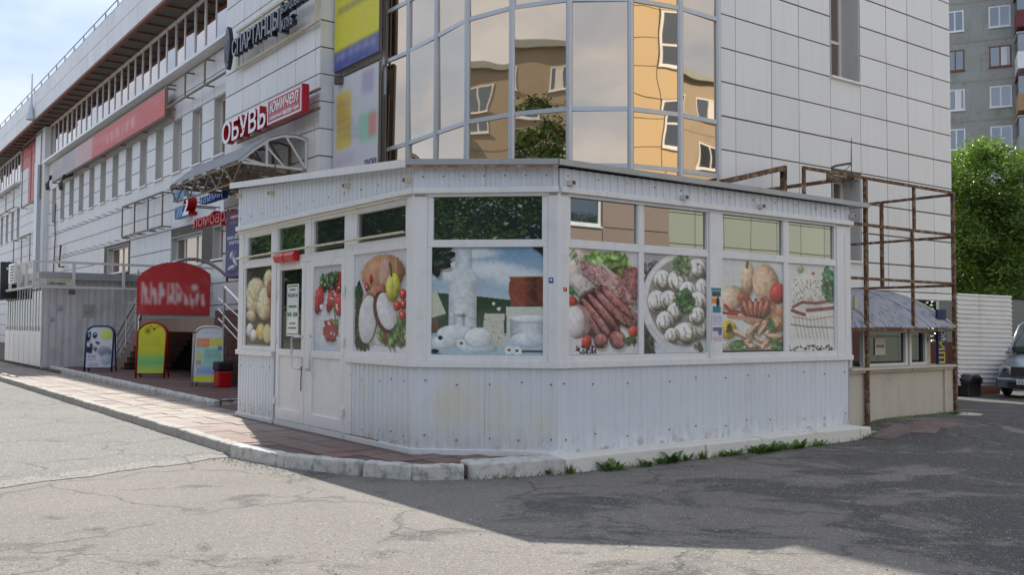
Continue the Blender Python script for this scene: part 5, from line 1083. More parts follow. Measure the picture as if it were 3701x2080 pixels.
lsign('loan_sign', 'blue 3D letters reading твои half hidden in the canopy truss', 'твои', 726, 794, 648, 668, 626, 656, L, .2, .36, M['blueletter'], M['bluedark'], .018)
WGL = WG
lsign('faded_sign', 'pale faded blue letters, upper of the two left of the figure two', 'твои', 622, 664, 690, 732, 684, 722, WG, .15, .3, M['paleblue'], M['paleblue'], .018)
lsign('faded_sign', 'pale faded blue letters, lower of the two left of the figure two', 'тик', 627, 662, 752, 792, 742, 786, WG, .15, .3, M['paleblue'], M['paleblue'], .018)
lsign('number_sign', 'white figure two with red sides standing off the wall', '2', 660, 681, 712, 780, 708, 776, L, .6, .85, M['whiteletter'], M['redletter'], .018)
# purple season banner
h = .6; a0, zt = L.px(818, 772, h); a1, _ = L.px(871, 760, h); zb = L.px(845, 1000, h)[1]
c = Cv(50, 150, (84, 78, 128)); c.grad((78, 70, 120), (104, 106, 156)); c.rc(.25, .05, .95, .12, (196, 40, 56)); c.lines(.3, .9, .16, .2, 2, (170, 165, 190), .7)
for (x, y, rx, ry, a) in ((.5, .70, .16, .09, -.6), (.6, .76, .3, .03, .9), (.5, .86, .35, .035, -.2), (.42, .66, .2, .03, -1.1), (.66, .8, .22, .03, .8)): c.el(x, y, rx, ry, a, (170, 178, 196), .5)
c.el(.55, .89, .3, .03, 0, (90, 110, 130), .4); c.el(.7, .64, .1, .02, -.8, (80, 150, 130), .4); c.rc(.1, .97, .45, .985, (200, 40, 50))
bn = thing('season_banner', 'tall purple shoe banner reading весна лето beside the kiosk', 'banner', L.pt(a0, h, zb)); sheet('print', L, a0, a1, zb, zt, h, c, M['cloth'], bn, .03)
zz = lambda f: zt-(zt-zb)*f
lettering(L, a0+(a1-a0)*.12, a0+(a1-a0)*.95, zz(.425), zz(.375), h, h+.006, 'весна', M['whiteletter'], M['whiteletter'], bn, off=.0, name='print_text', single=True); lettering(L, a0+(a1-a0)*.22, a0+(a1-a0)*.92, zz(.505), zz(.455), h, h+.006, 'лето', M['whiteletter'], M['whiteletter'], bn, off=.0, name='print_text', single=True); lettering(L, a0+(a1-a0)*.32, a0+(a1-a0)*.9, zz(.10), zz(.065), h, h+.006, 'UNICHEL', M['whiteletter'], M['whiteletter'], bn, off=.02, name='print_text', single=True)
m = MB()
for x in (a0, a1): m.bar(L.pt(x, h-.05, zb-.1), L.pt(x, h-.05, zt+.1), .045)
for z in (zb, zt): m.bar(L.pt(a0, h-.05, z), L.pt(a1, h-.05, z), .045); m.bar(L.pt(a0, h-.05, z), L.pt(a0, 0, z), .04)
m.build('frame', M['darksteel'], bn)
# ---- sign frames on the long wing
def wframe(label, a0, a1, z0, z1, posts, h=.25, mat='framebrown', group='empty sign frames on the left wing'):
    t = thing('sign_frame', label, 'sign frame', WG.pt((a0+a1)/2, 0, z0), group)
    for z in (z0, z1): bars(t, 'rail', M[mat], [(WG.pt(a0, h, z), WG.pt(a1, h, z))], .06)
    for i in range(posts):
        a = a0+(a1-a0)*i/(posts-1); bars(t, 'upright', M[mat], [(WG.pt(a, h, z0), WG.pt(a, h, z1))], .05)
        for z in (z0, z1): bars(t, 'arm', M[mat], [(WG.pt(a, -.2, z), WG.pt(a, h, z))], .05)
    return t
# long pale red banner in its frame
h = .25; a1, zt = WG.px(602, 319, h); _, zb = WG.px(602, 420, h); a0 = WG.px(192, 640, h)[0]
fz = lambda px, py: WG.px(px, py, h)
f_ = wframe('rusty frame holding the long faded red banner under the window ribbon', a1, a0, zb, zt, 7); 
c = Cv(200, 30, (200, 200, 200)); c.grad((196, 196, 196), (190, 190, 190)); c.rc(.45, 0, 1, 1, (214, 118, 118)); c.rc(.30, 0, .45, 1, (212, 176, 178)); c.put((c.n2-.45)*.5, (214, 196, 196)); c.lines(.58, .80, .3, .75, 1, (232, 206, 206), .7, 1, 3); c.put(((c.x < .28)*c.n2*.5), (150, 150, 150)); c.blur(4)
o = sheet('long_banner', WG, a0, a1, zb+.03, zt-.02, h+.05, c, M['cloth'], None, .03); tag(o, 'long faded banner, red at its near end and grey at its far end', 'banner')
f2 = wframe('rusty empty two-rail sign frame between the long banner and the tower', WG.px(820, 200, h)[0], a1-.1, zb+.25, zt+.1, 4)
q0, q1 = WG.px(588, 870, h), WG.px(443, 730, h); wframe('empty rusty sign frame low on the wing beside the pale blue letters', WG.px(588, 700, h)[0], WG.px(442, 790, h)[0], WG.px(515, 838, h)[1], WG.px(515, 722, h)[1], 4)
wframe('tall empty frame before the T-shaped red cladding', WG.px(150, 500, h)[0], WG.px(84, 520, h)[0], 7.7, 11.0, 3); wframe('empty frame under the far windows beyond the downpipe', 38.9, 47, 8.0, 9.1, 4); wframe('empty frame above the roof of the far glazed kiosk', 33.6, 38.5, 4.6, 6.1, 3)
m = MB(); s_, z_ = LW.px(203, 860); m.tube([LW.pt(s_, .05, z_+1.6), LW.pt(s_+.15, .05, z_+.8), LW.pt(s_-.05, .05, z_), LW.pt(s_+.2, .05, z_-1.6)], .03, 6); o = m.build('loose_cable', M['darksteel']); tag(o, 'loose dark cable hanging down the panelled wall by the downpipe', 'cable')
m = MB(); s_, z_ = LW.px(228, 910); m.tube([LW.pt(s_, .1, z_+.3), LW.pt(s_, .15, z_-.7), LW.pt(s_-1.0, .15, z_-.75)], .05, 6); o = m.build('gas_pipe', M['rust']); tag(o, 'short bent rusty pipe above the corrugated kiosk roof', 'pipe')
# ================================================================== stairs, arch sign, boards
SF = Fr(L.pt(0, 0, 0)[:2], U, -V).sh(0, .9)
_sp = V2((-.4240*28.3, 28.3)); SD = Fr(_sp-U*float(_sp@U-KC@U), U, -V)   # plane of the stair flank
PT = lambda px, py: SD.px(px, py)
st = thing('entrance_stairs', 'worn concrete stairs with a dark basement opening beneath and red brick landing', 'stairs', SD.pt(15, 0, .3))
xa, _ = PT(415, 1335); xb, zland = PT(520, 1152); n = 9; zg = PT(415, 1335)[1]
for i in range(n):
    m = MB(); x0 = xa+(xb-xa)*i/n; x1 = xa+(xb-xa)*(i+1)/n; z = zg+(zland-zg)*(i+1)/n; zlow = max(zg, zg+(zland-zg)*(i-1.6)/n)
    m.fb(SD, min(x0, x1), max(x0, x1)+.0, -3.0, 0, zlow, z); m.build('step', M['concrete'], st)
xe, _ = PT(775, 1165); m = MB(); m.fb(SD, xe, xb, -3.0, 0, zland-.34, zland); m.build('landing', M['concrete'], st)
m = MB(); m.fb(SD, xe, xa-.8, -3.0, -1.4, zg-.1, zland-.35); m.build('opening_shade_block', M['black'], st)  # solid block; the darkness of the basement opening is put into its colour
m = MB(); x2, _ = PT(690, 1250); m.fb(SD, xe, x2, -1.38, -.03, zg-.1, zland-.34); m.build('pier', M['concrete'], st)
BRK = []; xr, _ = PT(905, 1200); bw, bh = .36, .14; j = 0; z = zg; r = random.Random(2)
m = MB(); m.fb(SD, xr, xe-.02, -3.0, -.02, zg-.1, zland+.12); m.build('brick_core', M['grout'], st)
BM = pm('landing_brick', (.14, .045, .035), .8, var=.25, vs=8, objvar=.35)
while z < zland+.1:
    x = xr+(.18 if j % 2 else 0)
    while x < xe-.05: piece('brick', BM, st, SD, x, -.02, z, min(bw, xe-.02-x)-.015, bh-.012, .025); x += bw
    z += bh; j += 1
def hand(px_pts, py_pts, lab_s): pass
rl = thing('handrail', 'steel handrail rising along the concrete stairs', 'railing', SD.pt(xa, .02, zg))
tops = [PT(390, 1240), PT(428, 1130), PT(462, 1070), PT(500, 1045)]
zt_ = lambda x: zg+1.02+(zland-zg)*(xa-x)/(xa-xb)
m = MB(); m.tube([SD.pt(xa+.35, -.05, zt_(xa+.35)), SD.pt(xb, -.05, zt_(xb)), SD.pt(xb-1.2, -.05, zt_(xb))], .03, 8); m.build('top_rail', M['steel'], rl)
for d in (.3, .55, .78): m = MB(); m.tube([SD.pt(xa, -.05, zt_(xa)-d), SD.pt(xb, -.05, zt_(xb)-d), SD.pt(xb-1.2, -.05, zt_(xb)-d)], .014, 6); m.build('mid_rail', M['steel'], rl)
for f in (0, .33, .67, 1.0): x = xa+(xb-xa)*f; m = MB(); m.tube([SD.pt(x, -.05, zt_(x)-1.0), SD.pt(x, -.05, zt_(x)+.02)], .026, 8); m.build('post', M['steel'], rl)
r2 = thing('handrail', 'steel handrail descending from the brick landing towards the kiosk', 'railing', SD.pt(xe, .05, zland))
p0 = PT(812, 1030); p1 = PT(812, 1200); q1 = PT(875, 1100)
for k, (ya, yb) in enumerate(((1035, 1105), (1090, 1160), (1130, 1220), (1165, 1250))):
    a = SD.px(790 if k else 812, ya-12 if k else ya, .3); b = SD.px(880, yb, .3); m = MB(); m.tube([SD.pt(a[0], .3, a[1]), SD.pt(b[0], .3, b[1])], .03 if k == 0 else .016, 8); m.build('rail', M['steel'], r2)
for px in (812, 876): a = SD.px(px, 1030 if px == 812 else 1100, .3); m = MB(); m.tube([SD.pt(a[0], .3, a[1]), SD.pt(a[0], .3, zg)], .032, 8); m.build('post', M['steel'], r2)
# arched red sign: a half-round steel arch across the landing with the red panel in it
AO = V2(SD.pt(0, .9, 0)[:2]); AF = Fr(aty(640, 1100, 24.6)[0:1]+(24.6,), V, -U)
c0 = AF.px(492, 1130); c1 = AF.px(757, 1130); ztop_ = AF.px(640, 947)[1]; zlow = AF.px(640, 1138)[1]
c = Cv(130, 90, (196, 60, 62)); c.put((c.n2-.5)*.4, (208, 92, 92)); LC = (226, 204, 204); r = random.Random(12); x = .07
while x < .96:
    w_ = .085 if x < .57 else .05; y0, y1 = (.42, .80) if x < .57 else (.62, .80)
    for q in range(2): c.ln([(x+r.uniform(0, w_), r.choice((y0, y0, (y0+y1)/2))), (x+r.uniform(0, w_), r.choice((y1, y1, (y0+y1)/2)))], .014, LC, .9)
    c.ln([(x, y0), (x, y1)], .014, LC, .9); c.el(x+w_*.5, (y0+y1)/2+r.uniform(-.1, .1), w_*.35, .09, 0, LC, .0, .5); x += w_+.03
    if .55 < x < .62: x = .63
c.el(.78, .48, .05, .07, 0, LC, 0, .6); c.blur(5)
mk = (1-c.y) <= (.42+.58*np.sqrt(np.clip(1-((c.x-.54)/.60)**2, 0, 1)))
asg = thing('arched_sign', 'big red arched shop sign over the stair landing', 'sign', AF.pt((c0[0]+c1[0])/2, 0, zlow)); sheet('print', AF, c0[0], c1[0], zlow, ztop_, .03, c, M['cloth'], asg, .03, mask=mk)
def arc(fr, px0, py0, pxm, pym, px1, py1, h, r, parent, mat, name):
    a = fr.px(px0, py0, h); b = fr.px(px1, py1, h); t = fr.px(pxm, pym, h); P = []
    for i in range(25):
        th = math.pi*i/24; u_ = (1-math.cos(th))/2; x = a[0]+(b[0]-a[0])*u_; base = a[1]+(b[1]-a[1])*u_; P.append(fr.pt(x, h, base+(t[1]-(a[1]+b[1])/2)*math.sin(th)))
    m = MB(); m.tube(P, r, 8); m.build(name, mat, parent, smooth=True)
arc(AF, 505, 1160, 695, 938, 886, 1185, -.03, .045, asg, M['steel'], 'front_arch'); arc(AF, 505, 1160, 695, 938, 886, 1185, -.9, .035, asg, M['framewhite'], 'rear_arch')
m = MB(); m.bar(AF.pt(c0[0], -.03, zlow-.02), AF.pt(c1[0], -.03, zlow-.02), .06)
for a in (c0[0]+.05, (c0[0]+c1[0])/2, c1[0]-.05): m.bar(AF.pt(a, -.03, zlow+.3), AF.pt(a, -.9, zlow+.3), .04); m.bar(AF.pt(a, -.05, zlow), AF.pt(a, -.05, ztop_-.25), .03)
m.build('bracket', M['framegrey'], asg)
m = MB()
for px in (505, 886): a = AF.px(px, 1170, -.03); m.bar(AF.pt(a[0], -.03, a[1]+.1), AF.pt(a[0], -.03, ZPL), .06)
m.build('arch_leg', M['steel'], asg)
# boards on the plaza
def aboard(name, label, px0, px1, ybot, ytop, cv, fmat, arch, zg=ZPL, yaw=0.):
    p0 = atz(px0, ybot, zg); p1 = atz(px1, ybot, zg); mid = (p0+p1)/2; t = p1-p0; W = np.linalg.norm(t); t = t/W; d = np.hypot(*mid)
    z1 = ZC+(ray((px0+px1)/2, ytop).z/ray((px0+px1)/2, ytop).y)*mid[1]; H = z1-zg
    f = Fr(p0, t, V2((t[1], -t[0]))); o = thing(name, label, 'sign board', (mid[0], mid[1], zg)); pts = []; R0_ = W/2 if arch else min(.22, W/2)
    pts = [(0.02, 0)]; 
    if arch: pts += [(W/2-W/2*math.cos(i/14*math.pi)*.98, H-W*.42+W*.42*math.sin(i/14*math.pi)) for i in range(15)]
    else: pts += [(.02+R0_*(1-math.cos(i/6*math.pi/2)), H-R0_+R0_*math.sin(i/6*math.pi/2)) for i in range(7)]+[(W-.02-R0_*(1-math.sin(i/6*math.pi/2)), H-R0_+R0_*math.cos(i/6*math.pi/2)) for i in range(7)]
    pts.append((W-.02, 0)); lean = lambda z: -.16*z/H
    m = MB(); m.tube([f.pt(a, .02+lean(z), zg+z) for a, z in pts], .026, 8); m.tube([f.pt(.02, .02+lean(.1), zg+.10), f.pt(W-.02, .02+lean(.1), zg+.10)], .016, 6); m.build('frame', fmat, o, smooth=True)
    m = MB(); m.tube([f.pt(a, -.36-lean(z)-.02, zg+z) for a, z in pts], .022, 8); m.build('rear_frame', fmat, o, smooth=True)
    X = np.array([q[0] for q in pts[1:-1]]); Z = np.array([q[1] for q in pts[1:-1]])
    g = np.linspace(.03, W-.03, cv.w); zmax = np.interp(g, X, Z)-.02; zr = np.linspace(H, .12, cv.h)[:, None]; mk = zr <= zmax[None]
    sheet('print', f, .03, W-.03, zg+.12, zg+H, lambda A, Z: .02+(-.16*(Z-zg)/H), cv, M['cloth'], o, .01, mask=mk); return o, f, W, H
c = Cv(70, 100, (206, 212, 224)); c.put((c.n2-.5)*.4, (220, 224, 234)); c.el(.75, .2, .26, .13, 0, (196, 206, 110), .1, .5); r = random.Random(1)
for (x, y, a, b) in ((.08, .25, .07, .12), (.3, .22, .08, .07), (.18, .45, .06, .04), (.35, .55, .06, .05), (.42, .4, .08, .03)): c.el(x, y, a, b, .2, (40, 44, 66), .4); c.el(x+.01, y-.02, a*.4, b*.4, 0, (150, 190, 220), .2)
c.pg([(.02, .5), (.27, .5), (.22, .67), (.02, .64)], (50, 50, 62)); c.el(.72, .62, .26, .12, .2, (120, 126, 140), .3, .6); c.el(.8, .8, .2, .14, 0, (160, 178, 196), .2, .6); c.lines(.1, .4, .7, .84, 4, (70, 70, 90), .7); c.lines(.15, .5, .9, .98, 2, (190, 50, 60), .8); c.blur(1)
aboard('pavement_board', 'blue-framed white pavement board with clothing pictures', 302, 406, 1345, 1180, c, M['blueframe'], False)
c = Cv(60, 100, (210, 206, 40)); c.grad((214, 206, 36), (196, 200, 60), 0, .62); c.grad((170, 200, 80), (110, 190, 130), .62, .82); c.grad((140, 196, 110), (190, 210, 80), .82, 1); c.lines(.1, .8, .28, .5, 6, (150, 160, 50), .4)
for q in range(8): c.ln([(.34, .17), (.34+.13*math.cos(q*math.pi/4), .17+.075*math.sin(q*math.pi/4))], .012, (96, 100, 30)); 
c.ln([(.4, .06), (.56, .13), (.75, .07)], .008, (60, 60, 30)); c.rc(.53, .12, .61, .16, (30, 30, 30)); c.blur(1)
aboard('pavement_board', 'yellow-green pavement board with an arched red frame', 488, 596, 1368, 1166, c, M['redframe'], True)
c = Cv(70, 100, (200, 206, 214)); c.rc(.08, .22, .5, .38, (214, 130, 90)); c.rc(.5, .22, .97, .36, (206, 200, 80)); c.rc(.08, .38, .97, .78, (156, 208, 196)); c.rc(.1, .72, .97, .9, (160, 190, 220)); c.rc(.05, .9, .97, 1, (214, 214, 50)); c.rc(.12, .48, .28, .58, (206, 196, 80)); c.rc(.1, .62, .25, .7, (206, 130, 110)); c.rc(.8, .36, .95, .44, (90, 120, 190)); c.lines(.3, .8, .1, .14, 1, (130, 140, 170), .6); c.lines(.14, .46, .25, .36, 3, (240, 220, 200), .7); c.lines(.35, .92, .42, .70, 9, (70, 110, 120), .55); c.lines(.14, .9, .75, .88, 4, (80, 90, 140), .5); c.put((c.n1-.45)*.3, (225, 228, 232)); c.blur(2)
ob, bf, BW_, BH_ = aboard('pavement_board', 'white-framed pavement board with pastel colour blocks', 690, 808, 1400, 1182, c, M['greyframe'], False)
# litter bin standing by the third board
p = atz(816, 1400, ZPL); m = MB(); f = Fr(p, V, -U)
m.fb(f, -.22, .08, -.15, .15, ZPL, ZPL+.34); b_ = thing('litter_bin', 'small red bin with a dark lid beside the pastel board', 'bin', (p[0], p[1], ZPL)); m.build('body', M['redplastic'], b_, bevel=.03, segs=2); m = MB(); m.fb(f, -.24, .10, -.17, .17, ZPL+.341, ZPL+.54); m.build('lid', M['cardark'], b_, bevel=.05, segs=3)
# ================================================================== far corrugated kiosk with its glazed neighbour
QV = Fr(Q, V, -U); QU = Fr(Q, U, -V)
zb = .30; ztk = QV.px(160, 1010)[1]; wl = 6.6
fk = thing('corrugated_kiosk', 'long grey-white corrugated kiosk side with a small shoe sign, behind the boards', 'kiosk', (Q[0], Q[1], zb))
for i in range(6): corr('corrugated_sheet', QV, wl*i/6, wl*(i+1)/6-.003, zb-.1, ztk, .0015*(i % 2), M['corr_dirty'], fk, per=.2, dep=.016)
m = MB(); m.slab([QV.pt(-.15, .25, 0)[:2], QV.pt(wl, .25, 0)[:2], QV.pt(wl, -7, 0)[:2], QV.pt(-.15, -7, 0)[:2]], ztk, ztk+.22); m.build('roof', M['roofgrey'], fk)
m = MB(); m.slab([QV.pt(.03, -.04, 0)[:2], QV.pt(wl, -.04, 0)[:2], QV.pt(wl, -6.8, 0)[:2], QV.pt(.03, -6.8, 0)[:2]], .0, ztk); m.build('inner_shell', M['joint'], fk)
# shop front along the road
def sfront(px): return QU.px(px, 1200)[0]
for k in range(7):
    a = k*.95; f = pframe.__globals__ and None
    m = MB(); m.fb(QU, a, a+.10, -.02, .02, zb-.05, ztk); m.fb(QU, a+.10, a+.95, -.02, .018, 1.2, 1.32); m.fb(QU, a+.10, a+.95, -.02, .018, ztk-.12, ztk); m.fb(QU, a+.48, a+.55, -.02, .016, 1.32, ztk-.12); fr_ = m.build('shop_window', M['white'], fk)
    m = MB(); m.fb(QU, a+.10, a+.95, -.015, .005, 1.32, ztk-.12); m.build('pane', M['dark'], fr_); m = MB(); m.fb(QU, a+.10, a+.95, -.015, .012, zb-.05, 1.2); m.build('lower_panel', M['white'], fr_)
# white steel rails round the roof
rt_ = thing('roof_rail', 'white steel rail frame round the corrugated kiosk roof', 'railing', (Q[0], Q[1], ztk))
hF = .45; z0r = QV.px(130, 1036, hF)[1]; z1r = QV.px(130, 945, hF)[1]; cs = QV.px(124, 990, hF)[0]
for z in (z0r, z1r): bars(rt_, 'rail', M['framewhite'], [(QV.pt(cs, hF, z), QV.pt(wl-.8, hF, z)), (QV.pt(cs, hF, z), QV.pt(cs, -4.5, z))], .07)
for px in (124, 267, 447): a = QV.px(px, 990, hF)[0]; bars(rt_, 'post', M['framewhite'], [(QV.pt(a, hF, z0r), QV.pt(a, hF, z1r))], .08)
for k in (1.3, 2.6, 4.3): bars(rt_, 'post', M['framewhite'], [(QV.pt(cs, hF-k, z0r), QV.pt(cs, hF-k, z1r))], .08)
c = Cv(80, 20, (206, 206, 200)); c.put((c.n2-.4)*.6, (190, 188, 180)); c.lines(.25, .95, .08, .42, 1, (170, 174, 70), .8, 1, 3)
x0, z1 = QV.px(136, 1006, hF+.03); x1, z0 = QV.px(266, 1034, hF+.03); bn = thing('shoe_banner', 'small worn white banner reading ОБУВИ on the kiosk roof rail', 'banner', QV.pt(x0, hF, z0)); sheet('print', QV, x0, x1, z0, z1, hF+.05, c, M['cloth'], bn, .01)
DK = M['darkletter']; lettering(QV, x0+(x1-x0)*.26, x0+(x1-x0)*.76, z0+.02, z0+(z1-z0)*.48, hF+.051, hF+.06, 'ОБУВИ', DK, DK, bn, off=.018, name='print_text', single=True)
# papers pasted on the corrugated side
for px, py, w_, hh, lab in ((218, 1117, 26, 32, 'notice with dark writing pasted on the corrugated kiosk side, upper'), (188, 1157, 24, 26, 'notice with dark writing pasted on the corrugated kiosk side, lower'), (322, 1125, 44, 48, 'weathered grey paper patch on the corrugated kiosk side'), (260, 1057, 26, 18, 'dark stencilled plate high on the corrugated kiosk side')):
    a0, z1 = QV.px(px-w_/2, py-hh/2, .02); a1, z0 = QV.px(px+w_/2, py+hh/2, .02); c = Cv(24, 24, (196, 194, 204) if w_ < 40 else (176, 174, 166)); c.lines(.1, .9, .2, .8, 4, (70, 66, 90), .8 if w_ < 40 else .35)
    if hh < 20: c.rc(0, 0, 1, 1, (120, 120, 112), .7); c.lines(.1, .9, .1, .9, 2, (60, 60, 60))
    o = sheet('notice', QV, a0, a1, z0, z1, .022, c, M['cloth'], None, .003); tag(o, lab, 'notice')
# air conditioner on the glazed front
ac = thing('air_conditioner', 'white air conditioner box hanging inside the kiosk roof rail', 'air conditioner', QU.pt(3.0, .4, ztk-.1)); m = MB(); m.fb(QU, 2.4, 3.5, .1, .42, ztk-.05, ztk+.6); m.build('body', M['plasticwhite'], ac, bevel=.02)
for k in range(6): m = MB(); m.fb(QU, 2.5, 3.1, .42, .43, ztk+.02+k*.09, ztk+.06+k*.09); m.build('grille_slat', M['darksteel'], ac)
m = MB(); m.fb(QU, 4.6, 9, .02, .5, ztk-.5, ztk+.75); o = m.build('shop_fascia', M['darkletter'], fk)
# ================================================================== rusty cage and beige stall beside the kiosk
LV = (1.525, 2.28, 3.075, 3.77); SR = 8.33
cg = thing('steel_cage', 'rusty steel frame cage standing over the beige stall', 'steel frame', K3.pt(5.86, 0, .15))
RU = M['rust']
for z, a0 in ((LV[0], 5.43), (LV[1], 5.43), (LV[2], 5.43), (LV[3], 4.39)): bars(cg, 'rail', RU, [(K3.pt(a0, .0, z), K3.pt(SR, .0, z))], .04)
for a, z0, z1 in ((5.86, .16, 3.77), (SR, .16, 3.79), (7.17, 3.075, 3.77), (7.11, 1.525, 3.075), (4.39, 3.33, 3.79)): bars(cg, 'upright', RU, [(K3.pt(a, -.002, z0), K3.pt(a, -.002, z1))], .052 if a in (5.86, SR) else .04)
for z in LV[1:]: bars(cg, 'side_rail', RU, [(K3.pt(SR-.01, -.03, z-.03), K3.pt(SR-.01, -2.85, z-.03))], .042)
bars(cg, 'side_upright', RU, [(K3.pt(SR-.01, -1.27, LV[1]-.03), K3.pt(SR-.01, -1.27, LV[3]-.03))], .05)
for a in (5.6,): bars(cg, 'side_rail', RU, [(K3.pt(a, -.03, LV[3]-.02), K3.pt(a, -2.85, LV[3]-.02))], .05)
# loose bar left on the kiosk roof
rb = thing('roof_bar', 'rusty bent steel bar standing on the kiosk roof before the panelled wall', 'steel frame', RF.pt(1.25, .4, 3.6))
bars(rb, 'bar', RU, [(RF.pt(-.55, .5, 4.02), RF.pt(1.28, .4, 4.47)), (RF.pt(1.25, .4, 4.5), RF.pt(1.25, .4, 3.5)), (RF.pt(1.25, .4, 4.47), RF.pt(1.25, .4, 4.25))], .09)
# antenna
an = thing('antenna', 'thin whip antenna on a bent arm fixed to the rusty cage', 'antenna', RF.pt(3.4, .3, 4.5)); aF = K3.sh(0, -.2)
p0 = aF.px(3000, 625); p1 = aF.px(3008, 605); p2 = aF.px(3075, 590); p3 = aF.px(3077, 497); p4 = aF.px(3077, 605)
m = MB(); m.tube([aF.pt(p0[0], 0, p0[1]-.05), aF.pt(p1[0], 0, p1[1]), aF.pt(p1[0]+.08, 0, p1[1]+.03), aF.pt(p2[0], 0, p2[1])], .02, 6); m.build('arm', M['darksteel'], an); m = MB(); m.tube([aF.pt(p4[0], 0, p4[1]), aF.pt(p3[0], 0, p3[1])], .009, 6, r2=.005); m.build('whip', M['darksteel'], an)
m = MB(); m.tube([aF.pt(p4[0], 0, p4[1]+.06), aF.pt(p4[0]-.12, 0, p4[1]-.04), aF.pt(p4[0]-.3, 0, p4[1]-.1)], .006, 5); m.tube([aF.pt(p4[0], 0, p4[1]+.06), aF.pt(p4[0]+.3, -.2, p4[1]-.25)], .006, 5); m.build('cable', M['darksteel'], an); m = MB(); m.fb(aF, p0[0]-.04, p0[0]+.04, -.04, .04, p0[1]-.1, p0[1]-.0); m.build('clamp', RU, an)
# stall
sb = thing('beige_stall', 'beige rendered stall with dark counter windows and a peeling blue curved roof', 'stall', K3.pt(7, -.5, .15))
m = MB(); m.fb(K3, 5.44, 8.27, -.25, -.05, .1, .93); m.build('wall', M['beige'], sb, bevel=.01)
m = MB(); m.fb(K3, 8.05, 8.29, -.049, -.02, .12, .90); m.build('corner_board', M['beige'], sb); m = MB(); m.fb(K3, 5.9, 5.96, -.049, -.03, .15, .93); m.build('joint_strip', M['rustcream'], sb)
m = MB(); m.fb(K3, 5.44, 8.31, -.42, .04, .93, .97); m.build('counter', M['beige'], sb, bevel=.006); m = MB(); m.fb(K3, 5.44, 8.30, -.06, .0, .895, .929); m.build('counter_edge', M['rustcream'], sb)
m = MB(); m.fb(K3, 5.44, 8.25, -2.7, -.40, .2, 1.0); m.build('stall_floor', M['joint'], sb); m = MB(); m.fb(K3, 5.42, 8.0, -2.7, -2.6, .97, 2.1); m.build('back_wall', M['brown'], sb)
WHF = M['rustcream']
for a0, a1 in ((5.44, 5.80), (6.16, 7.30), (7.42, 7.88)):
    m = MB(); m.fb(K3, a0, a0+.06, -.32, -.25, .97, 1.52); m.fb(K3, a1, a1+.07, -.32, -.25, .97, 1.52); m.fb(K3, a0+.06, a1, -.32, -.25, .97, 1.01); m.fb(K3, a0+.06, a1, -.32, -.25, 1.48, 1.52); f_ = m.build('counter_window', M['framewhite'], sb)
    m = MB(); m.fb(K3, a0+.05, a1, -.295, -.288, 1.0, 1.48); m.build('pane', M['dark'], f_)
m = MB(); m.fb(K3, 7.94, 8.02, -.32, -.24, .97, 1.52); m.build('window_post', WHF, sb)
c = Cv(30, 40, (190, 182, 172)); o = sheet('rent_notice', K3, 6.50, 6.78, 1.14, 1.40, -.275, c, M['cloth'], None, .004); tag(o, 'paper sheet reading АРЕНДА in the stall window', 'notice'); lettering(K3, 6.53, 6.75, 1.245, 1.295, -.275, -.272, 'АРЕНДА', DK, DK, o, off=.02, name='print_text', single=True)
prof2 = [(.02, 1.555), (-.14, 1.68), (-.30, 1.79), (-.52, 1.92), (-.78, 2.04), (-1.06, 2.13), (-1.6, 2.20), (-2.6, 2.24)]
def peel():
    m, t, p = newmat('peeling_blue_roof'); P = wpos(t, (1, 1, 1)); c = mix(t, noise(t, P, 4, 6), (.30, .31, .33), (.40, .40, .41))
    f = ramp(t, noise(t, wpos(t, (9, 2.2, 2.2)), 1.4, 8, .72, .6), .52, .56); c = mix(t, math_(t, 'MULTIPLY', f, .75), c, (.115, .14, .29)); f = ramp(t, noise(t, P, 7, 8, .7), .60, .66); c = mix(t, f, c, (.11, .10, .09)); t.links.new(c, p.inputs['Base Color']); p.inputs['Roughness'].default_value = .75; bump(t, p, noise(t, P, 20, 6, .7), .4); return m
PEEL = peel(); edges = [5.42, 6.05, 6.72, 7.55, 8.27]
for k in range(4):
    m = MB(); a0, a1 = edges[k]+.008, edges[k+1]-.008; dz = .006*(k % 2)
    for (u0, g0), (u1, g1) in zip(prof2[:-1], prof2[1:]): m.box8([K3.pt(a0, u0, g0+dz), K3.pt(a1, u0, g0+dz), K3.pt(a1, u1, g1+dz), K3.pt(a0, u1, g1+dz), K3.pt(a0, u0, g0+dz+.02), K3.pt(a1, u0, g0+dz+.02), K3.pt(a1, u1, g1+dz+.02), K3.pt(a0, u1, g1+dz+.02)])
    m.build('roof_sheet', PEEL, sb)
m = MB()
for (u0, g0), (u1, g1) in zip(prof2[:-1], prof2[1:]): m.bar(K3.pt(8.30, u0, g0+.01), K3.pt(8.30, u1, g1+.01), .05, .06)
m.build('end_trim', WHF, sb)
m = MB(); m.fb(K3, 6.02, 6.10, -.34, -.30, 1.86, 2.04); o = m.build('roof_scrap', M['rustcream'], sb)
m = MB(); pp = K3.pt(8.15, .22, .2); m.tube([(pp[0], pp[1], .17), (pp[0], pp[1], .20)], .28, 14); o = m.build('flat_plate', M['beige']); tag(o, 'round flat plate lying at the foot of the beige stall corner', 'plate')
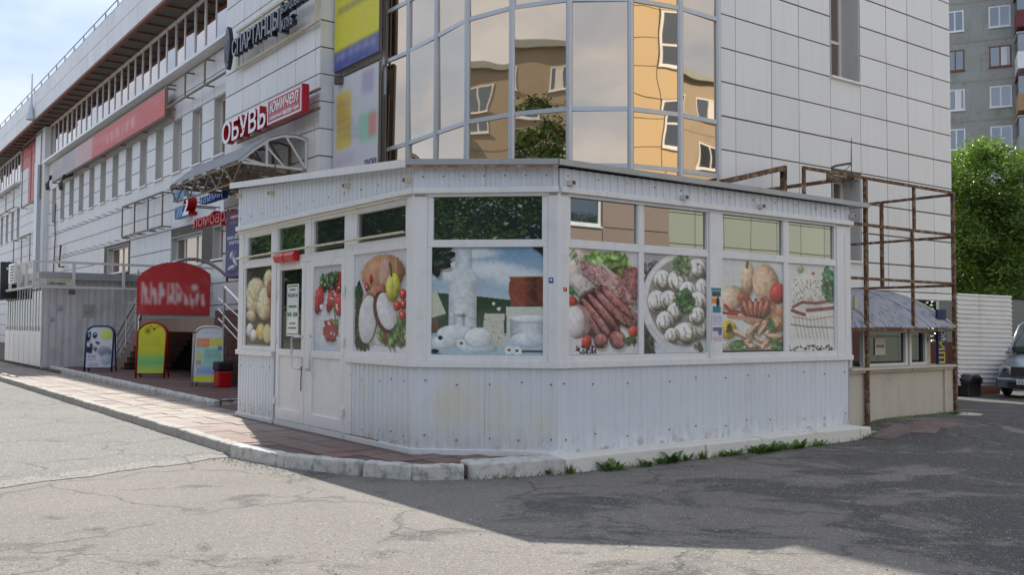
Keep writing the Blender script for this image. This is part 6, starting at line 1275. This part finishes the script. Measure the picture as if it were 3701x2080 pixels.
# blue tyre sign standing behind the right post
tv = thing('tyre_sign', 'upright blue board with sideways yellow letters at the stall end', 'sign', K3.pt(8.2, -.1, .97)); BL = pm('blue_board', srgb(34, 40, 92), .45); YL = pm('yellow_print', srgb(206, 186, 40), .5)
m = MB(); m.fb(K3, 8.04, 8.30, -.16, -.12, .975, 1.86); m.build('board', BL, tv)
def sideways(txt, a0, a1, z0, z1, mat):
    v, f, nz = glyph(txt, 1, .02, 0.); x0, x1 = v[:, 0].min(), v[:, 0].max(); y0, y1 = v[:, 1].min(), v[:, 1].max(); m = MB()
    m.v = [K3.pt(a1-(y-y0)/(y1-y0)*(a1-a0), -.118+.002*z, z0+(x-x0)/(x1-x0)*(z1-z0)) for x, y, z in v]; m.f = f; m.m = [0]*len(f); m.build('print_text', mat, tv, recalc=False)
sideways('ШИ', 8.06, 8.24, .99, 1.34, YL); sideways('но', 8.12, 8.27, 1.36, 1.52, M['whiteletter'])
# ================================================================== yard behind: white ribbed fence, bin, grey wall, car
GZ = .0
def ribbed(name, p, q, z0, z1, mat, label, per=.105):
    t = (q-p); W = np.linalg.norm(t); t = t/W; f = Fr(p, t, V2((t[1], -t[0]))); o = thing(name, label, 'fence', (p[0], p[1], z0)); n = int((z1-z0)/per)
    for (a0, a1) in ((0, W*.40), (W*.40+.012, W)):
        m = MB(); pr = []
        for k in range(n):
            z = z0+k*per; pr += [(z, 0), (z+per*.62, .0), (z+per*.72, .028), (z+per*.92, .028)]
        pr.append((z0+n*per, 0)); vs = []
        for z, h in pr: vs += [f.pt(a0, h, z-.035*a0/W), f.pt(a1, h, z-.035*a1/W)]
        m.add(vs, [(2*i, 2*i+1, 2*i+3, 2*i+2) for i in range(len(pr)-1)]); m.fb(f, a0, a1, -.06, -.01, z0, z0+n*per-.05); m.build('ribbed_sheet', mat, o)
    for a in (.05, W*.4, W-.05): m = MB(); m.bar(f.pt(a, -.1, 0), f.pt(a, -.1, z1), .07); m.build('post', M['darksteel'], o)
    return f, W
FW_ = pm('white_ribbed_paint', (.76, .77, .77), .45, var=.05, dirt=(.4, .38, .35), damt=.3, ds=2)
pF0 = atz(3462, 1395, .25); pF1 = atz(3660, 1390, .25); fF, WF = ribbed('ribbed_fence', pF0, pF1, .25, 2.37, FW_, 'white horizontally ribbed metal fence behind the stall')
m = MB(); m.fb(fF, .05, WF, -.5, -.35, 0, .5); o = m.build('brick_plinth', M['brown']); tag(o, 'low dark brick plinth under the white ribbed fence', 'wall')
p = atz(3492, 1432, 0); bnn = thing('rubbish_bin', 'dark rubbish box lined with a black bag beside the ribbed fence', 'bin', (p[0], p[1], 0)); fb_ = Fr(p, V, -U); m = MB(); m.fb(fb_, -.30, .26, -.22, .22, 0, .40); m.build('bin_body', M['cardark'], bnn, bevel=.02)
m = MB(); r = random.Random(3); rings = []; cr_ = [(-1, -1), (-.5, -1.05), (0, -1), (.5, -1.05), (1, -1), (1.05, 0), (1, 1), (.5, 1.05), (0, 1), (-.5, 1.05), (-1, 1), (-1.05, 0)]
for k, (rr, z) in enumerate(((1.08, .28), (1.14, .38), (1.05, .46), (.8, .49), (.4, .46))): rings.append([fb_.pt(-.02+.28*rr*x*(1+r.uniform(-.07, .07)), .22*rr*y*(1+r.uniform(-.07, .07)), z+r.uniform(-.03, .03)) for x, y in cr_])
m.add([q for g_ in rings for q in g_], [(k*12+i, k*12+(i+1) % 12, (k+1)*12+(i+1) % 12, (k+1)*12+i) for k in range(4) for i in range(12)]+[tuple(range(48, 60))]); m.build('bag', M['bag'], bnn, smooth=True)
m = MB(); f = Fr(V2((13.5, 29.6)), V2((1, .02)), V2((0, -1))); m.fb(f, 0, 14, -.2, 0, 0, 2.45); o = m.build('grey_wall', M['greywall']); tag(o, 'plain grey wall behind the white ribbed fence', 'wall')
m = MB(); m.box(10.9, 13.3, 24.5, 24.7, 0, 1.2); o = m.build('low_wall', M['brown']); tag(o, 'dark low wall seen under the end of the ribbed fence', 'wall')
# ---- silver minivan, nose to the camera
pc = atz(3594, 1438, 0); fwd = V2((-.67, -.74)); fwd /= np.linalg.norm(fwd); lat = V2((-fwd[1], fwd[0])); lat = lat if lat[0] > 0 else -lat
fc = pc+lat*.68; CF = lambda x, y, z: (fc[0]+lat[0]*x*.78-fwd[0]*y, fc[1]+lat[1]*x*.78-fwd[1]*y, z)      # x to the right in view, y rearwards
car = thing('parked_minivan', 'silver minivan with numbered plate parked nose out at the right edge', 'car', (fc[0], fc[1], 0))
def loft(st, name, mat, parent, smooth=True, sub=1):
    m = MB(); vs = []; n = len(st[0])
    for s_ in st: vs += s_
    fs = [tuple(range(n)), tuple(range((len(st)-1)*n, len(st)*n))[::-1]]
    for k in range(len(st)-1):
        for i in range(n): fs.append((k*n+i, (k+1)*n+i, (k+1)*n+(i+1) % n, k*n+(i+1) % n))
    m.add(vs, fs); o = m.build(name, mat, parent, smooth=smooth)
    if sub: s2 = o.modifiers.new('sub', 'SUBSURF'); s2.levels = sub; s2.render_levels = sub+1
    return o
def sec(y, hw, zb, zs, zt, top): return [CF(-hw*.9, y, zb), CF(-hw, y, zb+.12), CF(-hw, y, zs), CF(-hw*top, y, zt), CF(-hw*.4, y, zt+.02), CF(hw*.4, y, zt+.02), CF(hw*top, y, zt), CF(hw, y, zs), CF(hw, y, zb+.12), CF(hw*.9, y, zb)]
loft([sec(.02, .70, .24, .42, .62, .9), sec(.05, .80, .2, .45, .66, .92), sec(.25, .86, .18, .5, .74, .93), sec(.55, .87, .18, .6, .86, .92), sec(1.1, .875, .18, .75, .98, .93), sec(1.5, .88, .18, .8, 1.02, .95), sec(3.2, .88, .18, .8, 1.04, .96), sec(4.35, .86, .2, .8, 1.04, .95), sec(4.5, .8, .28, .75, .98, .93)], 'body', M['carpaint'], car)
def gsec(y, hw, z0, z1, tw): return [CF(-hw, y, z0), CF(-(hw*.5+tw*.5), y, (z0+z1)/2+.06), CF(-tw, y, z1-.04), CF(-tw*.6, y, z1), CF(tw*.6, y, z1), CF(tw, y, z1-.04), CF(hw*.5+tw*.5, y, (z0+z1)/2+.06), CF(hw, y, z0)]
loft([gsec(1.0, .80, .90, 1.0, .78), gsec(1.35, .80, .95, 1.32, .74), gsec(1.8, .81, .98, 1.66, .68), gsec(2.3, .82, .98, 1.72, .68), gsec(3.9, .82, .98, 1.70, .68), gsec(4.35, .80, .95, 1.2, .74)], 'cabin', M['dark'], car)
m = MB(); m.tube([CF(-.80, 1.0, .98), CF(-.73, 1.75, 1.62), CF(-.69, 2.2, 1.71), CF(-.69, 3.9, 1.70)], .03, 8); m.tube([CF(.80, 1.0, .98), CF(.73, 1.75, 1.62), CF(.69, 2.2, 1.71), CF(.69, 3.9, 1.70)], .03, 8); m.build('roof_pillar', M['carpaint'], car, smooth=True)
loft([[CF(-.62, 2.0, 1.70), CF(.62, 2.0, 1.70), CF(.62, 2.0, 1.735), CF(-.62, 2.0, 1.735)], [CF(-.62, 3.9, 1.69), CF(.62, 3.9, 1.69), CF(.62, 3.9, 1.73), CF(-.62, 3.9, 1.73)]], 'roof_skin', M['carpaint'], car, sub=0)
for s_ in (-1, 1):
    m = MB(); pts = [CF(s_*.80, .22, .52), CF(s_*.44, .06, .53), CF(s_*.44, .10, .70), CF(s_*.82, .32, .71)]; m.prism(pts, tuple(V2((*fwd, 0))*.06)); hl = m.build('headlight', M['lamp'], car, bevel=.015, segs=2)
    m = MB(); c_ = CF(s_*.60, .05, .61); m.tube([CF(s_*.58, .06, .61), CF(s_*.58, .035, .61)], .06, 12); m.build('reflector', M['chrome'], hl)
    m = MB(); m.tube([CF(s_*.92, 1.25, 1.08), CF(s_*1.0, 1.22, 1.10)], .05, 8); m.fb(Fr(CF(s_*.99, 1.2, 0)[:2], lat, fwd), -.11, .11, -.06, .05, 1.03, 1.17); m.build('mirror', M['carpaint'], car, bevel=.03, segs=2)
    m = MB(); m.tube([CF(s_*.55, -.01, .30), CF(s_*.55, .06, .30)], .06, 10); m.build('fog_lamp', M['cardark'], car)
    for y in (.85, 3.5):
        w = MB(); w.tube([CF(s_*.72, y, .31), CF(s_*.89, y, .31)], .31, 20); wh = w.build('wheel', M['rubber'], car, bevel=.03); w = MB(); w.tube([CF(s_*.87, y, .31), CF(s_*.9, y, .31)], .19, 14); w.build('rim', M['chrome'], wh)
m = MB(); m.prism([CF(-.42, -.0, .53), CF(.42, .0, .53), CF(.44, .08, .70), CF(-.44, .08, .70)], tuple(V2((*fwd, 0))*.03)); gr = m.build('grille', M['cardark'], car)
for k in range(4): m = MB(); z = .55+.045*k; m.bar(CF(-.42, -.045+.02*k, z), CF(.42, -.045+.02*k, z), .02, .018); m.build('slat', M['chrome'], gr)
m = MB(); m.prism([CF(-.80, .04, .22), CF(.80, .04, .22), CF(.84, .06, .46), CF(-.84, .06, .46)], tuple(V2((*fwd, 0))*.09)); bp_ = m.build('bumper', M['carpaint'], car, bevel=.05, segs=3)
m = MB(); m.prism([CF(-.5, -.05, .25), CF(.5, -.05, .25), CF(.5, -.05, .37), CF(-.5, -.05, .37)], tuple(V2((*fwd, 0))*.02)); m.build('air_intake', M['cardark'], bp_)
PFm = Fr(CF(-.26, -.075, 0)[:2], lat, fwd); m = MB(); m.fb(PFm, 0, .52, -.01, .012, .315, .427); npl = m.build('number_plate', M['whiteletter'], car); lettering(PFm, .03, .36, .335, .405, .012, .016, 'О695', DK, DK, npl, off=.01, name='plate_text', single=True)
# ================================================================== trees
def tree(name, label, base, h, crown, nl, leaf, lsz, seed, tr=.16, group=None, z0=0):
    """crown: list of (dx,dy,z,rx,ry,rz) lobes; leaves gathered in clumps through the lobes"""
    r = np.random.default_rng(seed); rr = random.Random(seed); root = thing(name, label, 'tree', (base[0], base[1], z0), group)
    m = MB(); top = h*.55; m.tube([(base[0], base[1], z0-.1), (base[0]+.05, base[1], z0+h*.2), (base[0]-.06, base[1]+.05, z0+h*.4), (base[0]+.02, base[1], z0+top)], [tr, tr*.8, tr*.62, tr*.4], 9)
    for (dx, dy, z, rx, ry, rz_) in crown:
        for q in range(2):
            zs = h*rr.uniform(.22, .5); ex = (base[0]+dx+rr.uniform(-.4, .4)*rx, base[1]+dy+rr.uniform(-.4, .4)*ry, z0+z+rr.uniform(-.2, .5)*rz_); s_ = (base[0], base[1], z0+zs); md = tuple((a+b)/2+rr.uniform(-.2, .2) for a, b in zip(s_, ex)); m.tube([s_, md, ex], [tr*.4, tr*.26, tr*.08], 6)
    m.build('trunk', M['bark'], root, smooth=True)
    tot = sum(c[3]*c[4]*c[5] for c in crown); P = []
    for (dx, dy, z, rx, ry, rz_) in crown:
        k = int(nl*rx*ry*rz_/tot); nc = max(6, k//170); d = r.normal(size=(nc, 3)); d /= np.linalg.norm(d, axis=1)[:, None]; rad = r.random((nc, 1))**.42; cc = d*rad*np.array([rx, ry, rz_])+np.array([base[0]+dx, base[1]+dy, z0+z])
        ids = r.integers(0, nc, k); sp = np.array([rx, ry, rz_])*.12+.07; P.append(cc[ids]+r.normal(size=(k, 3))*sp*np.array([1, 1, .75]))
    P = np.concatenate(P); n = len(P); P[:, 2] = np.maximum(P[:, 2], z0+.25)
    t1 = r.normal(size=(n, 3)); t1[:, 2] *= .5; t1 /= np.linalg.norm(t1, axis=1)[:, None]; t2 = np.cross(t1, r.normal(size=(n, 3))); t2 /= np.linalg.norm(t2, axis=1)[:, None]; s_ = (lsz*r.uniform(.6, 1.35, n))[:, None]
    Vt = np.stack([P-t1*s_, P-t2*s_*.42+t1*s_*.1, P+t1*s_, P+t2*s_*.42+t1*s_*.1], 1).reshape(-1, 3)-np.array([base[0], base[1], z0]); F = np.arange(4*n).reshape(-1, 4)
    me = bpy.data.meshes.new('crown'); me.vertices.add(4*n); me.vertices.foreach_set('co', Vt.ravel()); me.loops.add(4*n); me.loops.foreach_set('vertex_index', F.ravel()); me.polygons.add(n); me.polygons.foreach_set('loop_start', np.arange(0, 4*n, 4)); me.polygons.foreach_set('loop_total', np.full(n, 4)); me.update(); me.validate(); me.materials.append(leaf)
    o = bpy.data.objects.new('crown', me); COL.objects.link(o); o.parent = root; return root
G1 = 'trees behind the fence'
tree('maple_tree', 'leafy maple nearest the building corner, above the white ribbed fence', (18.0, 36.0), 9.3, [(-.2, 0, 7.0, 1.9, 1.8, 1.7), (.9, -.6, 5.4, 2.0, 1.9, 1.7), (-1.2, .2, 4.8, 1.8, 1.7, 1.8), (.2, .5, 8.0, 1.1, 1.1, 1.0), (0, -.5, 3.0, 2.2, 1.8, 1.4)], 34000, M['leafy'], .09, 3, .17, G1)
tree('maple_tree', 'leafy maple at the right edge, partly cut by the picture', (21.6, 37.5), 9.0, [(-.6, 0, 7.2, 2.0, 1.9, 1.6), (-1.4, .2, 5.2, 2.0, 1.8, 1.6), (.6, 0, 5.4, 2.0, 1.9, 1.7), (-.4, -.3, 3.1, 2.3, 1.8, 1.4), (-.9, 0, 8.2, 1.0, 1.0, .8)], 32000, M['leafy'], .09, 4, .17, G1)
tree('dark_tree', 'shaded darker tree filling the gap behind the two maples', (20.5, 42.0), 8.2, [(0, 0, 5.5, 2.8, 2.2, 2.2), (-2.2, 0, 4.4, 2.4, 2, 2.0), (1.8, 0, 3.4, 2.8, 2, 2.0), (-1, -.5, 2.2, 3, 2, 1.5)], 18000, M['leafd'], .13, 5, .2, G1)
# trees standing behind and beside the photographer, seen mirrored in the windows
G2 = 'trees mirrored in the kiosk and bay windows'
tree('street_tree', 'bushy tree mirrored in the lower glass of the curved bay', (-11.6, 4.2), 10.0, [(0, 0, 6.4, 2.4, 2.4, 2.0), (.6, .5, 4.2, 2.4, 2.3, 1.8), (-.4, -.4, 8.1, 1.9, 1.9, 1.2)], 22000, M['leafd'], .11, 6, .18, G2)
tree('street_tree', 'tree mirrored in the wide top window above the milk poster', (-1.5, -8.5), 9, [(0, 0, 5.2, 3, 2.4, 2.4), (1.8, 0, 4, 2.6, 2.2, 2.2), (-2, 0, 4.4, 2.6, 2.2, 2.4)], 26000, M['leaf'], .10, 7, .2, G2)
tree('street_tree', 'second tree mirrored beside it in the wide top window', (4.2, -9.5), 9, [(0, 0, 5.2, 3, 2.4, 2.6), (1.8, 0, 4, 2.6, 2.2, 2.2), (-2, 0, 4.0, 2.6, 2.2, 2.4)], 24000, M['leaf'], .10, 8, .2, G2)
tree('street_tree', 'third tree at the left of the wide top window reflection', (-7.0, -8.0), 9, [(0, 0, 5.2, 3, 2.4, 2.6), (1.8, 0, 4, 2.6, 2.2, 2.2), (-2, 0, 4.0, 2.6, 2.2, 2.4)], 22000, M['leaf'], .10, 12, .2, G2)
tree('street_tree', 'tree mirrored in the small windows over the kiosk doors', (-16.5, 18.5), 9, [(0, 0, 5.6, 2.4, 2.4, 2.2), (1, .6, 3.8, 2.2, 2.1, 1.8), (-1, -.5, 4, 2, 2, 2)], 16000, M['leaf'], .11, 9, .18, G2)
tree('street_tree', 'farther tree mirrored in the small windows over the kiosk doors', (-23, 25.5), 9.5, [(0, 0, 5.8, 2.5, 2.5, 2.4), (1, .6, 3.8, 2.3, 2.2, 2), (-1, -.5, 4, 2.2, 2, 2)], 14000, M['leaf'], .12, 10, .18, G2)
# ================================================================== apartment block at the right, and the mirrored neighbours
def block(name, label, fr, W, H, dep, mat, floors, z00, fh, wins, glass='aptglass', seam=True, wz=1.45, wh=1.5, base=0):
    o = thing(name, label, 'building', fr.pt(W/2, 0, 0)); m = MB(); m.fb(fr, 0, W, -dep, 0, 0, H); m.build('wall', mat, o)
    m = MB(); m.fb(fr, -.2, W+.2, -dep-.2, .25, H, H+.35); m.build('roof', M['boardgrey'], o)
    for f in range(floors):
        z = z00+f*fh
        if seam: m = MB(); m.fb(fr, 0, W, 0, .015, z-.05, z+.05); m.build('panel_seam', M['aptseam'], o)
        for (a, ww, fm) in wins:
            fmn = fm if isinstance(fm, str) else fm[f % len(fm)]
            m = MB(); z0 = z+.85; z1 = z0+wh; t_ = .09
            m.fb(fr, a, a+t_, -.05, .03, z0, z1); m.fb(fr, a+ww-t_, a+ww, -.05, .03, z0, z1); m.fb(fr, a+t_, a+ww-t_, -.05, .03, z0, z0+t_); m.fb(fr, a+t_, a+ww-t_, -.05, .03, z1-t_, z1); m.fb(fr, a+ww*.46, a+ww*.46+t_, -.05, .028, z0+t_, z1-t_); m.fb(fr, a-.06, a+ww+.06, .0, .10, z0-.07, z0-.005)
            w_ = m.build('window', M[fmn], o); m = MB(); m.fb(fr, a+t_*.5, a+ww-t_*.5, .004, .012, z0+.03, z1-.03); m.build('pane', M[glass], w_)
            if (f*7+int(a)) % 3 == 0: m = MB(); m.fb(fr, a+ww*.52, a+ww*.8, .0125, .016, z0+.1, z1-.1); m.build('curtain', M['paper'], w_)
    return o
dA = V2((.911, -.411)); AFm = Fr(V2((30.2, 67.0)), dA, V2((-.411, -.911)))
sx = [AFm.px(x, 200)[0] for x in (3420, 3575, 3655)]; zseam = AFm.px(3443, 158)[1]
FH = 2.85; z00 = zseam-7*FH
ap = block('apartment_block', 'grey concrete apartment block rising behind the trees', AFm, sx[2]+1.2, 31, 12, M['apt'], 10, z00, FH, [(sx[0], AFm.px(3485, 200)[0]-sx[0], ('white', 'white', 'woodframe', 'white')), (sx[1], sx[2]-sx[1], ('white', 'white', 'woodframe', 'white'))])
# projecting wing with a column of mismatched balconies
WX = Fr(AFm.pt(sx[2]+1.2, 0, 0)[:2], V2((.02, 1)), V2((-1, .02)))
wg = thing('apartment_wing', 'projecting apartment wing with a column of boarded balconies at the right edge', 'building', AFm.pt(sx[2]+3, 2, 0)); m = MB(); a_ = sx[2]+1.2; m.fb(AFm, a_+.02, a_+14, -9, 2.6, 0, 31); m.build('wall', M['apt'], wg)
mats_ = ['boardgrey', 'orangeboard', 'white', 'redboard', 'boardgrey', 'orangeboard', 'white', 'redboard', 'boardgrey', 'white']
for f in range(10):
    z = z00+f*FH; m = MB(); m.fb(AFm, a_-1.0, a_+.0, .2, 2.5, z, z+1.15); bl = m.build('balcony', M[mats_[f]], wg); m = MB(); m.fb(AFm, a_-.97, a_-.0, .25, 2.45, z+1.16, z+2.35); m.build('glazing', M['aptglass'], bl); m = MB(); m.fb(AFm, a_-1.05, a_, .15, 2.55, z+2.36, z+2.5); m.build('balcony_roof', M['redboard'] if f % 2 else M['boardgrey'], bl)
for f in range(10): m = MB(); m.fb(AFm, a_+.03, a_+14, 2.6, 2.615, z00+f*FH-.05, z00+f*FH+.05); m.build('panel_seam', M['aptseam'], wg)
# tan tiled building across the yard (mirrored in the bay)
TB = Fr(R0-U*17.0, V, U)
tb = thing('tan_tiled_building', 'sunlit tan tiled building mirrored in the right panes of the curved bay', 'building', TB.pt(7, 0, 0)); m = MB(); m.fb(TB, -.6, 9.9, -8, -.06, 0, 15.5); m.build('core_wall', M['joint'], tb)
for i in range(7):
    for j in range(14):
        a = -.6+i*1.5; z = .4+j*1.07
        if i in (1, 4) and j % 3 != 0: continue
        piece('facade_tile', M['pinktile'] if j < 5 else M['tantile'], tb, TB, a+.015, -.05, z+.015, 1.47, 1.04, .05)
for i in (1, 4):
    for k in range(5): window(tb, TB, -.6+i*1.5+.05, -.6+i*1.5+1.45, .4+1.07+k*3.21, .4+1.07*3+k*3.21, .02, 'aptglass', (), (.4,), .09)
gb_ = thing('green_tiled_annex', 'low grey-green tiled annex mirrored in the windows on the right of the kiosk', 'building', TB.pt(20, 0, 0)); m = MB(); m.fb(TB, 10.3, 34, -4, -.66, 0, 6.6); m.build('core_wall', M['joint'], gb_); TBg = TB.sh(0, -.6)
for i in range(15):
    for j in range(6):
        if i in (9,) and j in (3, 4): continue
        piece('facade_tile', M['greentile'], gb_, TBg, 10.3+i*1.5+.015, -.05, .1+j*1.08+.015, 1.47, 1.05, .05)
for i in (9,): window(gb_, TBg, 10.3+i*1.5+.05, 10.3+i*1.5+1.45, .1+3.24, .1+5.4, .02, 'aptglass', (.5,), (), .1)
BF = TB.sh(0, -6); block('far_yard_block', 'buff apartment block mirrored in the rightmost panes of the curved bay', BF.sh(11.5), 40, 15.5, 10, M['aptbuff'], 5, .6, 2.9, [(1.5+i*3.1, 1.7, 'white') for i in range(12)])
# long block across the street on the left
SB = Fr(KC-V*31-U*22, U, V); sbk = block('street_block', 'long buff five-storey block mirrored in the left panes of the curved bay', SB, 95, 15.6, 12, M['aptbuff'], 5, .5, 2.95, [(2+i*3.3, 1.7, 'white') for i in range(20)])
m = MB()
for i in range(6):
    for f in range(1, 5):
        m = MB(); a = 5.0+i*9.9; z = .5+f*2.95; m.fb(SB, a, a+3.1, .0, 1.1, z-.1, z+.95); bl = m.build('balcony', M['boardgrey'] if (i+f) % 3 else M['aptbuff'], sbk); m = MB(); m.fb(SB, a+.05, a+3.05, .05, 1.05, z+.96, z+2.3); m.build('glazing', M['aptglass'], bl); m = MB()
        for q in (0, 1.03, 2.06, 3.05): m.fb(SB, a+q, a+q+.06, 1.05, 1.1, z+.96, z+2.3)
        m.build('glazing_bars', M['white'], bl)
# ================================================================== weeds along the kerb
def weed(p, n, ln, seed, lab, kind=0):
    r = random.Random(seed); m = MB()
    for i in range(n):
        a = r.uniform(0, 6.283); l_ = ln*r.uniform(.6, 1.2); up_ = r.uniform(.5, 1.3); wd = l_*r.uniform(.08, .14) if kind == 0 else .005; d = V2((math.cos(a), math.sin(a))); s_ = V2((-d[1], d[0])); b = V2(p)+d*r.uniform(0, .03)+V*r.uniform(-1, 1)*(.03 if kind else .022+.0022*n); prev = None
        for k in range(5):
            f = k/4; c_ = b+d*(l_*f*(.75 if kind == 0 else .35)); z = GH(c_)+l_*up_*(f-.45*f*f*(1 if kind == 0 else .4)); wv = wd*(math.sin(math.pi*min(1, f*.9+.12)))*(1.3 if (k % 2) else .8) if kind == 0 else wd*(1-f*.7); q = [(c_[0]-s_[0]*wv, c_[1]-s_[1]*wv, z), (c_[0]+s_[0]*wv, c_[1]+s_[1]*wv, z+.002)]
            if prev: m.add(prev+q, [(0, 1, 3, 2)])
            prev = q
    o = m.build('weed', M['weed'], recalc=False); tag(o, lab, 'weed', 'weeds along the painted kerb'); return o
WLAB = ['broad-leaved weed clump at the crack left of the painted kerb', 'thin grass tuft beside the first kerb crack', 'large dandelion clump a little right of the first kerb crack', 'low leafy weed under the long painted kerb stone', 'tall pointed weed clump halfway along the painted kerb', 'small leafy weed left of the stained kerb joint', 'weed tuft just under the stained kerb joint', 'wide weed mat right of the stained kerb joint', 'dense leafy clump below the third kerb joint', 'round leafy clump right of the third kerb joint', 'spreading weed clump before the dry grass stalks', 'last small weed near the far kerb end']
for k, (px, py, n, ln, kd) in enumerate(((1975, 1713, 10, .11, 0), (2060, 1710, 40, .10, 1), (2215, 1698, 22, .17, 0), (2335, 1684, 12, .13, 0), (2420, 1670, 26, .20, 0), (2475, 1662, 14, .12, 0), (2540, 1658, 40, .10, 1), (2640, 1645, 34, .12, 0), (2755, 1634, 34, .16, 0), (2815, 1627, 26, .16, 0), (2875, 1619, 30, .17, 0), (2960, 1609, 14, .12, 0))):
    WLAB_ = WLAB[k]; p = atz(px, py+4, 0); 
    weed(p, int(n*2.0), ln*.95, k, WLAB_, kd)
for k, px in enumerate((1690+i*38 for i in range(34))):
    pass
m = MB(); r = random.Random(8)
for i in range(420):
    f = r.random(); j = 4+min(4, int(f*5)); t = r.random(); c_ = KP[j]+(KP[j+1]-KP[j])*t; n_ = V2((KP[j+1]-KP[j])[[1, 0]])*V2((1, -1)); n_ = n_/np.linalg.norm(n_); c_ = c_+n_*abs(r.gauss(0, .05)); a = r.uniform(0, 6.28); l_ = r.uniform(.02, .08); z = GH(c_)
    m.add([(c_[0]-.004, c_[1], z), (c_[0]+.004, c_[1], z), (c_[0]+math.cos(a)*l_*.6, c_[1]+math.sin(a)*l_*.6, z+l_)], [(0, 1, 2)])
for i in range(260):
    c_ = V2(K3.pt(r.uniform(5.5, 8.2), .03+abs(r.gauss(0, .12)), 0)[:2]); a = r.uniform(0, 6.28); l_ = r.uniform(.02, .07); z = GH(c_); m.add([(c_[0]-.004, c_[1], z), (c_[0]+.004, c_[1], z), (c_[0]+math.cos(a)*l_*.6, c_[1]+math.sin(a)*l_*.6, z+l_)], [(0, 1, 2)])
o = m.build('grass', M['weed'], recalc=False); tag(o, 'thin grass sprouting along the foot of the kerb and stall', 'grass', kind='stuff')
m = MB(); c_ = atz(2900, 1612, 0); r = random.Random(5)
for i in range(7):
    a = r.uniform(-.5, 1.5); l_ = r.uniform(.2, .42); q = [(c_[0], c_[1], GH(c_))]; 
    for k in range(1, 6): f = k/5; q.append((c_[0]+l_*f*math.cos(a)*.8, c_[1]+.05*f, GH(c_)+l_*(f*.9-.35*f*f)))
    m.tube(q, .0025, 4)
o = m.build('dry_stalks', pm('dry_grass', (.30, .26, .16), .8)); tag(o, 'dry bent grass stalks leaning over the painted kerb', 'weed')
# ================================================================== loose grit on the asphalt and litter along the kerb
def grit(name, n, pos, size, mat, lab, seed):
    r = np.random.default_rng(seed); P = np.array([pos(r) for _ in range(n)]); S = size*r.uniform(.4, 1.3, n); O = np.array([(1, 0, 0), (0, 1, 0), (-1, 0, 0), (0, -1, 0), (0, 0, .7), (0, 0, -.3)]); vs = []; fs = []
    F0 = [(0, 1, 4), (1, 2, 4), (2, 3, 4), (3, 0, 4)]
    for k in range(n):
        a = r.uniform(0, 6.28); c_, s_ = math.cos(a), math.sin(a); z = GH(P[k]); q = O[:5]*S[k]*r.uniform(.6, 1.2, 3)
        vs += [(P[k][0]+x*c_-y*s_, P[k][1]+x*s_+y*c_, z+.001+zz) for x, y, zz in q]; fs += [tuple(5*k+i for i in f) for f in F0]
    m = MB(); m.v = vs; m.f = fs; m.m = [0]*len(fs); o = m.build(name, mat, recalc=False); return tag(o, lab, 'grit', kind='stuff')
def yard(r):
    while True:
        d = 5.9+12*r.random()**1.7; p = V2((r.uniform(-.56, .56)*d, d))
        if (p-B)@U < -.75 or p[0] < -3.3: 
            if (p-KO)@V < -.2 or (p-B)@U < -.75: return p
def edge_(r):
    j = r.integers(0, 9); t = r.random(); c = KP[j]+(KP[j+1]-KP[j])*t; n = (KP[j+1]-KP[j])[[1, 0]]*V2((1, -1)); n = n/np.linalg.norm(n); return c+n*abs(r.normal(0, .16))
grit('pale_grit', 1300, yard, .007, pm('pale_stone', (.55, .53, .5), .8), 'pale loose grit scattered over the asphalt', 21)
grit('dark_grit', 450, yard, .006, pm('dark_stone', (.05, .048, .045), .8), 'dark loose grit scattered over the asphalt', 22)
grit('kerb_gravel', 3000, edge_, .010, pm('kerb_gravel_stone', (.22, .21, .195), .9, var=.5, vs=40), 'crumbled gravel gathered along the foot of the kerb', 23)
